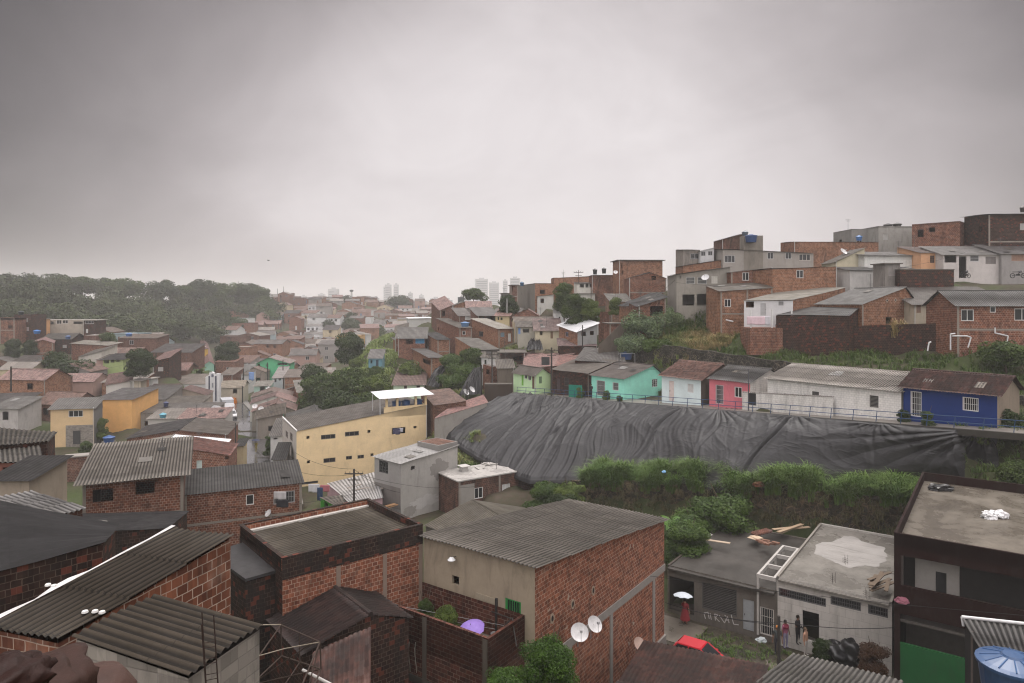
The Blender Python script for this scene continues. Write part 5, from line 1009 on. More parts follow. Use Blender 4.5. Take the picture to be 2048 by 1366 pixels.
T('brick_house', 'brick house with dark porch right of the church', (441, 750, 165), 3, ('p', 465), 7, 4, brk('red', .2), dict(kind='plane', sy=1.0, surf='smooth', mat=fibre((.24, .2, .17), .3), over=.4), [('r', 465, 752, 480, 766, 'hole')])
T('white_house', 'white house with pale blue cloth hanging in front, behind the road bend', (482, 750, 168), 3, ('p', 496), 6, 4.5, plaster((.6, .6, .58), .2), dict(kind='plane', sy=.6, mat=fib_mid), [('r', 484, 755, 487, 760, 'hole')])
T('tiled_house', 'gabled house with grey wall and pinkish roof behind the cloth line', (492, 744, 178), 6, ('p', 530), 8, 3.5, plaster((.34, .30, .26), .3), dict(kind='gy', rise=1.2, ridge=.4, surf='smooth', mat=fibre((.30, .22, .19), .3)))
T('pale_house', 'pale blue house with flat roof right of the gabled grey house', (545, 757, 160), 15, ('p', 566), ('p', 520), 4, plaster((.5, .54, .54), .2), dict(kind='plane', sy=.6, surf='smooth', mat=fibre((.42, .38, .36), .2)), [('r', 549, 757, 553, 764, 'hole'), ('r', 558, 755, 562, 761, 'hole')])
T('brick_house', 'low orange brick house left of the slope trees', (568, 755, 160), 8, ('p', 604), 7, 3.5, brk('orange', .2), dict(kind='plane', sy=1.2, surf='smooth', mat=fibre((.25, .21, .18), .3)))
T('brick_house', 'tall narrow brick house touching the slope trees', (596, 786, 132), 20, ('p', 612), ('p', 588), 5, brk('red', .2), dict(kind='plane', sy=.4, surf='smooth', mat=fib_lt))
T('cream_house', 'house with yellowish tent-like roof beside the church', (441, 776, 150), 12, ('p', 486), 7, 3.5, plaster((.5, .46, .38), .25), dict(kind='gx', rise=1.2, surf='smooth', mat=fibre((.36, .31, .24), .3)), [('r', 466, 778, 474, 787, 'hole')])
T('green_house', 'house with pale green wall and dish beyond the road', (508, 773, 152), 12, ('p', 540), 6, 4, plaster((.42, .55, .48), .2), dict(kind='plane', sy=.5, surf='smooth', mat=fib_lt), [('r', 520, 772, 530, 782, 'hole')])
T('brown_roof_house', 'low house with brown gable roof right of the road bend, upper of three', (502, 795, 135), 15, ('p', 582), 7, 3, plaster((.42, .38, .34), .3), dict(kind='gy', rise=1.1, ridge=.5, surf='smooth', mat=fibre((.26, .19, .16), .35)))
T('tiled_house', 'low house with pink and brown gable roof right of the road, middle of three', (500, 808, 127), 15, ('p', 590), 7, 3, plaster((.58, .57, .52), .2), dict(kind='gy', rise=1.3, ridge=.55, surf='smooth', mat=tile((.24, .13, .11), .3), mat2=tile((.36, .20, .17), .1)))
T('tiled_house', 'low house with rust tile gable and two dishes right of the road, lower of three', (504, 824, 118), 15, ('p', 590), 7, 3, plaster((.42, .38, .33), .3), dict(kind='gy', rise=1.3, ridge=.55, surf='smooth', mat=tile((.28, .15, .12), .3)))
T('brown_roof_house', 'house with broken dark roof and green front by the road', (513, 838, 111), 17, ('p', 566), 7, 3, [plaster((.34, .31, .27), .4), plaster((.10, .26, .16), .3)], dict(kind='plane', sx=.7, sy=.6, run='y', surf='smooth', mat=fibre((.14, .115, .09), .6), over=.4))
T('white_house', 'white house with grey roof between road and yellow building', (541, 873, 92), 12, ('p', 566), ('p', 523), 4.2, plaster((.64, .64, .62), .25), dict(kind='plane', sy=1.0, surf='smooth', mat=fibre((.17, .155, .14), .4)), [('r', 547, 876, 555, 879, 'hole')])
T('brick_house', 'house with dark gable roof just behind the yellow building', (578, 842, 105), 20, ('p', 690), 7, 3.5, brk('orange', .2), dict(kind='gy', rise=1.2, ridge=.5, surf='smooth', mat=fibre((.12, .115, .105), .4)))
T('tiled_house', 'small house with pinkish red roof behind the yellow building', (690, 826, 112), 8, ('p', 738), 6, 3, brk('brown', .2), dict(kind='gy', rise=1.0, ridge=.4, surf='smooth', mat=tile((.38, .17, .14), .1)))
T('cream_kiosk', 'small cream shelter at the road edge left of the walker', (474, 892, 90), 12, ('p', 486), 3, 3.2, plaster((.50, .42, .28), .3), dict(kind='plane', sy=.3, surf='smooth', mat=fib_dk, over=.3), cat='kiosk')
T('white_panel_shed', 'low shed with white sheet roof at the near end of the road', (475, 957, 78), 10, ('p', 497), 2.5, 2, plaster((.4, .38, .35), .4), dict(kind='plane', sy=.4, surf='smooth', mat=fib_wh, over=.2), cat='shed')
T('dark_shed', 'dark roofed shed against the end wall of the yellow building', (546, 920, 80), 10, ('p', 567), 5, 2.6, plaster((.35, .33, .3), .4), dict(kind='plane', sy=.9, surf='smooth', mat=fib_dk), cat='shed')
# ------------------------------------------------------------------ the lie of the land
def gp(px, py, d): GROUND.append(tuple(P(px, py, d)))
for x, y, z in ((0, 0, -9), (-10, 0, -8), (10, 0, -12), (0, -30, -8), (-30, -30, -5), (40, -30, -14), (-14, 8, -9), (0, 12, -15), (8, 14, -18), (0, 24, -18), (-6, 24, -17.5), (-20, 20, -11), (-30, 30, -13), (-45, 20, -10), (-12, 40, -19), (-20, 45, -18.5),
                (12, 24, -22.6), (25, 15, -22.6), (40, 10, -22.6), (16, 34, -22.9), (20, 33, -22.9), (10, 40, -22.9), (13, 41, -22.9), (6, 48, -22.8), (3, 54, -22.6), (-6, 60, -22.4), (24, 28, -22.9), (17, 39, -22.9), (20, 37, -22.9), (14, 44, -22.9), (30, 28, -22.9)):
    GROUND.append((x, y, z))
ROADC = [(-27, 74, -22.8), (-32.2, 88, -22.8), (-37.3, 100, -22.8), (-45, 115, -22.8), (-52, 130, -22.8), (-62, 149, -22.8), (-75, 172, -22.8), (-90, 190, -22.6)]
for a, b in zip(ROADC[:-1], ROADC[1:]):
    for k in range(3):
        f_ = k / 3; c = [a[i] + (b[i] - a[i]) * f_ for i in range(3)]
        for s in (-3.5, 0, 3.5): GROUND.append((c[0] + s, c[1], c[2] - .15))
WL = lambda s: Vector((21.5 + .81 * s, 59.5 - .58 * s, -15.9 - (.135 * max(0, 1 - s)) + .03 * max(0, s)))
for s in range(-21, 26, 2):
    p = WL(s)
    for o, z in ((-2.6, -22.9), (-5.5, -22.9), (1.6, p.z - 1.2)): GROUND.append((p.x + .58 * o, p.y + .81 * o, z))
for px in range(-300, 760, 110):
    for d, z in ((14, -10.5), (18, -12.5), (24, -15), (30, -17), (37, -18.5), (44, -19.5), (52, -20.5), (60, -21), (68, -21.8), (76, -22.3), (86, -22.6), (95, -22.6)): GROUND.append(((px - CX) / F * d, d, z - (1.5 if px > 400 else 0)))
# slope under the tarpaulin, upper street, bank above it
def RL(t, off=2.6, dz=0.0): return SL(t, off, dz)
for t in range(-14, 62, 4):
    for off in (-8, -4, 0, 2.4): p = SL(t, off); GROUND.append((p.x, p.y, p.z - .15))
TB = [(890, 874, 86), (940, 908, 81), (1000, 942, 76), (1060, 964, 71.8), (1140, 975, 69), (1240, 975, 66.5), (1350, 985, 62.5), (1450, 982, 60.5), (1560, 975, 58.8), (1700, 990, 56.2), (1860, 985, 53.0), (1990, 985, 50.5)]
TBw = [P(*q) + (Vector((.58, .81, .14)) * 1.7 if q[0] >= 1140 and q[0] != 1450 else Vector((0, 0, 0))) for q in TB]
def lerp_poly(pts, f_):
    x = f_ * (len(pts) - 1); i = min(int(x), len(pts) - 2); return pts[i].lerp(pts[i + 1], x - i)
def tarp_top(f_): return SL(-13 + f_ * 58, 3.0, .05)
for i in range(15):
    f_ = i / 14; a, b = tarp_top(f_), lerp_poly(TBw, f_)
    for j in (.0, .25, .5, .75, 1.0):
        c = a.lerp(b, j); GROUND.append((c.x, c.y, c.z - .9))
# terrace wall behind the painted row, grass bank, upper terraces
def VL(t, back=0.0, z=None):
    p = Vector((18.3 + .62 * t + .787 * back, 94.9 - .79 * t + .617 * back, 0)); p.z = -6.6 - .062 * (t - 10) if z is None else z; return p
for t in range(2, 60, 4):
    for back, dz in ((.5, -.3), (3, .2), (6, .9)): p = VL(t, back); GROUND.append((p.x, p.y, p.z + dz))
for px, py, d in ((1300, 640, 102), (1400, 625, 101), (1480, 640, 96), (1350, 670, 98), (1420, 690, 93), (1260, 690, 98), (1300, 705, 96), (1240, 660, 101), (1560, 690, 89), (1700, 690, 84), (1850, 700, 76), (1960, 700, 71), (2060, 690, 70), (1700, 560, 95), (1900, 565, 91), (2040, 570, 90),
                  (1100, 600, 135), (1030, 605, 145), (960, 608, 190), (900, 618, 190), (860, 640, 170), (800, 665, 165), (745, 700, 150), (700, 745, 150), (660, 800, 142), (730, 790, 135), (800, 800, 115), (860, 850, 96), (900, 780, 108), (950, 780, 103), (850, 760, 118), (930, 730, 116), (820, 720, 135), (770, 745, 133),
                  (640, 840, 130), (560, 900, 105), (560, 820, 140), (690, 850, 115), (1050, 690, 120), (1100, 690, 114), (960, 860, 84), (1000, 985, 72), (1100, 1045, 68),
                  # far valley and far hill
                  (600, 770, 185), (560, 745, 215), (520, 720, 250), (600, 715, 270), (650, 720, 255), (680, 700, 280), (560, 690, 300), (500, 690, 300), (620, 680, 320), (700, 680, 320), (760, 680, 330), (560, 660, 345), (620, 655, 355), (700, 655, 370), (780, 655, 380), (830, 660, 380), (470, 660, 340),
                  (560, 630, 390), (630, 630, 400), (700, 632, 420), (780, 632, 440), (850, 635, 450), (480, 630, 380), (560, 605, 440), (620, 607, 450), (680, 610, 470), (750, 612, 500), (820, 614, 520), (900, 618, 520), (500, 606, 430), (460, 605, 430),
                  # wooded hill at the left
                  (440, 700, 270), (380, 690, 260), (300, 690, 240), (230, 690, 230), (180, 680, 225), (100, 660, 220), (0, 650, 215), (-150, 650, 215), (420, 660, 320), (340, 650, 310), (250, 640, 290), (150, 630, 275), (60, 620, 265), (-60, 610, 260),
                  (450, 610, 390), (380, 605, 385), (300, 600, 370), (200, 598, 350), (100, 592, 330), (0, 590, 320), (-150, 585, 320), (-400, 580, 330),
                  (300, 720, 165), (400, 740, 190), (450, 720, 220), (250, 700, 160)):
    gp(px, py, d)
GA_ = np.array(GROUND)
def ground_many(xy):
    out = np.empty(len(xy))
    for i in range(0, len(xy), 4000):
        q = xy[i:i + 4000]; d2 = (q[:, None, 0] - GA_[None, :, 0]) ** 2 + (q[:, None, 1] - GA_[None, :, 1]) ** 2
        sc = (.012 * np.hypot(q[:, 0], q[:, 1])[:, None]) ** 2 + .25
        w_ = 1.0 / (d2 + sc) ** 2.2; out[i:i + 4000] = (w_ * GA_[None, :, 2]).sum(1) / w_.sum(1)
    r = np.hypot(xy[:, 0], xy[:, 1]); f_ = np.clip((r - 520) / 250, 0, 1); f_ = f_ * f_ * (3 - 2 * f_)
    return out * (1 - f_) + -32 * f_
def ground(x, y): return float(ground_many(np.array([[x, y]]))[0])

rad = np.concatenate([np.linspace(.5, 60, 60), np.linspace(61, 140, 80), np.geomspace(142, 700, 60), np.geomspace(740, 4000, 12)])
ang = np.concatenate([np.linspace(-44, 44, 170), np.linspace(48, 312, 24)]); ang = np.append(ang, -44 + 360)
RR, AA = np.meshgrid(rad, np.radians(ang), indexing='ij')
XY = np.stack([(RR * np.sin(AA)).ravel(), (RR * np.cos(AA)).ravel()], 1)
ZZ = ground_many(XY)
def earth(t, b):
    tc = t.node('ShaderNodeTexCoord'); o = tc.outputs['Object']
    n = t.noise(o, .12, 6, .65); n2 = t.noise(o, 1.7, 6, .7); n3 = t.noise(o, 9, 3, .7)
    k = t.mix(t.ramp(n, (.42, 0), (.58, 1)), (.050, .068, .022), (.065, .050, .036))
    k = t.mix(t.math('MULTIPLY', t.ramp(n2, (.4, 0), (.7, 1)), .7), k, (.035, .042, .018))
    k = t.mix(t.math('MULTIPLY', t.ramp(n3, (.55, 0), (.75, 1)), .3), k, (.10, .08, .06))
    t.l.new(k, b.inputs['Base Color']); b.inputs['Roughness'].default_value = .85; bump(t, b, n2, .6, .1)
kind(np_obj('ground', np.column_stack([XY, ZZ]), grid_faces(len(rad), len(ang)), mat('earth', earth)), 'structure')

# wet road in the valley
def wet(t, b):
    tc = t.node('ShaderNodeTexCoord'); o = tc.outputs['Object']
    n = t.noise(o, .45, 6, .6, .5); n2 = t.noise(o, 5, 5, .7)
    k = t.mix(t.ramp(n, (.35, 0), (.65, 1)), (.105, .105, .108), (.055, .055, .056)); k = t.mix(t.math('MULTIPLY', t.ramp(n2, (.5, 0), (.75, 1)), .4), k, (.15, .145, .14))
    b.inputs['Specular IOR Level'].default_value = .9; t.l.new(k, b.inputs['Base Color']); t.l.new(t.ramp(n, (.38, .22), (.6, .05)), b.inputs['Roughness']); bump(t, b, n2, .15, .01)
asph = mat('wet_asphalt', wet)
def strip(name, pts, w0, m, lift=.0):
    V_, n = [], len(pts)
    for i, p in enumerate(pts):
        a, b = Vector(pts[max(0, i - 1)]), Vector(pts[min(n - 1, i + 1)]); d = (b - a); d.z = 0; d.normalize(); s = Vector((d.y, -d.x, 0)); p = Vector(p) + Vector((0, 0, lift))
        for k in (-1, -.33, .33, 1): V_.append(p + s * w0 * k)
    return np_obj(name, V_, grid_faces(n, 4), m)
def smooth_pts(pts, k=6):
    out = []; P_ = [Vector(p) for p in pts]
    for i in range(len(P_) - 1):
        p0, p1, p2, p3 = P_[max(0, i - 1)], P_[i], P_[i + 1], P_[min(len(P_) - 1, i + 2)]
        for j in range(k):
            t_ = j / k; out.append(.5 * ((2 * p1) + (p2 - p0) * t_ + (2 * p0 - 5 * p1 + 4 * p2 - p3) * t_ * t_ + (3 * p1 - p0 - 3 * p2 + p3) * t_ ** 3))
    return out + [P_[-1]]
RC = smooth_pts(ROADC)
kind(strip('road', RC, 3.0, asph, .12), 'structure')
mb = MB()
for s in (-1, 1):
    pr = None
    for i, p in enumerate(RC):
        a, b = RC[max(0, i - 1)], RC[min(len(RC) - 1, i + 1)]; d = (b - a).normalized(); n_ = Vector((d.y, -d.x, 0)) * s
        cur = [p + n_ * 3.0 + Vector((0, 0, -.2)), p + n_ * 4.2 + Vector((0, 0, -.2)), p + n_ * 4.2 + Vector((0, 0, .26)), p + n_ * 3.0 + Vector((0, 0, .26))]
        if pr: mb.face([pr[0], cur[0], cur[3], pr[3]]); mb.face([pr[3], cur[3], cur[2], pr[2]]); mb.face([pr[2], cur[2], cur[1], pr[1]])
        pr = cur
kind(mb.build('sidewalk', plain((.22, .21, .195), .5)), 'structure')
# lower street on the right: wet asphalt, muddy verge and kerb
fd = Vector((.81, -.58, 0)); fn = Vector((-.58, -.81, 0)); f0 = Vector((12.4, 46.2, -22.0))
SLP = lambda t, off, z=-22.0: Vector((f0.x + fd.x * t + fn.x * off, f0.y + fd.y * t + fn.y * off, z))
V_ = [SLP(t, o, -22.06) for t in np.linspace(-22, 40, 32) for o in (3.6, 5.5, 7.5, 9.5)]; kind(np_obj('street', V_, grid_faces(32, 4), asph), 'structure')
def mud(t, b):  # verge colour kept darker in place of lens falloff
    tc = t.node('ShaderNodeTexCoord'); o = tc.outputs['Object']; n = t.noise(o, .6, 6, .7, .3); n2 = t.noise(o, 5, 5, .7)
    k = t.mix(t.ramp(n, (.4, 0), (.6, 1)), (.06, .046, .034), (.024, .024, .014)); k = t.mix(t.math('MULTIPLY', t.ramp(n2, (.5, 0), (.7, 1)), .5), k, (.022, .019, .015))
    t.l.new(k, b.inputs['Base Color']); t.l.new(t.ramp(n, (.4, .35), (.6, .8)), b.inputs['Roughness']); bump(t, b, n2, .5, .03)
mb = MB()
for k in range(28):
    t0, t1 = -22 + k * 2.2, -22 + (k + 1) * 2.2
    mb.hexa([SLP(t0, 3.6, -22.4), SLP(t1, 3.6, -22.4), SLP(t1, -.4, -22.4), SLP(t0, -.4, -22.4), SLP(t0, 3.6, -21.97), SLP(t1, 3.6, -21.97), SLP(t1, -.4, -21.93), SLP(t0, -.4, -21.93)])
kind(mb.build('verge', mat('mud', mud)), 'structure')
mb = MB(); mb.hexa([SLP(-3, 3.2, -22.3), SLP(.9, 3.2, -22.3), SLP(.9, .1, -22.3), SLP(-3, .1, -22.3), SLP(-3, 3.2, -21.93), SLP(.9, 3.2, -21.93), SLP(.9, .1, -21.85), SLP(-3, .1, -21.85)])
mb.hexa([SLP(5.6, 3.3, -22.3), SLP(8.4, 3.5, -22.3), SLP(8.0, 2.3, -22.3), SLP(5.2, 2.0, -22.3), SLP(5.6, 3.3, -21.92), SLP(8.4, 3.5, -21.92), SLP(8.0, 2.3, -21.92), SLP(5.2, 2.0, -21.92)])
kind(mb.build('pavement', slab((.15, .13, .105), .5)), 'structure')

# upper street
V_ = [SL(t, o, -.02) for t in np.linspace(-16, 62, 40) for o in (-1.5, 0, 1.2, 2.75)]; kind(np_obj('upper_street', V_, grid_faces(40, 4), slab((.24, .22, .195), .5)), 'structure')
mb = MB()
for k in range(38):
    t0, t1 = -14 + 2 * k, -12 + 2 * k; mb.hexa([SL(t0, 2.95, -.4), SL(t1, 2.95, -.4), SL(t1, 2.65, -.4), SL(t0, 2.65, -.4), SL(t0, 2.95, .1), SL(t1, 2.95, .1), SL(t1, 2.65, .1), SL(t0, 2.65, .1)])
kind(mb.build('kerb', plaster((.085, .08, .07), .6)), 'structure')

# ------------------------------------------------------------------ the black tarpaulin over the slope
NI, NJ = 760, 240
def vn2(x, y, seed=0):
    """value noise on arrays"""
    xi, yi = np.floor(x).astype(int), np.floor(y).astype(int); fx, fy = x - xi, y - yi; fx, fy = fx * fx * (3 - 2 * fx), fy * fy * (3 - 2 * fy)
    h = lambda a, b: (np.sin(a * 127.1 + b * 311.7 + seed * 74.7) * 43758.5453) % 1.0
    return (h(xi, yi) * (1 - fx) + h(xi + 1, yi) * fx) * (1 - fy) + (h(xi, yi + 1) * (1 - fx) + h(xi + 1, yi + 1) * fx) * fy
fi = np.linspace(0, 1, NI)[:, None] * np.ones((1, NJ)); fj = np.ones((NI, 1)) * np.linspace(0, 1, NJ)[None, :]
top = np.array([tarp_top(f_) for f_ in np.linspace(0, 1, NI)]); bot = np.array([lerp_poly(TBw, f_) for f_ in np.linspace(0, 1, NI)])
kj = fj[..., None]; base = top[:, None] * (1 - kj) + bot[:, None] * kj
bulge = np.sin(np.pi * np.clip(fj, 0, 1)) * (.55 + .5 * vn2(fi * 9, fj * 2.2, 3)); bulge += .9 * (vn2(fi * 13 + fj * 1.2, fj * 3.0, 5) - .5) * np.sin(np.pi * fj)
wid = (1 - fi)                                    # left part deeply folded, right part pulled taut
warp = fi * 60 + (vn2(fi * 7, fj * 2.5, 11) - .5) * 2.6 + (vn2(fi * 25, fj * 5, 12) - .5) * .9
amp = (.05 + .21 * np.clip(1.1 - 2.0 * fi, 0, 1)) * (.35 + 1.2 * vn2(fi * 11, fj * 1.6, 13))
ridge = lambda x: 1 - np.abs(np.sin(x * np.pi)) ** .55
def rnoise(x, y, s): return (1 - np.abs(vn2(x, y, s) * 2 - 1)) ** 2.2
fold = ridge(warp * .42 + 1.5 * vn2(fi * 5, fj * 1.2, 14)) * amp * 1.2 + ridge(warp * .83 + 3.3) * amp * .5 * vn2(fi * 16, fj * 2, 15) + rnoise(warp * 1.9, fj * 2.2, 21) * amp * .5
# wrinkles that hang across, looser sagging cloth in the middle, taut seams
sw = (vn2(fi * 18, fj * 6, 31) - .5) * .9
fold += (rnoise(warp * 3.3, fj * 1.1, 51) * .085 + rnoise(warp * 7.1, fj * 1.6, 52) * .032) * (.2 + .8 * np.clip(1.25 - 1.9 * fi, 0, 1))
fold += rnoise(fi * 22 + fj * 4 + sw, fj * 5 - fi * 16 + sw, 33) * .10 * np.sin(np.pi * fj) * (0.4 + vn2(fi * 10, fj * 3, 34))
fold += rnoise(fi * 60 + fj * 9 + sw * 2, fj * 16 - fi * 40 + sw * 2, 35) * .028 * (.4 + .8 * vn2(fi * 12, fj * 4, 36))
fold += rnoise(fi * 150 + fj * 14 + sw * 4, fj * 20 - fi * 60, 37) * .010
for s0, s1, dp in ((.09, .02, .34), (.17, .13, .30), (.28, .235, .38), (.335, .33, .22), (.505, .44, .42), (.735, .655, .45), (.60, .57, .14), (.86, .84, .10)):
    c = s0 + (s1 - s0) * fj + .006 * np.sin(fj * 9 + s0 * 40) + .008 * (vn2(fj * 4, fj * 0 + s0 * 30, 41) - .5); dd = (fi - c) * 62
    dp *= .62; fold += -dp * np.exp(-(dd / .16) ** 2) * (.45 + .55 * np.sin(np.pi * np.clip(fj, .05, 1))) + dp * .45 * np.exp(-((np.abs(dd) - .42) / .24) ** 2)
    fan = np.exp(-(fj / .30) ** 2) * np.exp(-(dd / 3.2) ** 2); fold += fan * .16 * np.abs(np.sin(np.arctan2(dd, fj * 9 + .35) * 9))
# gathered corner at the right
gx, gj = (fi - .985) * 58, fj * 11 + .25; fold += .55 * np.abs(np.sin(np.arctan2(gx, gj) * 13)) * np.exp(-((gx / 9) ** 2)) * np.clip(fj * 4, 0, 1) * np.clip(1.15 - fj, 0, 1)
edge = np.clip(fj / .04, .12, 1) * np.clip((1 - fj) / .03, .2, 1)
dn = (bot - top); nr = np.cross(np.gradient(top, axis=0), dn); nr /= np.linalg.norm(nr, axis=1)[:, None]; nr *= np.sign(nr[:, 2:3])
Pt = base + nr[:, None, :] * ((bulge * .9 + fold) * edge + .12)[..., None]
Pt[:, -1, 2] -= .35
def tarpm(t, b):
    tc = t.node('ShaderNodeTexCoord'); o = tc.outputs['Object']; n = t.noise(o, .16, 5, .6); n2 = t.noise(o, 2.2, 6, .75); n3 = t.noise(o, 26, 2, .6)
    k = t.mix(t.ramp(n, (.35, 0), (.65, 1)), (.026, .0258, .0275), (.014, .014, .015)); k = t.mix(t.math('MULTIPLY', t.ramp(n2, (.55, 0), (.75, 1)), .4), k, (.042, .0412, .042))
    t.l.new(k, b.inputs['Base Color']); t.l.new(t.ramp(n2, (.3, .46), (.7, .62)), b.inputs['Roughness']); b.inputs['Specular IOR Level'].default_value = .34; bump(t, b, t.math('ADD', n2, t.math('MULTIPLY', n3, .2)), .35, .05)
tp = np_obj('tarpaulin', Pt.reshape(-1, 3), grid_faces(NI, NJ), mat('black_tarpaulin', tarpm)); tag(tp, 'huge wrinkled black plastic tarpaulin covering the whole landslip slope below the painted houses', 'tarpaulin')
# the smaller tarpaulins on the spur behind
def small_tarp(label, C4, seed):
    q = [P(*c) for c in C4]; n, m = 60, 60; u = np.linspace(0, 1, n)[:, None]; v = np.linspace(0, 1, m)[None, :]
    A, B, C, D = [np.array(x) for x in q]; b_ = (A[None, None] * ((1 - u) * (1 - v))[..., None] + B[None, None] * (u * (1 - v))[..., None] + C[None, None] * (u * v)[..., None] + D[None, None] * ((1 - u) * v)[..., None])
    uu, vv = u * np.ones((1, m)), v * np.ones((n, 1)); hgt = .35 * ridge(uu * 5 + vn2(uu * 4, vv * 3, seed)) + .25 * vn2(uu * 14, vv * 5, seed + 1) + 1.0 * np.sin(np.pi * vv) * .5
    b_[..., 2] += hgt; b_[..., 1] -= hgt * .8
    o = np_obj('tarpaulin', b_.reshape(-1, 3), grid_faces(n, m), mat('black_tarpaulin', tarpm)); tag(o, label, 'tarpaulin')
small_tarp('steep black tarpaulin strip hanging left of the dark poles, between bushes and small brick house', [(918, 795, 100), (962, 790, 100), (962, 735, 106), (948, 740, 107)], 3)
small_tarp('black tarpaulin on the spur left of the bushy slope, below the overhanging brick house', [(852, 772, 112), (876, 778, 110), (898, 733, 117), (880, 735, 118)], 5)
small_tarp('small grey black tarpaulin on the bank below the bright orange house', [(1052, 702, 115), (1086, 702, 114), (1079, 681, 120), (1062, 681, 121)], 7)

# ------------------------------------------------------------------ retaining walls
def stone(c):
    def fn(t, b):
        uv = uvn(t); vo = t.node('ShaderNodeTexVoronoi'); vo.feature = 'DISTANCE_TO_EDGE'; vo.inputs['Scale'].default_value = 2.2; t.l.new(uv, vo.inputs['Vector'])
        n = t.noise(uv, .7, 6, .7); n2 = t.noise(uv, 5, 5, .7)
        k = t.mix(t.ramp(vo.outputs['Distance'], (.02, 1), (.07, 0)), rgb(c, .7), (c[0] * 2.2, c[1] * 2.0, c[2] * 1.8))
        k = t.mix(t.math('MULTIPLY', t.ramp(n, (.38, 0), (.58, 1)), .85), k, (.018, .018, .014)); k = t.mix(t.math('MULTIPLY', t.ramp(n2, (.5, 0), (.7, 1)), .5), k, (.05, .05, .03))
        t.l.new(k, b.inputs['Base Color']); b.inputs['Roughness'].default_value = .8; bump(t, b, t.math('ADD', t.ramp(vo.outputs['Distance'], (.0, 0), (.1, 1)), n2), .7, .05)
    return mat('stone_%.2f' % c[0], fn)
def ribbon(name, label, tops, thick, drop, m, lean=.0):
    """a wall under a line of top points"""
    mb = MB(); s = 0.0
    for a, b in zip(tops[:-1], tops[1:]):
        d = Vector((b.x - a.x, b.y - a.y, 0)); L0 = d.length; n_ = Vector((d.y, -d.x, 0)).normalized()
        if n_.y > 0: n_ = -n_
        la, lb = a + n_ * lean - Vector((0, 0, drop)), b + n_ * lean - Vector((0, 0, drop))
        mb.face([la, lb, b, a], [(s, la.z), (s + L0, lb.z), (s + L0, b.z), (s, a.z)]); mb.face([a, b, b - n_ * thick, a - n_ * thick], [(s, 0), (s + L0, 0), (s + L0, thick), (s, thick)])
        s += L0
    o = mb.build(name, m); tag(o, label, 'wall'); return o
ribbon('retaining_wall', 'long blackened stone retaining wall behind the painted houses', [VL(t) + Vector((0, 0, .15 + .1 * math.sin(t * 1.3))) for t in np.linspace(-4, 60, 40)], .5, 6, stone((.085, .08, .07)))
ribbon('retaining_wall', 'dark overgrown stone retaining wall hung with grass above the lower street', [WL(s) + Vector((0, 0, -.15 + .15 * math.sin(s * .9))) for s in np.linspace(-19, 24, 44)], .6, 7, stone((.12, .095, .065)), .4)
# ------------------------------------------------------------------ trees, bushes, grass
nrng = np.random.default_rng(11)
def crown_arrays(nl, leaf_s, nclump, seed, r=1.0, flat=.8):
    g = np.random.default_rng(seed)
    u = g.normal(size=(nclump, 3)); u /= np.linalg.norm(u, axis=1)[:, None]; u[:, 2] = np.where(u[:, 2] < -.35, -u[:, 2] * .5, u[:, 2])
    cc = u * (g.uniform(.25, .80, (nclump, 1))); cr = g.uniform(.22, .42, nclump)
    ci = g.integers(0, nclump, nl); v = g.normal(size=(nl, 3)); v /= np.linalg.norm(v, axis=1)[:, None]
    pos = cc[ci] + v * (cr[ci] * g.uniform(.72, 1.05, nl) ** .7)[:, None]; pos[:, 2] *= flat
    nrm = v * .7 + g.normal(size=(nl, 3)) * .45 + np.array([0, 0, .35]); nrm /= np.linalg.norm(nrm, axis=1)[:, None]
    t1 = np.cross(nrm, g.normal(size=(nl, 3))); t1 /= np.linalg.norm(t1, axis=1)[:, None]; t2 = np.cross(nrm, t1)
    s = leaf_s * g.uniform(.6, 1.3, nl)[:, None]
    q = np.stack([pos - t1 * s, pos - t2 * s * .55, pos + t1 * s, pos + t2 * s * .55], 1)
    return (q * r).reshape(-1, 3), np.arange(nl * 4).reshape(-1, 4)
bark = plain((.10, .075, .055), .9)
def trunk_mb(h, r, seed, limbs=5):
    g = random.Random(seed); mb = MB(); p = Vector((0, 0, 0)); rr = r
    for k in range(4):
        q = p + Vector((g.uniform(-.06, .06), g.uniform(-.06, .06), .25)) * h; mb.tube(p, q, rr, 8, rr * .8, 0, False); p = q; rr *= .8
    for k in range(limbs):
        a = 6.28 * k / limbs + g.uniform(-.3, .3); s = Vector((0, 0, h * g.uniform(.6, .95))); e = s + Vector((math.cos(a), math.sin(a), g.uniform(.4, .9))) * h * .45
        mb.tube(s, e, r * .45, 6, r * .15, 0, False)
    return mb
PROTO = {}
def proto(kind_, nl, leaf_s, ncl, seed, m, flat=.8):
    V_, Q_ = crown_arrays(nl, leaf_s, ncl, seed, 1.0, flat)
    me = np_obj('crown', V_, Q_, m); d = me.data; bpy.data.objects.remove(me); PROTO[kind_] = d
lf_dark = leaf((.028, .048, .018), .6); lf_mid = leaf((.045, .075, .022), .6); lf_lt = leaf((.072, .110, .026), .6); lf_grn = leaf((.048, .088, .022), .7); lf_blue = leaf((.105, .155, .085), .5)
proto('near', 26000, .036, 70, 1, leaf((.036, .080, .012), .8)); proto('dark', 9000, .062, 44, 2, lf_dark); proto('mid', 9000, .062, 40, 3, lf_mid); proto('light', 8000, .062, 34, 4, lf_lt); proto('bush', 13000, .046, 46, 5, lf_grn, .75); proto('pale', 10000, .05, 40, 6, lf_blue, .8)
TRUNKS = [trunk_mb(1.0, .07, s) for s in range(3)]
TRUNK_ME = []
for tm in TRUNKS:
    o = tm.build('trunk', bark); TRUNK_ME.append(o.data); bpy.data.objects.remove(o)
ntree = [0]
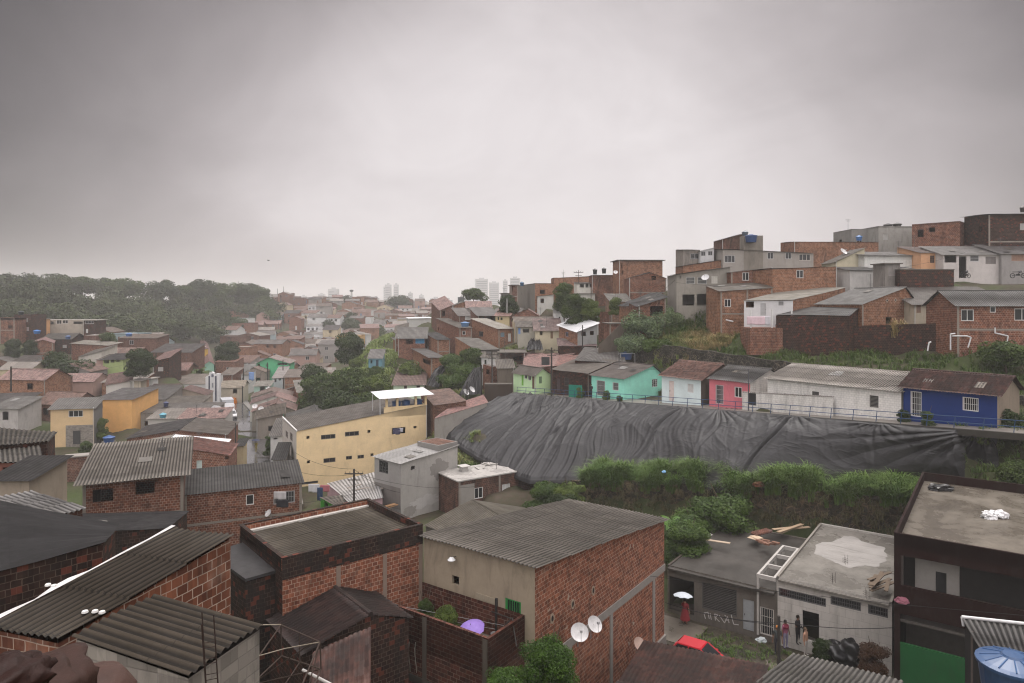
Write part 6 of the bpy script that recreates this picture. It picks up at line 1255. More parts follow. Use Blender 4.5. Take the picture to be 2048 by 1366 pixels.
def tree(name, label, px, py, rpx, d, kind_, tall=None, sy=1.0, group=None, cat=None):
    """crown centred on a pixel, rpx half its width in pixels at depth d; the trunk reaches the ground"""
    c = P(px, py, d); r = rpx * d / F; g = ground(c.x, c.y); hgt = max(c.z - g, r * .3)
    root = empty(name, (c.x, c.y, g - .1), rng.uniform(0, 6)); tag(root, label, cat or name.split('_')[-1], group)
    cr = bpy.data.objects.new('crown' if 'bush' not in name and 'shrub' not in name else 'foliage', PROTO[kind_]); COL.objects.link(cr); cr.parent = root; cr.location = (0, 0, hgt + .1); cr.scale = (r * 1.08, r * 1.08, r * 1.08 * sy)
    k_ = 0; zc = hgt - r * .8 * sy
    while zc > r * .3 and k_ < 2 and d > 20:
        c2 = cr.copy(); COL.objects.link(c2); c2.location = (rng.uniform(-.25, .25) * r, rng.uniform(-.3, .1) * r, zc); c2.rotation_euler = (0, 0, rng.uniform(0, 6)); c2.scale = [x * rng.uniform(.95, 1.2) for x in cr.scale]; zc -= r * .85 * sy; k_ += 1
    tk = bpy.data.objects.new('trunk', TRUNK_ME[ntree[0] % 3]); COL.objects.link(tk); tk.parent = root; th_ = hgt + r * .2; tk.scale = (max(.7, r * .8), max(.7, r * .8), th_); ntree[0] += 1
    return root
def bush(label, px, py, rpx, d, kind_='bush', sy=.8): return tree('bush', label, px, py, rpx, d, kind_, sy=sy)
tree('leafy_tree', 'bright green leafy tree in front of the tall red brick house', 1100, 1318, 60, 26.5, 'near', sy=.95)
tree('leafy_tree', 'lower leafy tree lobe beside the yard wall corner at the lower edge', 1015, 1370, 52, 26, 'near', sy=.8)
tree('leafy_tree', 'dense dark green tree behind the dark slab roof on the lower street', 1445, 1022, 66, 57.5, 'bush', sy=.85); bush('green bush left of the dense tree, over the end of the slab roof', 1385, 1045, 50, 57, 'bush', .9)
bush('leafy bush between the big brick house and the slab roofed house', 1375, 1065, 42, 52, 'bush')
bush('bush climbing the wall right of the flat roofed brick house', 1093, 985, 34, 68, 'bush', 1.1); bush('light green bush above the end of the grass wall', 1140, 985, 30, 65, 'light'); bush('dark bush below the black tarpaulin, left end of the grass wall', 1120, 1010, 34, 63, 'dark')
tree('round_tree', 'large black green tree on the left valley side, below the long low brick house', 132, 760, 50, 142, 'dark', sy=.8)
tree('round_tree', 'dark tree just above the large black green tree', 112, 722, 24, 146, 'dark')
tree('round_tree', 'spreading dark tree with round crown left of the church hall', 280, 713, 25, 128, 'dark', sy=.75)
tree('round_tree', 'round dark tree in the valley right of the yellow house', 455, 701, 24, 195, 'dark', sy=.9)
tree('mango_tree', 'bushy round mango tree on the crest of the spur under the hazy towers', 948, 592, 26, 195, 'mid', sy=.8)
tree('far_tree', 'broad hazy dome shaped tree far away on the skyline', 797, 607, 26, 470, 'dark', sy=.75)
for k, (px, py, r, d, kd, lab) in enumerate(((645, 778, 42, 128, 'mid', 'big green tree at the foot of the spur, leftmost of its clump'), (705, 785, 44, 124, 'mid', 'big green tree at the foot of the spur, in the middle of the clump'), (755, 775, 34, 122, 'light', 'yellowish green tree at the right of the clump behind the yellow building'), (628, 750, 26, 145, 'dark', 'dark tree at the valley edge of the spur'),
    (680, 812, 40, 112, 'dark', 'dark low tree directly behind the yellow building roof'), (735, 812, 34, 112, 'mid', 'green tree behind the white tank canopy'), (700, 690, 30, 165, 'dark', 'dark tree on the crest of the spur slope, upper left'), 
    (716, 748, 18, 146, 'light', 'light bush tree on the open spur slope'), (752, 744, 16, 124, 'mid', 'small tree hiding the foot of the turquoise blue hut'), (820, 745, 28, 122, 'light', 'leafy tree beside the pale green house'), 
    (930, 745, 36, 112, 'bush', 'thick green bush tree on the bank left of the dark poles'), (905, 725, 30, 116, 'bush', 'green bush on the bank under the overhanging porch house'), (945, 715, 26, 114, 'mid', 'bush at the corner of the long sloping grey roof'), (905, 765, 30, 108, 'bush', 'lower bush between the two tarpaulin strips'),
    (1150, 605, 24, 116, 'mid', 'shrubby tree on the crest right of the white balcony house'), (1128, 580, 20, 126, 'mid', 'tree in front of the long orange crest house'), (1180, 610, 16, 115, 'light', 'yellowish shrub below the white balcony house'), (1015, 605, 18, 142, 'dark', 'dark tree beside the grey crest house'),
    (1285, 655, 42, 98, 'pale', 'silvery green bush on the bank beside the concrete stair'), (1262, 690, 36, 97, 'pale', 'lower silvery bush at the foot of the concrete stair'), (1330, 640, 34, 100, 'pale', 'silvery bush at the top of the grass bank'), (1310, 700, 28, 94, 'bush', 'green bush above the turquoise house roof'),
    (200, 848, 15, 104, 'light', 'green shrub at the corner between cream and orange houses'), (172, 892, 13, 95, 'mid', 'small weedy shrub in front of the stone ground floor'), (60, 690, 13, 160, 'dark', 'dark shrub left of the faded pink roof'), (25, 690, 15, 160, 'dark', 'dark garden tree at the left edge below the brick tower'), (215, 676, 15, 172, 'mid', 'garden tree above the long low brick house'), (270, 688, 14, 185, 'light', 'light garden tree behind the round dark tree'), (318, 690, 16, 185, 'dark', 'dark garden tree left of the royal blue house'),
    (537, 893, 8, 98, 'mid', 'dark shrub at the road edge beside the walker'), (538, 876, 8, 99, 'bush', 'green shrub in front of the white roadside house'), (1960, 925, 36, 54, 'light', 'shrub at the right end of the black tarpaulin'), (2020, 900, 40, 55, 'dark', 'dark shrubbery right of the black tarpaulin'), (2040, 950, 40, 50, 'mid', 'shrub behind the maroon terrace parapet'), (1890, 632, 22, 76, 'bush', 'low bush in front of the cream house with broken eaves'),
    (1680, 668, 24, 82, 'mid', 'weedy shrub against the long dark wall, left'), (1640, 672, 16, 84, 'dark', 'small dark creeper on the lean-to wall'), (1740, 672, 14, 80, 'dark', 'small dark creeper in the middle of the long dark wall'), (2010, 715, 44, 67, 'mid', 'shrub at the right edge of the upper grass bank'), (1232, 604, 12, 112, 'light', 'little shrub at the foot of the tall orange block'),
    (700, 640, 18, 370, 'dark', 'hazy tree among the far white houses, upper'), (705, 655, 22, 350, 'dark', 'hazy dark tree among the far white houses, lower'), (757, 660, 14, 330, 'mid', 'hazy round tree left of the spur'), (725, 645, 14, 380, 'dark', 'hazy small tree in the far houses'), (650, 605, 14, 480, 'dark', 'hazy flat tree on the far crest, left'), (690, 604, 16, 480, 'dark', 'hazy flat tree on the far crest, right'),
    (660, 652, 18, 350, 'dark', 'hazy tree right of the far white terrace houses'), (430, 655, 26, 320, 'dark', 'hazy dark tree at the edge of the far houses, left'), (470, 652, 24, 320, 'mid', 'hazy tree at the edge of the far houses, right'), (505, 600, 18, 400, 'dark', 'hazy tree above the far hill houses'))):
    tree('tree' if r > 15 else 'shrub', lab, px, py, r, d, kd)
# skyline trees of the wood, one by one
sk = ((20, 576, 40, 310), (75, 582, 34, 318), (120, 572, 36, 322), (165, 575, 36, 330), (205, 576, 30, 335), (245, 580, 38, 338), (325, 583, 34, 350), (365, 586, 26, 360), (400, 582, 34, 365), (440, 584, 30, 372), (485, 585, 26, 380), (520, 588, 22, 385), (505, 580, 20, 390), (-20, 575, 38, 308))
for k, (px, py, r, d) in enumerate(sk):
    tree('hill_tree', 'tall tree on the skyline of the wooded hill, number %s from the left' % ['two', 'four', 'five', 'six', 'seven', 'eight', 'nine', 'ten', 'eleven', 'twelve', 'thirteen', 'fifteen', 'fourteen', 'one'][k], px, py, r, d, ('dark', 'mid')[k % 2], sy=.8, group='trees on the crest of the wooded hill', cat='tree')
def palm(label, px, py, d, size, h):
    c = P(px, py, d); root = empty('palm_tree', (c.x, c.y, c.z - h)); tag(root, label, 'palm tree'); mb = MB()
    for k in range(4): mb.tube((0.1 * math.sin(k), 0, h * k / 4), (.1 * math.sin(k + 1), 0, h * (k + 1) / 4), .16 * size / 3, 7, None, 0, False)
    mb.build('trunk', bark, root); mb = MB(); g = random.Random(int(px))
    for k in range(18):
        a = 6.283 * k / 18 + g.uniform(-.2, .2); e = g.uniform(-.1, 1.0); p = Vector((0, 0, h)); v = Vector((math.cos(a) * math.cos(e), math.sin(a) * math.cos(e), math.sin(e)))
        sd_ = Vector((-math.sin(a), math.cos(a), 0))
        for j in range(7):
            q = p + v * size / 7; v = (v + Vector((0, 0, -.22))).normalized(); w_ = size * .16 * (1 - j / 8)
            for s in (-1, 1): mb.face([p, q, q + sd_ * s * w_ + Vector((0, 0, -w_ * .6)), p + sd_ * s * w_ + Vector((0, 0, -w_ * .6))])
            p = q
    mb.build('crown', lf_mid, root)
palm('tall palm sticking up from the skyline trees of the wooded hill', 476, 570, 385, 4.5, 12); palm('low bushy palm behind the church hall', 398, 748, 160, 4.2, 3.5); palm('small feathery palm left of the skyline palm', 418, 566, 375, 3.2, 12)
# the wood: one mass
Vw, Qw, nq = [], [], 0; protoA = [crown_arrays(950, .075, 30, 100 + s, 1.0, .75) for s in range(5)]; g = np.random.default_rng(4)
pos = []
for k in range(2600):
    px, d = g.uniform(-230, 560), g.uniform(212, 400)
    dmax = 330 + (px + 100) * .11; dmin = 222 + max(0, px - 250) * .22
    if d > dmax or d < dmin or (px > 440 and d < 360): continue
    x = (px - CX) / F * d
    if any((x - a) ** 2 + (d - b) ** 2 < 58 for a, b in pos): continue
    pos.append((x, d))
gz = ground_many(np.array(pos))
for (x, d), z in zip(pos, gz):
    V_, Q_ = protoA[g.integers(0, 5)]; r = g.uniform(5.2, 8.2); a = g.uniform(0, 6.28); c, s = math.cos(a), math.sin(a)
    W = V_ @ np.array([[c, s, 0], [-s, c, 0], [0, 0, 1]]) * r; W = W + np.array([x, d, z + r * g.uniform(.5, .9)]); Vw.append(W); Qw.append(Q_ + nq); nq += len(W)
def woodleaf(t, b):
    tc = t.node('ShaderNodeTexCoord'); o = tc.outputs['Object']; n = t.noise(o, .085, 3, .6); n2 = t.noise(o, .45, 4, .7)
    k = t.mix(t.ramp(n, (.35, 0), (.66, 1)), (.018, .030, .011), (.060, .080, .024)); k = t.mix(t.math('MULTIPLY', t.ramp(n2, (.45, 0), (.7, 1)), .4), k, (.055, .070, .022))
    t.l.new(k, b.inputs['Base Color']); b.inputs['Roughness'].default_value = .6
kind(np_obj('wood', np.concatenate(Vw), np.concatenate(Qw), mat('wood_leaf', woodleaf), None, False), 'stuff')

def grassm(key, c, c2):
    def fn(t, b):
        tc = t.node('ShaderNodeTexCoord'); o = tc.outputs['Object']; n = t.noise(o, .5, 4, .7); n2 = t.noise(o, 14, 2, .6)
        k = t.mix(t.ramp(n, (.38, 0), (.64, 1)), c, c2); k = t.mix(t.math('MULTIPLY', t.ramp(n2, (.4, 0), (.7, 1)), .5), k, rgb(c, 1.7)); t.l.new(k, b.inputs['Base Color']); b.inputs['Roughness'].default_value = .5
    return mat(key, fn)
def grass(name, pts, hgt, m, per=16, width=.035, lean=.5, out=None, hvar=.35, seed=0):
    """tufts of bent blades; pts (n,3); out: a direction the blades hang towards"""
    g = np.random.default_rng(seed); pts = np.asarray(pts); n = len(pts) * per
    p0 = np.repeat(pts, per, 0) + np.column_stack([g.normal(size=(n, 2)) * .10, np.zeros(n)]); a = g.uniform(0, 6.283, n); L = hgt * g.uniform(1 - hvar, 1 + hvar, n) * np.repeat(g.uniform(.6, 1.25, len(pts)), per)
    dr = np.column_stack([np.cos(a), np.sin(a), np.zeros(n)]) * (lean * g.uniform(.2, 1.2, n))[:, None]
    if out is not None: dr = dr + np.array(out) * g.uniform(.1, .9, n)[:, None]
    sd_ = np.column_stack([-np.sin(a), np.cos(a), np.zeros(n)]); up = np.array([0, 0, 1.0]); V_ = []
    for j, (f_, w_) in enumerate(((0, 1), (.4, .95), (.75, .65), (1, .06))):
        c = p0 + (up * (f_ - .42 * f_ ** 3)) * L[:, None] + dr * (f_ ** 2 * L)[:, None]
        V_ += [c - sd_ * (width * w_ * .5), c + sd_ * (width * w_ * .5)]
    V_ = np.stack(V_, 1).reshape(-1, 3); b0 = np.arange(n)[:, None] * 8; Q = np.concatenate([b0 + np.array([0, 1, 3, 2]), b0 + np.array([2, 3, 5, 4]), b0 + np.array([4, 5, 7, 6])])
    return kind(np_obj(name, V_, Q, m), 'stuff')
g_lush = grassm('grass_lush', (.072, .135, .026), (.125, .18, .048)); g_dry = grassm('grass_dry', (.46, .34, .17), (.32, .27, .11)); g_mix = grassm('grass_mix', (.13, .19, .05), (.28, .24, .10)); g_dk = grassm('grass_dark', (.065, .115, .026), (.12, .155, .042))
pts = []
g = np.random.default_rng(21)
for k in range(3600):
    s = g.uniform(-17.5, 13.0); o = g.uniform(-.5, 2.3) if not (-1.5 < s < 1.2) else g.uniform(-.7, .5); 
    if -1.2 < s < .9 and g.uniform() < .75: continue
    cn = mnoise.noise(Vector((s * .55, o * .8, 3.3))) + .45 * mnoise.noise(Vector((s * 1.7, o * 2, 7.1)))
    if cn < -.28 + .25 * g.uniform(): continue
    p = WL(s); bump_ = 1.6 * cn + .35 * math.sin(s * .7) + .3 * math.sin(s * 1.9 + 1)
    if o < .3: zz = p.z - g.uniform(0, .6) * (o < 0)
    else: zz = p.z + .12 * o
    pts.append((p.x + .58 * o, p.y + .81 * o, zz + bump_ * .45 - .45))
grass('grass', pts, 2.0, g_lush, 22, .055, .5, (-.30, -.42, 0), seed=1)
pts = [];
for k in range(500):
    s = g.uniform(-17.5, 14); p = WL(s); pts.append((p.x - .3, p.y - .45, p.z - g.uniform(.3, 3.6)))
grass('hanging_grass', pts, .9, grassm('grass_hang', (.12, .10, .05), (.05, .06, .022)), 12, .04, .4, (-.3, -.42, -.9), seed=2)
pts = []
for k in range(2300):
    t_ = g.uniform(9, 56); b_ = g.uniform(.3, 8.5)
    if 26 < t_ < 33 and b_ < 3.5 and g.uniform() < .7: continue
    if g.uniform() < .3 + .4 * math.sin(t_ * .9) * (b_ > 3): continue
    p = VL(t_, b_); pts.append((p.x, p.y, 0))
pts = np.array(pts); pts[:, 2] = ground_many(pts[:, :2]) - .05
grass('bank_grass', pts, .85, g_dk, 15, .05, .6, (-.25, -.2, 0), seed=3)
sel = pts[(pts[:, 0] > 50)]; grass('bank_grass', sel + np.array([0, 0, .1]), 1.5, grassm('grass_reed', (.055, .075, .022), (.15, .12, .05)), 14, .06, .7, (-.4, -.3, 0), seed=33)
def px_scatter(n, region, seed):
    """points on the ground seen through a part of the picture: region (px0, px1, d0, d1)"""
    g = np.random.default_rng(seed); px = g.uniform(region[0], region[1], n); d = g.uniform(region[2], region[3], n); xy = np.column_stack([(px - CX) / F * d, d]); return np.column_stack([xy, ground_many(xy) - .05])
grass('bank_grass', px_scatter(1300, (1290, 1470, 89, 103), 5), 1.2, g_mix, 15, .055, .7, (-.2, -.4, 0), seed=5)
grass('dry_grass', px_scatter(900, (1370, 1500, 88, 99), 6), 1.2, g_dry, 15, .05, .8, (-.3, -.5, 0), seed=6)
grass('bank_grass', px_scatter(700, (1330, 1440, 97, 103), 7), 1.4, g_lush, 14, .055, .5, (-.2, -.4, 0), seed=7)
grass('slope_grass', px_scatter(3200, (640, 800, 118, 172), 8), 1.0, grassm('grass_slope', (.16, .23, .06), (.26, .29, .11)), 11, .09, .6, None, seed=8)
grass('slope_grass', px_scatter(700, (855, 960, 76, 96), 9), .7, g_mix, 12, .05, .6, None, seed=9)
grass('slope_grass', px_scatter(900, (880, 1060, 104, 124), 10), .8, g_mix, 12, .07, .6, None, seed=10)
grass('slope_grass', px_scatter(300, (915, 990, 73, 80), 12), .8, g_lush, 12, .05, .6, None, seed=12)
grass('weeds', px_scatter(500, (1900, 2080, 48, 60), 13), .8, g_dk, 12, .05, .6, None, seed=13)
pts = [tuple(SLP(g.uniform(.8, 16), g.uniform(.3, 3.4), -21.95)) for k in range(300)]
grass('weeds', pts, .28, g_dk, 12, .03, .6, None, seed=14)
# tufts of reed on the long dark wall
pts = [tuple(P(1800 + g.uniform(-14, 14), 660 + g.uniform(-8, 16), 77.2)) for k in range(40)]; grass('reed_tuft', pts, 1.5, g_dry, 10, .05, .8, (-.2, -.3, 0), seed=15)
# banana plant beside the big brick house
c = P(1346, 1058, 55); bp = empty('banana_plant', (c.x, c.y, ground(c.x, c.y))); tag(bp, 'banana plant with broad leaves at the corner of the big red brick house', 'banana plant'); mb = MB(); hh = c.z - bp.location.z
mb.tube((0, 0, 0), (0, 0, hh), .14, 8, .09); mb.build('stem', plain((.10, .13, .05), .6), bp); mb = MB()
for k in range(8):
    a = 6.28 * k / 8 + .3; p = Vector((0, 0, hh - .2)); v = Vector((math.cos(a) * .6, math.sin(a) * .6, .8)).normalized(); sd_ = Vector((-math.sin(a), math.cos(a), 0))
    for j in range(6):
        q = p + v * .38; v = (v + Vector((0, 0, -.26))).normalized(); w0, w1 = .3 * math.sin(.35 + j * .45), .3 * math.sin(.35 + (j + 1) * .45)
        for s in (-1, 1): mb.face([p, q, q + sd_ * s * w1 + Vector((0, 0, -.05)), p + sd_ * s * w0 + Vector((0, 0, -.05))])
        p = q
mb.build('leaf', leaf((.07, .15, .03), .4), bp)
# ------------------------------------------------------------------ railing above the tarpaulin
rl = empty('railing', SL(-13, 2.62)); tag(rl, 'long blue steel railing along the edge of the upper street', 'railing'); mb = MB(); o = rl.location; bl = plain((.035, .075, .16), .45)
for hz in (.55, 1.02):
    mb.path([SL(t, 2.62, hz) - o for t in np.linspace(-13, 60, 32)], .03, 6)
mb.build('rail', bl, rl)
for k, t in enumerate(np.linspace(-13, 60, 38)):
    mb = MB(); p = SL(t, 2.62) - o; q = SL(t + .12, 2.62) - o; mb.tube(p + Vector((0, 0, -.2)), q + Vector((0, 0, 1.04)), .032, 6); mb.build('post', bl, rl)

# ------------------------------------------------------------------ tanks, dishes, poles and wires
def tank(label, px, py, d, r, h, col=(.03, .075, .20), grp='water tanks'):
    """py is the rim of the tank"""
    c = P(px, py, d); root = empty('water_tank', (c.x, c.y, c.z - h)); tag(root, label, 'water tank', grp)
    mb = MB(); mb.lathe([(0, 0), (r * .78, 0), (r * .8, .05), (r * .97, h * .9), (r, h)], 22); mb.build('tank', plain(col, .35), root)
    mb = MB(); mb.lathe([(r * 1.05, h - .03), (r * 1.06, h + .05), (r * .9, h + .10), (r * .35, h + .22), (r * .3, h + .27), (0, h + .28)], 22)
    lid = mb.build('lid', plain(rgb(col, 1.3), .3), root)
    if d < 30:
        mb = MB()
        for k in range(12): a = 6.2832 * k / 12; v = Vector((math.cos(a), math.sin(a), 0)); mb.tube(v * r * .35 + Vector((0, 0, h + .225)), v * r * .92 + Vector((0, 0, h + .105)), .018, 6)
        mb.build('rib', plain(rgb(col, 1.6), .3), lid)
    return root
bt = tank('big blue ribbed water tank at the lower right corner, next to the gutter', 2026, 1328, 18.5, .82, 1.3, (.035, .075, .16))
c = bt.location; ts = empty('tank_stand', (c.x, c.y, -22)); tag(ts, 'dark block pillar under the big blue tank at the lower right corner', 'pillar'); mb = MB(); mb.box((-.9, -.9, 0), (.9, .9, c.z + 22 - .003)); mb.box((-1.0, -1.0, c.z + 21.6), (1.0, 1.0, c.z + 21.85)); mb.build('pillar', brick('dark', .5), ts)
for a in (('big dark blue tank on the roof of the tall grey block house', 1502, 472, 107, .95, 1.0), ('smaller grey blue tank behind the big one on the skyline terrace', 1490, 465, 112, .5, .7, (.05, .08, .11)), ('black tank on the crest, left of two', 1190, 540, 136, .45, .9, (.02, .022, .025)), ('black tank on the crest, right of two', 1208, 538, 136, .45, .9, (.02, .022, .025)),
          ('blue tank on the narrow crest house', 1044, 566, 139, .42, .6, (.03, .09, .17)), ('blue tank on the flat roof left of the bright orange house', 930, 646, 130, .85, .7, (.10, .20, .36)), ('dark blue tank in a frame above the turquoise house', 1253, 706, 96, .85, .9), ('blue tank with white stripe on the brick plinth, left valley side', 218, 875, 84.8, .65, .85),
          ('turquoise tank on the pale slab house in the valley', 326, 829, 104, .5, .5, (.10, .30, .38)), ('dark tank on the low dark roofed house in the valley', 332, 806, 114, .4, .6, (.02, .03, .09)), ('tank on the roof of the brick tower house, left edge', 42, 624, 146, .55, .6, (.02, .03, .035)), ('blue tank beside the long bare block house', 74, 662, 150, .7, .6, (.04, .16, .42)), ('blue tank on a post left of the long low brick house', 136, 673, 150, .55, .6, (.06, .10, .2)), ('small blue tank in the gardens near the wood', 337, 681, 200, .6, .6, (.04, .16, .42)), ('grey tank on the royal blue house', 370, 689, 207, .5, .6, (.35, .36, .37)),
          ('blue tank heap on the small brick house at the foot of the wood', 258, 668, 172, .8, .6, (.05, .13, .32)), ('black tank lid on the streaked cement block, left of two', 1776, 450, 117, .75, .3, (.03, .03, .03)), ('black tank lid on the streaked cement block, right of two', 1794, 449, 117, .75, .3, (.03, .03, .03)), ('blue tank on the stepped cement block', 1718, 474, 112, .5, .6, (.04, .14, .35)), ('small brown tank on the skyline at the right edge', 2046, 416, 98, .4, .6, (.03, .02, .02))):
    tank(*a)
# frame round the tank above the turquoise house and the plinth under it
c = P(1253, 722, 96); tf = empty('tank_stand', (c.x, c.y, c.z - 1.2)); tag(tf, 'steel frame on a block base round the dark blue tank above the turquoise house', 'frame'); mb = MB()
mb.box((-.9, -.9, -.6), (.9, .9, 1.0)); mb.build('base', cem, tf); mb = MB()
for x in (-1, 1):
    for y in (-1, 1): mb.tube((x, y, 1.0), (x, y, 2.3), .04, 5)
    mb.tube((x, -1, 2.3), (x, 1, 2.3), .04, 5)
mb.tube((-1, -1, 2.3), (1, -1, 2.3), .04, 5); mb.build('bar', plain((.4, .4, .4), .5), tf)
def dish(label, px, py, d, r, az, col=(.62, .61, .6), back=None, grp='satellite dishes'):
    c = P(px, py, d); root = empty('satellite_dish', c, R(az)); tag(root, label, 'satellite dish', grp)
    tl = Matrix.Rotation(R(50), 4, 'X'); mb = MB(); prof = [(r * k / 6, .35 * r * (k / 6) ** 2) for k in range(7)]
    n = 24
    for (r1, z1), (r2, z2) in zip(prof[:-1], prof[1:]):
        for k in range(n):
            a, b = 6.2832 * k / n, 6.2832 * (k + 1) / n; q = [Vector((r1 * math.cos(a), r1 * math.sin(a), z1)), Vector((r1 * math.cos(b), r1 * math.sin(b), z1)), Vector((r2 * math.cos(b), r2 * math.sin(b), z2)), Vector((r2 * math.cos(a), r2 * math.sin(a), z2))]
            if r1 < 1e-6: q = [q[0], q[2], q[3]]
            mb.face([tl @ x for x in q], None, 0, True)
    mb.build('dish', plain(col, .4), root); mb = MB(); mb.tube(tl @ Vector((0, -r, .3 * r)), tl @ Vector((0, -r * .1, r * 1.05)), .012, 5); mb.box((-.05, -.05, -.06), (.05, .05, .06), 0, Matrix.Translation(tl @ Vector((0, -r * .1, r * 1.05)))); mb.build('feed_arm', plain((.4, .4, .4), .5), root)
    mb = MB(); mb.tube((0, 0, 0), (0, .18, -.03), .025, 6); mb.tube((0, .18, -.03), (0, .20, -.75), .025, 6); mb.build('mast', plain((.3, .3, .3), .5), root)
dish('white satellite dish on the tall red brick house, left of the pair', 1158, 1266, 31.6, .42, 10); dish('white satellite dish on the tall red brick house, right of the pair', 1187, 1250, 33.4, .40, 35)
dish('flaking rusty satellite dish at the foot of the big red brick house', 1277, 1290, 38.5, .40, 40, (.50, .36, .30)); dish('pinkish dish on the blackened parapet house beside the yard wall', 782, 1165, 34.2, .25, 20, (.55, .42, .38)); dish('small white dish on the long brick house with black and brown roof', 538, 1027, 57, .33, -40)
dish('dish on the grey pillared house', 1411, 556, 99, .55, -30, (.6, .6, .6)); dish('dish on the skyline beside the small tanks', 1231, 545, 121, .4, 0); dish('dish on the low roof right of the long white house, upper terrace', 1686, 504, 99, .55, 30); dish('left dish on the roof by the pole above the pinkish roof', 931, 785, 95, .5, 60, (.5, .5, .5)); dish('right dish on the roof by the pole above the pinkish roof', 943, 780, 96, .5, 60, (.5, .5, .5))
dish('upper dish on the rust tile gable by the road', 510, 813, 116, .45, 10); dish('lower dish on the rust tile gable by the road', 522, 818, 117, .45, 20); dish('dish on the pale green valley house', 537, 777, 150, .45, -20); dish('white dish on a roof near the end wall of the yellow building', 590, 968, 78, .4, -60, (.66, .66, .65)); dish('two dish mast on the left roofs beside the trucks, left one', 430, 818, 112, .6, 20, (.5, .5, .5)); dish('two dish mast on the left roofs beside the trucks, right one', 435, 819, 112, .6, 20, (.55, .55, .55))
POLES = {}
def pole(label, px, py0, py1, d, r=.12, arm=True, name='utility_pole', dark=(.05, .045, .04)):
    a, b = P(px, py1, d), P(px, py0, d); root = empty(name, (a.x, a.y, a.z - .6)); tag(root, label, 'pole', 'poles of the neighbourhood')
    mb = MB(); h = b.z - a.z + .6; mb.tube((0, 0, 0), (0, 0, h), r, 8, r * .75); mb.build('post', plain(dark, .8), root)
    if arm:
        mb = MB(); mb.box((-.9, -.05, h - .5), (.9, .05, h - .4)); mb.box((-.6, -.05, h - 1.1), (.6, .05, h - 1.02))
        for x in (-.85, -.4, .4, .85): mb.tube((x, 0, h - .4), (x, 0, h - .25), .03, 6)
        mb.build('crossarm', plain((.08, .07, .06), .8), root)
    POLES[(px, py0)] = (b, root); return b
t1 = pole('leaning dark pole in front of the patched metal hut', 708, 938, 1004, 66)
t2 = pole('pole at the edge of the wet road, left of the walker', 471, 846, 905, 96, .10, False); t3 = pole('thin pole further along the wet road', 464, 822, 850, 120, .1, False)
t4 = pole('dark pole on the lower street in front of the people', 1558, 1232, 1345, 38.5, .11, False)
t5 = pole('tall dark pole with box beside the lime green house', 1103, 695, 786, 93, .14); t6 = pole('pole at the corner of the upper street, left of the lime green house', 963, 730, 800, 100, .12, False); t7 = pole('second pole at the corner of the upper street', 984, 703, 795, 101, .12)
t8 = pole('short pole on the roofs left of the tarpaulin', 934, 770, 805, 95, .1, False); t9 = pole('slim pole in front of the pink house', 1497, 738, 812, 70, .06, False, dark=(.08, .08, .09)); t10 = pole('pole in front of the white roofed house', 1165, 650, 690, 109, .1, False)
t11 = pole('pole in front of the white house at the left edge', 22, 733, 775, 100, .13, False); t12 = pole('pole right of the white church front', 487, 737, 775, 160, .16, False); t13 = pole('pole at the road bend beside the cream house', 485, 772, 800, 150, .16, False); t14 = pole('pole among the valley roofs before the sea green house', 535, 725, 762, 165, .14, False); t15 = pole('pole among the valley roofs behind the long brick house', 566, 720, 745, 175, .14, False)
t16 = pole('pole beside the round tree on the left side', 312, 705, 735, 150, .14, False); t17 = pole('pale street pole on the spur below the mango tree', 1014, 597, 640, 140, .12, False, dark=(.45, .45, .44)); t18 = pole('mast with dark panel left of the mango tree', 922, 592, 625, 190, .15, False); t19 = pole('antenna mast with dark loudspeakers on the crest', 1157, 540, 560, 130, .05, True)
mb = MB(); c = P(922, 597, 190); mb.box((-.9, -.1, -1.6), (.9, .1, .4), 0, Matrix.Translation(c - POLES[(922, 592)][1].location)); mb.build('panel', plain((.12, .13, .13), .6), POLES[(922, 592)][1])
bxm = MB(); c = P(1094, 722, 92.6); bxm.box((-.75, -.08, -.55), (.35, .08, .55), 0, Matrix.Translation(c - POLES[(1103, 695)][1].location)); bxm.build('panel', plain((.06, .06, .06), .6), POLES[(1103, 695)][1])
for k in range(26):   # street of poles on the far hill
    f_ = k / 25; px = 561 + 3 * math.sin(k * 2.3); py = 700 - 105 * f_; d = 300 + 150 * f_
    pole('pole on the far hill stair street, %s' % ('lower end' if k == 0 else 'upper end' if k == 25 else 'one of the close row climbing it'), px + (k % 2) * 7 - 3, py - 22, py, d, .16, False)
    POLES[list(POLES)[-1]][1]['group'] = 'poles up the far hill street'
def wire(name, label, a, b, sag, r=.012):
    mb = MB(); n = 14; a, b = Vector(a), Vector(b); o = (a + b) / 2
    mb.path([a.lerp(b, k / n) - Vector((0, 0, sag * 4 * (k / n) * (1 - k / n))) - o for k in range(n + 1)], r, 5); ob = mb.build(name, plain((.02, .02, .02), .6)); ob.location = o; tag(ob, label, 'cable', 'overhead cables')
wire('cable', 'thin pale cable across the lower street facades, upper', P(1250, 1145, 42), P(2060, 1232, 31), .15, .012); wire('cable', 'black cable across the lower street facades from behind the brick house to the pole', P(1330, 1205, 42.5), t4 + Vector((0, 0, -.4)), .25, .02); wire('cable', 'black cable from the street pole to the right along the white block house', t4 + Vector((0, 0, -.3)), P(1790, 1255, 37.5), .2, .02)
wire('cable', 'lowest black cable across the scrawled facade', P(1390, 1222, 42), P(1560, 1250, 39), .12, .018)
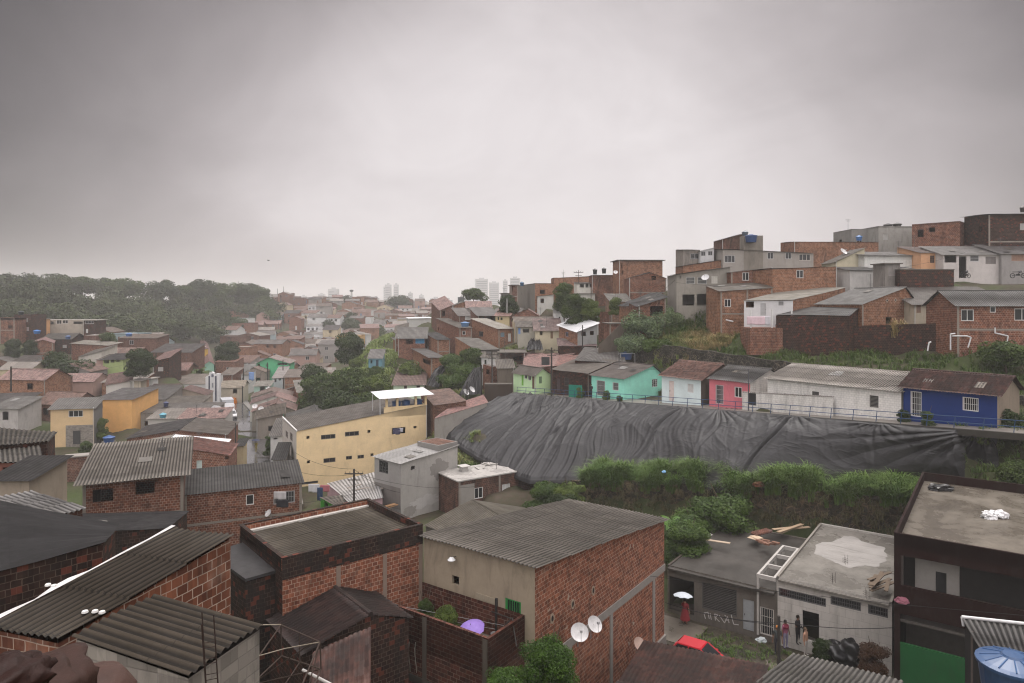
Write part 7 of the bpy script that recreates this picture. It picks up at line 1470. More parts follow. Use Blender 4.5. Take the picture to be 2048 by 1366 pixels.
wire('cable', 'cable from the leaning pole to the yellow wall', t1, P(590, 905, 81), .5, .015); wire('cable', 'cable from the leaning pole to the end of the yellow building', t1 + Vector((0, 0, -.5)), P(560, 930, 80), .6, .015); wire('cable', 'cable from the leaning pole to the cement rendered house', t1, P(800, 985, 68), .4, .015); wire('cable', 'cable crossing the long brick house with black and brown roof', P(368, 1010, 53), P(720, 985, 62), .6, .012)
wire('cable', 'white rain pipe cable over the grey bank left of the poles', P(880, 775, 104), t6 + Vector((0, 0, -.5)), .8, .012); wire('cable', 'cable between the tall dark pole and the street corner pole', t5 + Vector((0, 0, -.5)), t7 + Vector((0, 0, -.5)), .6, .014); wire('cable', 'cable from the tall dark pole over the turquoise house', t5 + Vector((0, 0, -.6)), t9, .9, .012); wire('cable', 'cable along the wet road between the two poles', t2, t3, .4, .014); wire('cable', 'cable over the wet road to the near roofs', t2, P(600, 960, 75), .9, .014)
# white drain pipes on the bank under the right brick house
for k, (pp, lab) in enumerate((([(1855, 702), (1858, 685), (1862, 684)], 'short white drain pipe on the right grass bank, leftmost'), ([(1901, 700), (1901, 668), (1910, 667)], 'tall white drain pipe on the right grass bank'), ([(1936, 695), (1942, 675), (1934, 672), (1905, 672)], 'bent white drain pipe on the right grass bank'), ([(2011, 702), (2016, 672), (1990, 666), (1990, 655)], 'white drain pipe with elbow under the right brick house'))):
    mb = MB(); q = [P(x, y, 70.5) for x, y in pp]; o = q[0]; mb.path([x - o for x in q], .07, 8); ob = mb.build('drain_pipe', plain((.66, .66, .66), .4)); ob.location = o; tag(ob, lab, 'pipe', 'white drain pipes')
mb = MB(); q = [P(1440, 637, 93), P(1466, 643, 91)]; mb.path([Vector((0, 0, 0)), q[1] - q[0]], .09, 8); ob = mb.build('drain_pipe', plain((.66, .66, .66), .4)); ob.location = q[0]; tag(ob, 'white pipe lying on the dry grass bank', 'pipe')

# ------------------------------------------------------------------ church front
c = P(411, 802, 146); W = (439 - 411) / F * 146; ch = empty('church', (c.x, c.y, c.z)); tag(ch, 'tall white stepped church front with dark blue stripes and round emblem', 'church'); H_ = lambda py: (802 - py) / F * 146
mb = MB(); secs = [(0, .26, 754, 749), (.26, .56, 744, 744), (.56, .78, 752, 752), (.78, 1.0, 748, 748)]
prof = [(0, H_(754)), (.24, H_(750)), (.27, H_(745)), (.42, H_(743.5)), (.56, H_(746)), (.60, H_(752)), (.70, H_(752)), (.72, H_(747.5)), (1.0, H_(747.5))]
for (x0, z0), (x1, z1) in zip(prof[:-1], prof[1:]): mb.hexa([Vector((x0 * W, 0, -1)), Vector((x1 * W, 0, -1)), Vector((x1 * W, .8, -1)), Vector((x0 * W, .8, -1)), Vector((x0 * W, 0, z0)), Vector((x1 * W, 0, z1)), Vector((x1 * W, .8, z1)), Vector((x0 * W, .8, z0))])
mb.build('wall', plaster((.66, .66, .66), .12), ch); mb = MB()
for x0, x1 in ((.22, .31), (.70, .79)): mb.box((x0 * W, -.05, 0), (x1 * W, -.004, H_(752)))
mb.build('stripe', plain((.03, .035, .07), .6), ch); mb = MB()
for k in range(20): a, b = 6.2832 * k / 20, 6.2832 * (k + 1) / 20; q = lambda a, r: Vector((.5 * W + math.cos(a) * r, -.05, H_(751) + math.sin(a) * r * 1.3)); mb.face([q(a, .27), q(b, .27), q(b, .18), q(a, .18)])
mb.box((.48 * W, -.06, H_(752.5)), (.53 * W, -.052, H_(750))); mb.build('emblem', plain((.05, .06, .12), .6), ch); mb = MB(); mb.box((.46 * W, -.06, H_(775)), (.56 * W, -.004, H_(766))); mb.build('niche', plain((.25, .26, .28), .6), ch)

# ------------------------------------------------------------------ vehicles
def box_loft(secs, n=12):
    """closed body from cross sections: each (x, half width, z0, z1, round)"""
    mb = MB(); rings = []
    for x, hw, z0, z1, rd in secs: rings.append([Vector((x, -hw, z0)), Vector((x, -hw, z1 - rd)), Vector((x, -hw + rd, z1)), Vector((x, hw - rd, z1)), Vector((x, hw, z1 - rd)), Vector((x, hw, z0))])
    for A, B in zip(rings[:-1], rings[1:]):
        for k in range(6): mb.face([A[k], B[k], B[(k + 1) % 6], A[(k + 1) % 6]], None, 0, k in (1, 3))
    mb.face(rings[0]); mb.face(rings[-1][::-1]); return mb
def wheels(root, xs, hw, r):
    for x in xs:
        for s in (-1, 1):
            mb = MB(); mb.tube((x, s * (hw - .18), r), (x, s * hw, r), r, 18); wl = mb.build('wheel', plain((.02, .02, .02), .8), root); mb = MB(); mb.tube((x, s * hw, r), (x, s * (hw + .01), r), r * .6, 14); mb.build('rim', plain((.35, .35, .36), .4), wl)
def car(label, loc, rz, col, group=None):
    root = empty('parked_car', loc, rz); tag(root, label, 'car', group)
    m = plain(col, .22, .0, .03)
    box_loft([(-1.85, .66, .42, .80, .05), (-1.78, .76, .30, .92, .08), (-1.0, .80, .28, .96, .08), (.9, .80, .28, .93, .08), (1.6, .76, .30, .78, .08), (1.85, .62, .42, .68, .05)]).build('body', m, root)
    cab = MB(); A = [(-1.72, .70, .93), (-1.30, .58, 1.42), (.18, .58, 1.44), (.92, .68, .93)]
    L_ = [Vector((x, -w_, z)) for x, w_, z in A]; Rr = [Vector((x, w_, z)) for x, w_, z in A]
    mbr = MB(); t_ = .03
    mbr.hexa([L_[1], L_[2], Rr[2], Rr[1], L_[1] + Vector((.04, .03, .06)), L_[2] + Vector((-.06, .03, .06)), Rr[2] + Vector((-.06, -.03, .06)), Rr[1] + Vector((.04, -.03, .06))])
    for a_, b_ in ((0, 1), (3, 2)):
        for S in (L_, Rr): mbr.tube(S[a_], S[b_], .045, 6)
    for S in (L_, Rr): mbr.tube(S[1].lerp(S[2], .5), Vector((S[0].x * .45, S[0].y, .93)), .04, 6)
    mbr.build('roof', m, root)
    for nm, q in (('windscreen', [L_[2], L_[3], Rr[3], Rr[2]]), ('rear_window', [L_[1], Rr[1], Rr[0], L_[0]]), ('side_window', L_), ('side_window', Rr[::-1])):
        g_ = MB(); g_.face(q); g_.build(nm, glass_dark(), root)
    for s in (-1, 1):
        g_ = MB(); g_.box((1.80, s * .5 - .16, .56), (1.87, s * .5 + .16, .70)); g_.build('headlight', plain((.7, .7, .68), .15), root); g_ = MB(); g_.box((-1.88, s * .58 - .10, .62), (-1.80, s * .58 + .10, .82)); g_.build('tail_light', plain((.35, .02, .02), .2), root)
        g_ = MB(); g_.box((.55, s * .86 - .06, .93), (.70, s * .86 + .06, 1.05)); g_.build('mirror', m, root)
    
    for x0 in (1.82, -1.92): g_ = MB(); g_.box((x0, -.63, .33), (x0 + .08, .63, .51)); g_.build('bumper', plain((.06, .06, .06), .5), root)
    wheels(root, (-1.2, 1.2), .80, .29); return root
c = P(1392, 1300, 41.5); car('red hatchback parked on the lower street, half hidden by the clay tile roof', (SLP(2.3, 5.1).x, SLP(2.3, 5.1).y, -22.05), math.atan2(-.58, .81), (.50, .018, .03))
car('small white car on the wet valley road, in front of the white truck', tuple(P(464, 836, 131)), R(118 + 180), (.62, .62, .62), 'vehicles on the valley road')
def truck(label, loc, rz, cabc, boxc, name='truck'):
    root = empty(name, loc, rz); tag(root, label, 'truck', 'vehicles on the valley road')
    box_loft([(1.2, 1.05, .6, 2.35, .1), (2.6, 1.05, .5, 2.45, .12), (3.1, 1.0, .5, 1.6, .1), (3.2, .95, .55, 1.4, .08)]).build('cab', plain(cabc, .3), root)
    g_ = MB(); g_.face([(2.62, -.9, 2.3), (3.12, -.9, 1.62), (3.12, .9, 1.62), (2.62, .9, 2.3)]); g_.build('windscreen', glass_dark(), root)
    g_ = MB(); g_.box((-3.2, -1.1, .95), (1.1, 1.1, 3.0)); g_.build('cargo_box', plain(boxc, .5), root); wheels(root, (-2.2, 2.1), 1.05, .45)
    g_ = MB(); g_.box((3.18, -.85, .6), (3.26, .85, .8)); g_.build('bumper', plain((.2, .2, .2), .5), root)
    return root
p0 = P(455, 828, 138); truck('white cab truck coming down the wet valley road', tuple(p0), R(118 + 180), (.62, .62, .62), (.45, .46, .48)); p0 = P(441, 808, 154); truck('truck with dark navy tarped load at the road bend', tuple(p0), R(125 + 180), (.03, .03, .08), (.025, .025, .09))
# orange machine behind it
c = P(467, 815, 150); om = empty('road_machine', c); tag(om, 'small orange road machine at the bend of the wet road', 'machine'); mb = MB(); mb.box((-.8, -.5, .5), (.6, .5, 1.5)); mb.box((-.3, -.4, 1.503), (.5, .4, 2.1)); mb.build('body', plain((.70, .22, .03), .5), om); wheels(om, (-.5, .4), .55, .35)
def motorbike(label, px, py, d, rz, col):
    root = empty('motorbike', P(px, py, d), R(rz)); tag(root, label, 'motorbike', 'parked motorbikes'); blk = plain((.03, .03, .03), .5)
    for x in (-.65, .65):
        mb = MB()
        for k in range(18): a, b = 6.2832 * k / 18, 6.2832 * (k + 1) / 18; mb.tube((x + .29 * math.cos(a), 0, .31 + .29 * math.sin(a)), (x + .29 * math.cos(b), 0, .31 + .29 * math.sin(b)), .045, 6, None, 0, False)
        for k in range(6): a = 6.2832 * k / 6; mb.tube((x, 0, .31), (x + .27 * math.cos(a), 0, .31 + .27 * math.sin(a)), .012, 5)
        mb.build('wheel', blk, root)
    mb = MB(); mb.tube((-.65, .06, .31), (-.1, .06, .45), .035); mb.tube((-.1, 0, .45), (.4, 0, .85), .04); mb.tube((.4, 0, .9), (.65, .05, .31), .03); mb.tube((.42, 0, .85), (.36, 0, 1.05), .03); mb.box((-.2, -.12, .3), (.22, .12, .55)); mb.build('frame', blk, root)
    mb = MB(); mb.lathe([(0, -.14), (.13, -.1), (.16, 0), (.12, .1), (0, .13)], 12, (.18, 0, .82)); mb.build('fuel_tank', plain(col, .25), root); mb = MB(); mb.box((-.62, -.11, .76), (.05, .11, .85)); mb.build('seat', blk, root); mb = MB(); mb.tube((.36, -.34, 1.05), (.36, .34, 1.05), .018); mb.lathe([(0, -.09), (.09, 0), (0, .09)], 10, (.47, 0, .92)); mb.build('handlebar', plain((.4, .4, .4), .3), root)
motorbike('dark motorbike parked at the white house on the upper terrace', 1931, 556, 93, 20, (.03, .03, .035)); motorbike('motorbike with chrome mirrors at the right edge of the upper terrace', 2036, 556, 91, -10, (.08, .08, .09)); motorbike('motorbike parked at the white roadside corner left of the walker', 478, 927, 92, 70, (.05, .02, .02))

for k, (a, b, sg_) in enumerate((((1103, 697, 93), (1497, 740, 70), 1.2), ((1103, 703, 93), (1165, 652, 109), .5), ((1165, 652, 109), (1014, 599, 140), 1.5), ((984, 705, 101), (934, 772, 95), .8), ((963, 732, 100), (848, 790, 100), 1.2), ((1497, 742, 70), (1800, 770, 58), .8), ((1350, 560, 99), (1166, 655, 109), 1.5), ((1640, 545, 92), (1352, 565, 99), 1.0), ((1930, 505, 95), (1640, 540, 92), 1.0), ((485, 775, 150), (535, 728, 165), .8), ((22, 736, 100), (312, 706, 150), 2.0), ((708, 945, 66), (975, 970, 69), .8))):
    wire('cable', ('cable from the tall dark pole along the painted row', 'cable from the tall dark pole up to the white roofed house pole', 'cable from the white roofed house pole up to the pale street pole', 'cable between the corner pole and the short roof pole', 'cable from the corner pole down to the pale green house', 'cable over the long white brick house', 'cable from the pillared house down the hill', 'cable across the recessed brick house', 'cable along the upper terrace fronts', 'cable among the valley poles', 'cable over the left valley roofs', 'cable from the leaning pole past the cement house')[k], P(*a), P(*b), sg_, .014)
# ------------------------------------------------------------------ people
def person(label, loc, rz, skin, top, legs, hair=(.02, .015, .012), arms='down', scale=1.0, long_dress=None, bare=False, group=None):
    """one skinned figure, facing its own -y; arms: 'down', 'hold' (right hand up with an umbrella), 'fold'"""
    root = empty('person', loc, R(rz)); root.scale = (scale,) * 3; tag(root, label, 'person', group)
    V_, E_, r_ = [], [], []
    def add(p, r, par=None):
        V_.append(Vector(p)); r_.append(r); i = len(V_) - 1
        if par is not None: E_.append((par, i))
        return i
    pel = add((0, 0, .96), .135); sp = add((0, .01, 1.16), .125, pel); chs = add((0, 0, 1.36), .145, sp); nk = add((0, .01, 1.50), .055, chs); hd0 = add((0, -.005, 1.58), .078, nk); hd1 = add((0, -.01, 1.68), .088, hd0); add((0, 0, 1.745), .05, hd1); add((0, -.098, 1.645), .014, hd1)
    for s in (-1, 1):
        add((s * .088, .01, 1.65), .016, hd1)
        hp = add((s * .10, 0, .90), .105, pel); kn = add((s * .11, -.02, .50), .062, hp); an = add((s * .11, .015, .10), .042, kn); add((s * .125, -.15, .045), .038, an)
        sh = add((s * .19, 0, 1.42), .062, chs)
        if arms == 'hold' and s == 1: e, w = (.24, -.10, 1.18), (.17, -.26, 1.36)
        elif arms == 'fold': e, w = (s * .25, -.03, 1.14), (s * .05, -.21, 1.12)
        elif arms == 'hip' and s == 1: e, w = (.33, .05, 1.16), (.17, -.05, 1.02)
        else: e, w = (s * .25, .01, 1.13), (s * .27, -.06, .88)
        el = add(e, .045, sh); wr = add(w, .032, el); dv = (Vector(w) - Vector(e)).normalized(); sdv = dv.orthogonal().normalized(); pm = Vector(w) + dv * .06; pi = add(pm, .034, wr)
        for k, (o_, l_) in enumerate(((-.03, .065), (-.01, .08), (.01, .075), (.028, .06))):
            b = add(pm + dv * .035 + sdv * o_, .010, pi); m_ = add(pm + dv * (.035 + l_ * .55) + sdv * o_ * 1.15 + Vector((0, -.012, 0)), .009, b); add(pm + dv * (.03 + l_) + sdv * o_ * 1.1 + Vector((0, -.032, 0)), .008, m_)
        tb = add(pm + sdv * .045 - dv * .005, .011, pi); add(pm + sdv * .065 + dv * .035, .009, tb)
    me = bpy.data.meshes.new('body'); me.from_pydata(V_, E_, []); ob = bpy.data.objects.new('body', me); COL.objects.link(ob)
    sk = ob.modifiers.new('skin', 'SKIN'); ob.modifiers.new('sub', 'SUBSURF').levels = 1
    ob.modifiers['sub'].render_levels = 1
    for i, v in enumerate(me.skin_vertices[0].data): v.radius = (r_[i], r_[i]); v.use_root = (i == 0)
    dg = bpy.context.evaluated_depsgraph_get(); m2 = bpy.data.meshes.new_from_object(ob.evaluated_get(dg)); bpy.data.objects.remove(ob); m2.name = 'body'
    m2.materials.clear()
    for c in (skin, top, legs, (.03, .025, .02)): m2.materials.append(plain(c, .6, 0, .05))
    for p in m2.polygons:
        x, y, z = p.center; p.use_smooth = True; a = abs(x)
        if z < .075: i = 3
        elif z < .97 and a < .22: i = 2 if not (long_dress and z < .45) else 0
        elif z < 1.49 and not bare and (a < .215 or (z > 1.17 and a < .27)): i = 1
        else: i = 0
        p.material_index = i
    b = bpy.data.objects.new('body', m2); COL.objects.link(b); b.parent = root
    mb = MB(); mb.lathe([(.0, .115), (.06, .10), (.098, .04), (.104, -.02), (.09, -.06)], 12, (0, .018, 1.665)); mb.build('hair', plain(hair, .7), root)
    for s in (-1, 1): mb = MB(); mb.lathe([(0, -.012), (.012, 0), (0, .012)], 6, (s * .033, -.092, 1.672)); mb.build('eye', plain((.02, .02, .02), .3), root)
    mb = MB(); mb.box((-.028, -.098, 1.605), (.028, -.086, 1.613)); mb.build('mouth', plain((.25, .08, .07), .5), root)
    if long_dress:
        mb = MB(); mb.lathe([(.34, .36), (.27, .7), (.20, 1.0), (.16, 1.15), (.19, 1.35), (.12, 1.46)], 16); mb.build('dress', plain(long_dress, .7), root)
    return root
def umbrella(label, top, r, col, tilt=(0, 0), length=.85):
    root = empty('umbrella', top); root.rotation_euler = (tilt[0], tilt[1], .3); tag(root, label, 'umbrella')
    mb = MB(); n = 8; prof = [(0, 0), (.3, -.03), (.6, -.12), (.85, -.25), (1.0, -.38)]
    for (r1, z1), (r2, z2) in zip(prof[:-1], prof[1:]):
        for k in range(n):
            for h in range(2):
                a, b = 6.2832 * (k + h / 2) / n, 6.2832 * (k + (h + 1) / 2) / n; q = lambda a, rr, z, h_: Vector((math.cos(a) * rr * r * (1 - .05 * h_ * (rr > .9)), math.sin(a) * rr * r * (1 - .05 * h_ * (rr > .9)), z * r + .06 * h_ * (rr > .9) * r))
                f = [q(a, r1, z1, h), q(b, r1, z1, 1 - h), q(b, r2, z2, 1 - h), q(a, r2, z2, h)]
                mb.face(f if r1 > 0 else f[1:], None, 0)
    mb.build('canopy', plain(col, .45), root); mb = MB(); mb.tube((0, 0, .08), (0, 0, -length), .012, 6); mb.tube((0, 0, -length), (.06, 0, -length - .05), .014, 6); mb.build('shaft', plain((.15, .15, .15), .4), root)
    mb = MB()
    for k in range(n): a = 6.2832 * k / n; mb.tube((0, 0, -.02), (math.cos(a) * r * .98, math.sin(a) * r * .98, -.385 * r), .006, 4, None, 0, False)
    mb.build('rib', plain((.2, .2, .2), .4), root); return root
SK1, SK2, SK3 = (.30, .17, .11), (.16, .085, .055), (.38, .22, .15)
def at_street(px, py): return PZ(px, py, -21.93)
c = at_street(1370, 1249); person('person in a dark red dress walking with a pale umbrella on the lower street', c, 150, SK1, (.20, .025, .03), (.20, .025, .03), arms='hold', long_dress=(.20, .025, .03))
umbrella('pale grey umbrella held over the person in the red dress', c + Vector((-.10, .15, 2.12)), .66, (.52, .57, .61), (R(-8), R(6)))
c = at_street(1555, 1308); person('person with orange and white cap standing behind the dark street pole', c, -20, SK2, (.05, .06, .06), (.03, .03, .04), hair=(.5, .2, .05))
c = at_street(1571, 1296); person('person in maroon and white shirt standing left of the black dressed person', c, 20, SK2, (.30, .10, .16), (.25, .23, .33), arms='down'); mb = MB(); mb.lathe([(.0, .10), (.13, .08), (.20, -.06), (.19, -.16)], 12, (0, .0, 1.42)); mb.build('shoulder_towel', plain((.16, .02, .04), .8), [o for o in COL.objects if o.name.startswith('person')][-1])
c = at_street(1596, 1288); person('person dressed all in black with arms folded beside the dark doorway', c, 30, SK2, (.012, .012, .014), (.012, .012, .014), arms='fold', scale=1.04)
c = at_street(1611, 1312); person('bare chested person in pale shorts on the lower street verge', c, 40, SK3, SK3, (.48, .45, .42), hair=(.12, .08, .05), arms='hip', bare=True)
c = P(512, 917, 101.3); c.z = -22.66; person('walker in yellow clothes with a dark umbrella on the wet valley road', c, 10, SK2, (.42, .34, .10), (.40, .33, .12), arms='hold')
umbrella('dark blue umbrella of the walker on the wet valley road', c + Vector((.02, -.1, 2.08)), .62, (.03, .035, .07), (0, R(4)))
c = SL(.2, .9); person('person in black at the barred door of the turquoise house', c, -30, SK2, (.015, .015, .018), (.02, .02, .025), arms='fold', scale=1.05)
c = TW.ax(.95, 1.75, 7.35); umbrella('purple open umbrella leaning among clutter in the walled yard', c + Vector((0, 0, -.05)), .62, (.30, .20, .56), (R(12), R(-16)))

# ------------------------------------------------------------------ clutter
def lump(name, label, cat, c, size, m, seed=0, sub=3, n=.35, flat=.7, group=None):
    """a crumpled heap or bag"""
    import bmesh
    bm = bmesh.new(); bmesh.ops.create_icosphere(bm, subdivisions=sub, radius=1)
    for v in bm.verts:
        d = mnoise.fractal(v.co * 1.7 + Vector((seed, seed * .7, 0)), .9, 2, 4); v.co *= 1 + n * d; v.co.z *= flat
        if v.co.z < -.35: v.co.z = -.35
    me = bpy.data.meshes.new(name); bm.to_mesh(me); bm.free(); me.materials.append(m)
    for p in me.polygons: p.use_smooth = sub > 3
    o = bpy.data.objects.new(name, me); COL.objects.link(o); o.location = c; o.scale = size if hasattr(size, '__len__') else (size,) * 3
    if label: tag(o, label, cat, group)
    return o
bagm = plain((.012, .012, .013), .3); whm = plain((.70, .70, .70), .5)
lump('rubbish_heap', 'black plastic covered heap on the verge right of the bare chested person', 'heap', PZ(1690, 1312, -21.7), (1.15, .9, 1.25), bagm, 3, 4, .5, .8)
tree('dry_bush', 'withered reddish bush beside the black heap on the lower street', 1748, 1305, 28, 38.2, 'bush', cat='bush'); tree('shrub', 'small dark shrub between the doorway people and the black heap', 1643, 1292, 18, 41.6, 'dark', cat='shrub')
for ch_ in [o for o in COL.objects if o.name.startswith('dry_bush')][0].children:
    if ch_.name.startswith('foliage') or ch_.name.startswith('crown'): d_ = ch_.data.copy(); d_.materials[0] = leaf((.045, .024, .014), .6); ch_.data = d_
rr = random.Random(6)
hp_ = empty('plastic_heap', MH.ax(9.0, 4.6, 8.48)); tag(hp_, 'crumpled white plastic sacks lying on the maroon house terrace', 'sacks')
for k in range(6): o = lump('sack', None, None, (rr.uniform(-.9, .9), rr.uniform(-.35, .35), .05), rr.uniform(.28, .42), whm, k, 3, .6, .7); o.parent = hp_
lump('black_bag', 'black bags in the back corner of the maroon house terrace', 'bag', MH.ax(14.2, 7.7, 8.55), (.9, .5, .42), bagm, 9, 3, .5)
lump('blue_bag', 'small pale blue bag lying on the tarpaulin edge above the grass', 'bag', P(1328, 944, 63.6), (.2, .15, .2), plain((.20, .42, .65), .4), 4, 3, .4); lump('blue_bag', 'bright blue bag in the shrubs right of the tarpaulin', 'bag', P(2030, 936, 51), (.25, .2, .22), plain((.06, .22, .62), .4), 5, 3, .4)
lump('white_bag', 'small white litter bag on the lower street verge', 'bag', PZ(1523, 1281, -21.9), (.3, .25, .25), plain((.45, .5, .5), .4), 6, 3, .5); lump('red_cloth', 'pinkish cloth heap on the balcony corner of the maroon house', 'cloth', MH.ax(-.05, 8.6, 5.35), (.35, .3, .28), plain((.26, .10, .13), .8), 7, 3, .4)
lump('rubble', 'broken orange rubble at the end of the tarpaulin where grass begins', 'rubble', WL(.1) + Vector((-.3, -.6, .1)), (.5, .4, .4), plain((.20, .09, .055), .9), 8, 2, .7)
lump('rock_ledge', 'blurred pinkish clay ledge in the lower left corner close to the camera', 'ledge', P(20, 1412, 3.0), (.26, .4, .20), slab((.05, .025, .019), .3), 2, 4, .25, .8); lump('rock_ledge', 'paler pink plaster ledge running right from the lower left corner', 'ledge', P(125, 1432, 3.4), (.30, .4, .24), slab((.085, .047, .037), .3), 12, 4, .12, .8)
lump('rock', 'dark red clay lump in the very corner at the lower left', 'rock', P(0, 1380, 2.5), (.13, .2, .10), slab((.03, .013, .010), .3), 22, 4, .35, .9)
# yard clutter
yc = empty('yard_clutter', TW.ax(1.3, .8, 6.1)); tag(yc, 'heap of pots, sacks and buckets in the corner of the walled yard', 'clutter'); cols = ((.45, .25, .12), (.5, .48, .45), (.12, .16, .3), (.35, .08, .07), (.42, .38, .32), (.55, .35, .1), (.3, .3, .3), (.5, .45, .4))
for k in range(14):
    x, y, z = rr.uniform(-.8, .9), rr.uniform(-.55, .75), rr.uniform(.0, .75); m_ = plain(cols[k % 8], .5)
    if k % 2: o = lump('sack', None, None, (x, y, z), rr.uniform(.16, .3), m_, k, 3, .4); o.parent = yc
    else: mb = MB(); mb.lathe([(0, 0), (.11, 0), (.15, .3), (.13, .3), (.1, .03), (0, .03)], 12, (x, y, z)); mb.build('bucket', m_, yc)
pp = MB(); 
mb = MB(); mb.tube((-.4, .6, 0), (.9, .2, 1.55), .03); mb.tube((.9, .2, 1.55), (1.1, -.5, .6), .03); mb.tube((-.3, 2.2, 1.0), (.9, .2, 1.5), .03); mb.build('broken_chair_frame', plain((.05, .045, .04), .6), yc)
tree('potted_palm', 'small potted palm bush behind the purple umbrella in the walled yard', 893, 1232, 24, 32.2, 'light', cat='plant'); tree('potted_plant', 'low leafy plant in the back corner of the walled yard', 850, 1212, 16, 33.6, 'mid', cat='plant')
for nm, px, py, d, kd, lab in (('potted_plant', 1160, 773, 89.6, 'light', 'yellow green potted plant at the railing beside the turquoise fence'), ('potted_plant', 1213, 780, 86, 'light', 'potted plant right of the person in black'), ('potted_plant', 1239, 790, 83.5, 'mid', 'dark potted plant below the turquoise house window'), ('shrub', 1807, 826, 59, 'dark', 'dark climbing plant left of the white barred door'), ('shrub', 1855, 828, 56.4, 'mid', 'flowering shrub right of the white barred door'), ('flowering_bush', 1027, 722, 107, 'pale', 'white flowering bush beside the pink tile roofs')):
    tree(nm, lab, px, py + (7 if nm != 'shrub' else 4), 7 if nm != 'shrub' else 12, d, kd, cat='plant', sy=1.1)
# planks, tiles and scrap on the slab roofs
def planks(label, c, n, size, spread, col, seed, name='plank_pile', cat='planks'):
    g = random.Random(seed); root = empty(name, c, g.uniform(0, 3)); tag(root, label, cat)
    for k in range(n):
        M = Matrix.Translation((g.uniform(-spread, spread), g.uniform(-spread, spread), .03 + .05 * k)) @ Matrix.Rotation(g.uniform(-.35, .35), 4, 'Z') @ Matrix.Rotation(g.uniform(-.06, .06), 4, 'Y'); mb = MB(); mb.box((-size[0] / 2, -size[1] / 2, 0), (size[0] / 2, size[1] / 2, size[2]), 0, M); mb.build('plank', plain(col, .7), root)
zr = -18.42 - .22 + .15
planks('bent wooden planks at the far end of the black slab roof', PZ(1585, 1060, zr), 4, (3.0, .3, .05), .3, (.40, .30, .20), 1); planks('single pale board near the left edge of the black slab roof', PZ(1436, 1085, zr), 1, (2.0, .3, .05), .1, (.45, .36, .27), 2); planks('white thin poles at the left parapet of the black slab roof', PZ(1412, 1076, zr), 2, (1.8, .06, .06), .1, (.55, .55, .52), 3)
planks('stack of brownish planks near the front of the pale slab roof', PZ(1768, 1168, -17.5), 7, (2.2, .22, .05), .7, (.16, .12, .085), 4)
tl = empty('tile_stack', PZ(1521, 1068, zr), R(30)); tag(tl, 'stack of orange roof tiles lying on the black slab roof', 'tiles'); mb = MB()
for k in range(9):
    for j in range(3): mb.tube((-.8 + k * .2, -.25 + j * .22, .08), (-.62 + k * .2, -.25 + j * .22, .20), .10, 8)
mb.build('roof_tiles', tile((.34, .13, .08), .2), tl)
planks('pale corrugated offcuts beside the tile stack', PZ(1512, 1078, zr), 2, (.9, .6, .03), .15, (.55, .42, .30), 5)
planks('scattered bricks and boards along the gap edge of the black slab roof', PZ(1540, 1092, zr), 8, (.6, .2, .12), .9, (.24, .13, .09), 6)
planks('scrap boards lying on the roof of the patched hut', P(745, 975, 72), 6, (1.8, .25, .05), 1.6, (.28, .25, .22), 7); planks('wooden shelf with a pot under the cement house window', P(770, 1016, 68.6), 3, (2.4, .5, .05), .2, (.34, .20, .10), 8)
# rebar, steel frame
def rebar(label, c, h, w, tilt, n=4):
    root = empty('rebar_column', c, .4); tag(root, label, 'rebar'); mb = MB()
    for k in range(n):
        x, y = ((-w, -w), (w, -w), (w, w), (-w, w))[k]; mb.tube((x, y, 0), (x + tilt * h, y, h + .1 * (k % 2)), .008, 5)
    for j in range(1, 4):
        z = h * j / 4.5; q = [Vector((sx * w + tilt * z, sy * w, z)) for sx, sy in ((-1, -1), (1, -1), (1, 1), (-1, 1))]; mb.path(q + [q[0]], .005, 4)
    mb.build('rod', plain((.035, .022, .018), .8), root)
rebar('bare rusty rebar column rising from the small grey block shed', P(425, 1385, 9.4), 1.0, .075, -.06)
for k, (px, py) in enumerate(((1690, 1128), (1665, 1165), (1732, 1196))): rebar('thin rebar stubs on the pale slab roof, %s' % ('far ones', 'middle ones', 'front ones')[k], PZ(px, py, -17.62), .55, .12, 0, 3)
sf = empty('steel_frame', P(575, 1330, 21)); tag(sf, 'open rusty steel truss frame tied with rope above the dark tile roof', 'frame'); q = lambda x, y, d: P(x, y, d) - sf.location; mb = MB()
pts = [q(562, 1250, 23), q(640, 1284, 20), q(500, 1338, 21.5), q(598, 1385, 18.5)]; low = [q(563, 1312, 23), q(642, 1338, 20), q(502, 1370, 21.5), q(600, 1440, 18.5)]
for a, b in ((0, 1), (0, 2), (1, 3)): mb.tube(pts[a], pts[b], .025, 6); mb.tube(low[a], low[b], .025, 6)
for a in range(3): mb.tube(pts[a], low[a], .025, 6)
mb.tube(low[0], low[1] + Vector((0, 0, .0)), .02, 6); mb.tube(pts[0].lerp(pts[1], .5), low[0].lerp(low[1], .5), .02, 6); mb.tube(low[2], pts[0].lerp(pts[1], .9), .02, 6); mb.tube(low[3], pts[1], .02, 6); mb.tube(low[2].lerp(low[3], .5), low[0].lerp(low[1], .5), .02, 6); mb.tube(low[2], low[1], .02, 6)
mb.build('bar', plain((.055, .038, .03), .6), sf); mb = MB(); mb.path([q(498, 1317, 21.4), q(570, 1297, 21), q(640, 1284, 20)], .016, 6); mb.path([q(505, 1250, 23.5), q(562, 1249, 23)], .016, 6); mb.build('rope', plain((.36, .31, .24), .9), sf)
mb = MB(); a, b = P(606, 1340, 21), P(668, 1372, 19.5); mb.tube((0, 0, 0), b - a, .045, 8); o = mb.build('white_pipe', plain((.55, .53, .5), .5)); o.location = a; tag(o, 'white plastic pipe lying over the clay tiles at the lower edge', 'pipe')
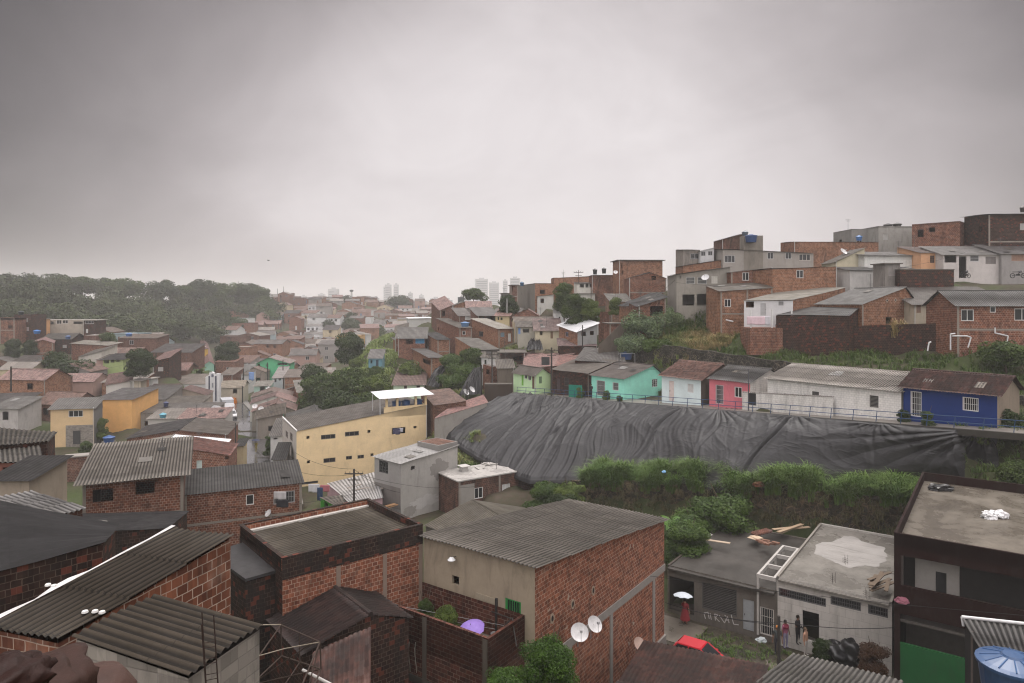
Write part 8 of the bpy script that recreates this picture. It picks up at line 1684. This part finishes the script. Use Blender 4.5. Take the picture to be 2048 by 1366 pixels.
# washing
def cloth(label, px, py, d, w, h, col, seed=0, rz=0):
    g = random.Random(seed); n, m_ = 14, 8; V_ = []
    for i in range(n):
        for j in range(m_): u, v = i / (n - 1), j / (m_ - 1); V_.append(((u - .5) * w, .06 * math.sin(u * 11 + g.uniform(-.2, .2)) * v, -v * h * (1 - .05 * math.sin(u * 7))))
    o = np_obj('hanging_cloth', V_, grid_faces(n, m_), plain(col, .8)); o.location = P(px, py, d); o.rotation_euler = (0, 0, R(rz)); tag(o, label, 'washing', 'washing on lines')
    o.modifiers.new('s', 'SOLIDIFY').thickness = .012
for a in (('white and pink flowered sheet on the terrace of the washing house', 1512, 633, 83, 2.2, 1.0, (.66, .50, .54)), ('pale grey sheet on the terrace of the washing house', 1533, 632, 83, .9, 1.1, (.55, .53, .56)), ('white cloth on the window bars of the long brick house', 560, 983, 55.9, 1.0, .65, (.52, .50, .50)), ('black cloth hanging below the window bars of the long brick house', 565, 1000, 55.8, 1.0, .6, (.03, .03, .035)), ('light blue sheet on a line in the valley', 503, 744, 165, 1.3, 2.0, (.22, .34, .60)), ('white washing above the green hut', 628, 968, 73, 1.2, .9, (.6, .6, .62)), ('dark blue washing above the green hut', 640, 975, 72, .6, 1.4, (.03, .06, .12)), ('reddish washing above the green hut', 650, 970, 73, 1.0, .7, (.45, .16, .18)), ('dark clothes hanging in the big opening of the yellow wall', 793, 857, 86.4, .9, .75, (.07, .07, .12)), ('pale clothes hanging in the big opening of the yellow wall', 802, 856, 86.8, .5, .5, (.5, .5, .55))): cloth(*a)
# writing scrawled on the facade
def strokes(H, segs, m, r, name='graffiti'):
    mb = MB()
    for a, b in segs:
        p, q_ = on_face(H, 'l', *a), on_face(H, 'l', *b); p.x = q_.x = -.006; d = q_ - p; n_ = Vector((0, -d.z, d.y)).normalized() * r; mb.face([p - n_, q_ - n_, q_ + n_, p + n_])
    part(H, name, mb, m)
Z4 = lambda x, y: (1330 + x * 320 / 1934, 1140 + y * 226 / 1366)
sg = [((470, 520), (490, 590)), ((470, 520), (520, 510)), ((520, 510), (535, 590)), ((545, 520), (560, 600)), ((600, 530), (610, 610)), ((600, 530), (640, 545)), ((640, 545), (610, 575)), ((610, 575), (660, 625)), ((655, 545), (720, 640)), ((720, 545), (740, 560)), ((720, 640), (755, 560)), ((755, 560), (775, 640)), ((728, 605), (770, 605)), ((800, 540), (830, 655)), ((830, 655), (890, 662))]
strokes(GA, [(Z4(*a), Z4(*b)) for a, b in sg], plain((.52, .50, .48), .8), .03)
# bird
b_ = empty('bird', P(537, 521, 120)); tag(b_, 'small dark bird gliding in the grey sky above the valley', 'bird'); mb = MB(); mb.lathe([(0, -.22), (.06, -.1), (.07, .05), (.03, .18), (0, .22)], 8)
mb.v = [(v[2], v[1], v[0]) for v in mb.v]; mb.build('body', plain((.02, .02, .02), .8), b_)
for s in (-1, 1): mb = MB(); mb.hexa([Vector(p) for p in ((-.1, 0, 0), (.1, 0, 0), (.02, s * .5, .1), (-.06, s * .5, .1), (-.1, 0, .02), (.1, 0, .02), (.02, s * .5, .11), (-.06, s * .5, .11))]); mb.build('wing', plain((.02, .02, .02), .8), b_)
# ------------------------------------------------------------------ the far houses
frg = random.Random(42)
placed = [(H.a.x + math.cos(H.th) * getattr(H, 'Lr', 6) / 2 - math.sin(H.th) * getattr(H, 'Ll', 6) / 2, H.a.y + math.sin(H.th) * getattr(H, 'Lr', 6) / 2 + math.cos(H.th) * getattr(H, 'Ll', 6) / 2) for H in HOUSES if hasattr(H, 'th')]
FAR = []
WALLS = [('red brick', brick('red', .2), 3), ('orange brick', brick('orange', .2), 3), ('brown brick', brick('brown', .2), 3), ('white', plaster((.64, .64, .63), .15), 2.2), ('cream', plaster((.56, .49, .36), .2), 1), ('grey', plaster((.36, .34, .32), .3), 1.2), ('pinkish', plaster((.46, .33, .29), .2), .7), ('pale blue', plaster((.42, .50, .52), .2), .4), ('ochre', plaster((.56, .38, .18), .2), .4)]
ROOFS = [('brown', fibre((.20, .155, .125), .3), 3), ('rust tiled', tile((.27, .15, .11), .2), 3), ('grey', fibre((.22, .20, .185), .3), 2.5), ('pale', fibre((.38, .34, .30), .2), 1.3), ('dark', fibre((.10, .09, .085), .3), 1), ('pinkish', tile((.36, .21, .18), .1), 1.2)]
def pick(L, g): return g.choices(L, [x[2] for x in L])[0]
def clear(x, y, r): return all((x - a) ** 2 + (y - b) ** 2 > r * r for a, b in placed)
zones = [(470, 720, 196, 300, 7.7, 100), (425, 880, 300, 520, 8.9, 190), (255, 480, 125, 215, 9.5, 26), (110, 250, 160, 205, 10, 10), (560, 640, 135, 196, 9, 12), (800, 990, 150, 190, 9, 0), (950, 1110, 130, 158, 7.5, 8), (0, 200, 106, 158, 8.5, 9)]
roadxy = [(p.x, p.y) for p in RC]
for zi, (p0, p1, d0, d1, rad_, nmax) in enumerate(zones):
    n = 0; tries = 0
    while n < nmax and tries < 9000:
        tries += 1
        px, d = frg.uniform(p0, p1), frg.uniform(d0, d1)
        if zi == 1:
            if px < 440 + (d - 300) * .25 or (px < 470 and d > 330): continue
            if abs(px - 561) < 9: continue
            if d < 330 and (px > 740): continue
        if zi == 6: wl0 = WALLS[frg.choice((0, 0, 1, 1, 2, 3, 5))]
        if zi == 0 and (px > 640 and d < 225): continue
        x = (px - CX) / F * d
        if not clear(x, d, rad_): continue
        if any((x - a) ** 2 + (d - b) ** 2 < 64 for a, b in roadxy): continue
        z = ground(x, d); white = zi == 1 and 590 < px < 720 and d < 400
        wl = WALLS[3] if (white and frg.random() < .6) else wl0 if zi == 6 else pick(WALLS, frg); rf = pick(ROOFS, frg); kd = frg.choices(('gx', 'gy', 'plane', 'flat'), (3, 3, 2.5, 1.3))[0]
        st = 2 if frg.random() < .28 else 1; h = 2.8 * st + frg.uniform(-.2, .4); th_ = frg.uniform(-12, 16); W, D_ = (frg.uniform(4, 6.5), frg.uniform(4, 5.5)) if zi == 6 else (frg.uniform(5.8, 10), frg.uniform(5.5, 8))
        c, s = math.cos(R(th_)), math.sin(R(th_)); ax = x - c * W / 2 + s * D_ / 2; ay = d - s * W / 2 - c * D_ / 2
        z = ground(ax + c * W / 2, ay + s * W / 2) ; mw = []
        nw = frg.choice((1, 2, 2, 3)); step_ = W / (nw + 1)
        for f_ in range(st):
            for k in range(nw):
                u = step_ * (k + 1) - .5; mw.append(('r', u, 1.1 + 3 * f_, u + 1.1, 2.2 + 3 * f_, frg.choice(('hole', 'hole', 'glass')), (.5, .5, .5)))
        if frg.random() < .7: u = frg.uniform(.4, W - 1.4); mw = [m_ for m_ in mw if m_[1] > u + 1.1 or m_[3] < u - .1]; mw.append(('r', u, .05, u + .9, 2.1, 'door', frg.choice(((.2, .12, .08), (.5, .5, .5), (.1, .2, .35)))))
        ro = dict(kind=kd, rise=frg.uniform(1.0, 1.7), ridge=frg.uniform(.4, .6), sy=frg.uniform(.7, 1.8) if kd == 'plane' else 0, surf='smooth', mat=rf[1], par=.4, over=.3)
        if kd == 'flat': ro['mat'] = cem
        H = house('far_house', 'x', (ax, ay, z + h), th_, W, D_, h, wl[1], ro, (), mw, group='houses in the valley and on the far hill', base='w', ground=False, skirt=5)
        shape = {'gx': 'pitched', 'gy': 'gabled', 'plane': 'sloping', 'flat': 'flat'}[kd]
        look = '%s%s house with %s%s roof' % ('two-storey ' if st == 2 else '', wl[0], '' if kd == 'flat' else rf[0] + ' ', shape)
        where = {0: 'in the valley bottom', 1: 'on the far hill', 2: 'in the left valley gardens', 3: 'below the wood', 4: 'below the spur', 5: 'behind the spur', 6: 'on the spur hill', 7: 'on the left valley side'}[zi]
        FAR.append((look, where, px, d, H.root)); placed.append((x, d)); n += 1
NUM = ['leftmost', 'second from left', 'third from left', 'fourth from left', 'fifth from left', 'sixth from left', 'seventh from left', 'eighth from left', 'ninth from left', 'tenth from left', 'eleventh from left', 'twelfth from left', 'thirteenth from left', 'fourteenth from left', 'fifteenth from left']
grp = {}
for f in FAR: grp.setdefault((f[0], f[1]), []).append(f)
for (look, where), L_ in grp.items():
    L_.sort(key=lambda f: f[2])
    for i, f in enumerate(L_): f[4]['label'] = '%s %s%s' % (look, where, '' if len(L_) == 1 else ', ' + NUM[min(i, 14)])
# explicit white houses on the far hill
for px, py, d, p1, h, lab in ((612, 652, 330, 639, 6, 'long white two storey terrace on the far hill'), (616, 612, 400, 634, 9, 'tall white three storey house on the far hill'), (598, 676, 305, 617, 7, 'white house with balcony beside the poles of the far hill street'), (624, 668, 312, 660, 5, 'long white house in the valley below the white terrace')):
    house('white_house', lab, (px, py, d), 4, ('p', p1), 7, h, plaster((.70, .70, .70), .1), dict(kind='plane', sy=.8, surf='smooth', mat=fibre((.3, .28, .26), .2), over=.3), (), [('r', u, z_, u + 1.1, z_ + 1.1, 'hole', (.5, .5, .5)) for u in (.6, 2.6, 4.8) for z_ in ((1.0, 4.0, 7.0)[:int(h / 3)])], ground=False, skirt=6)
house('brick_house', 'brown brick tower house on the crest of the far hill', (565, 586, 440), 4, ('p', 584), 7, 10, brick('brown', .1), dict(kind='flat', par=.3, mat=cem), ground=False, skirt=6); house('white_house', 'pale flat house left of the crest tower on the far hill', (533, 588, 435), 4, ('p', 556), 7, 6, plaster((.55, .54, .52), .2), dict(kind='flat', par=.3, mat=cem), ground=False, skirt=6)

# ------------------------------------------------------------------ the city far away in the rain
for k, (p0, p1, top, d) in enumerate(((656, 676, 578, 2000), (668, 675, 582, 1950), (767, 775, 573, 2300), (770, 781, 569, 2150), (787, 797, 569, 2150), (816, 824, 586, 2300), (838, 846, 590, 2500), (951, 976, 558, 2200), (978, 998, 565, 2400), (1006, 1015, 561, 2300), (1020, 1039, 556, 2000), (922, 940, 580, 2600), (745, 757, 596, 1600), (600, 612, 592, 2500), (636, 648, 588, 2600), (860, 880, 597, 1800), (885, 905, 600, 1500), (700, 720, 599, 1500), (800, 815, 600, 1500))):
    d *= .55; a = P(p0, top, d); W = (p1 - p0) / F * d; h = a.z + 33; root = empty('tower_block', (a.x, d, -33), R(frg.uniform(-8, 8)))
    tag(root, 'pale tower block fading in the rain, %s' % ['left pair front', 'left pair back', 'behind the tall twin', 'taller of the twin, left', 'right one of the twin', 'slim one right of the twin', 'smallest slim one', 'broad one behind the mango tree', 'second behind the mango tree', 'slim one by the crest houses', 'boxy one beside the crest tank', 'low broad one left of the mango tree', 'low one near the mast', 'faint one above the far hill, left', 'faint one above the far hill, right', 'low slab in the middle', 'low slab left of the spur', 'low slab by the mast', 'low slab below the twin'][k], 'tower block', 'tower blocks in the rain')
    mb = MB(); mb.box((0, 0, 0), (W, W * .9, h)); mb.box((W * .3, W * .3, h + .01), (W * .7, W * .6, h + 2.5)); mb.build('wall', plain((.52, .52, .52), .7), root)
    mb = MB(); nf = max(2, int(h / 4))
    for f_ in range(nf): mb.box((W * .08, -.15, f_ * 4 + 1.2), (W * .92, -.02, f_ * 4 + 2.8))
    mb.build('window_band', plain((.22, .23, .24), .5), root)
mm = empty('lattice_mast', P(703, 612, 520)); tag(mm, 'thin lattice mast with antennas on the far crest', 'mast'); mb = MB(); h = 32 / F * 520
for a in range(3): v = Vector((math.cos(a * 2.09), math.sin(a * 2.09), 0)); mb.tube(v * .9 + Vector((0, 0, -3)), v * .4 + Vector((0, 0, h)), .16, 5)
mb.lathe([(0, h - 1.5), (1.3, h - 1.2), (1.5, h), (0, h + .3)], 8); mb.build('tower', plain((.12, .12, .12), .6), mm)

# ------------------------------------------------------------------ rain haze
mb = MB(); mb.box((-4100, -4100, -36), (4100, 4100, 66)); hz = mb.build('haze', []); hz['kind'] = 'stuff'
hm = bpy.data.materials.new('rain_haze'); hm.use_nodes = True; nt = hm.node_tree; nt.nodes.clear(); vo = nt.nodes.new('ShaderNodeVolumePrincipled'); ou = nt.nodes.new('ShaderNodeOutputMaterial'); nt.links.new(vo.outputs[0], ou.inputs['Volume'])
vo.inputs['Color'].default_value = (.99, .975, .968, 1); vo.inputs['Density'].default_value = .0005; vo.inputs['Anisotropy'].default_value = 0.0
hz.data.materials.append(hm); hz.display_type = 'WIRE'
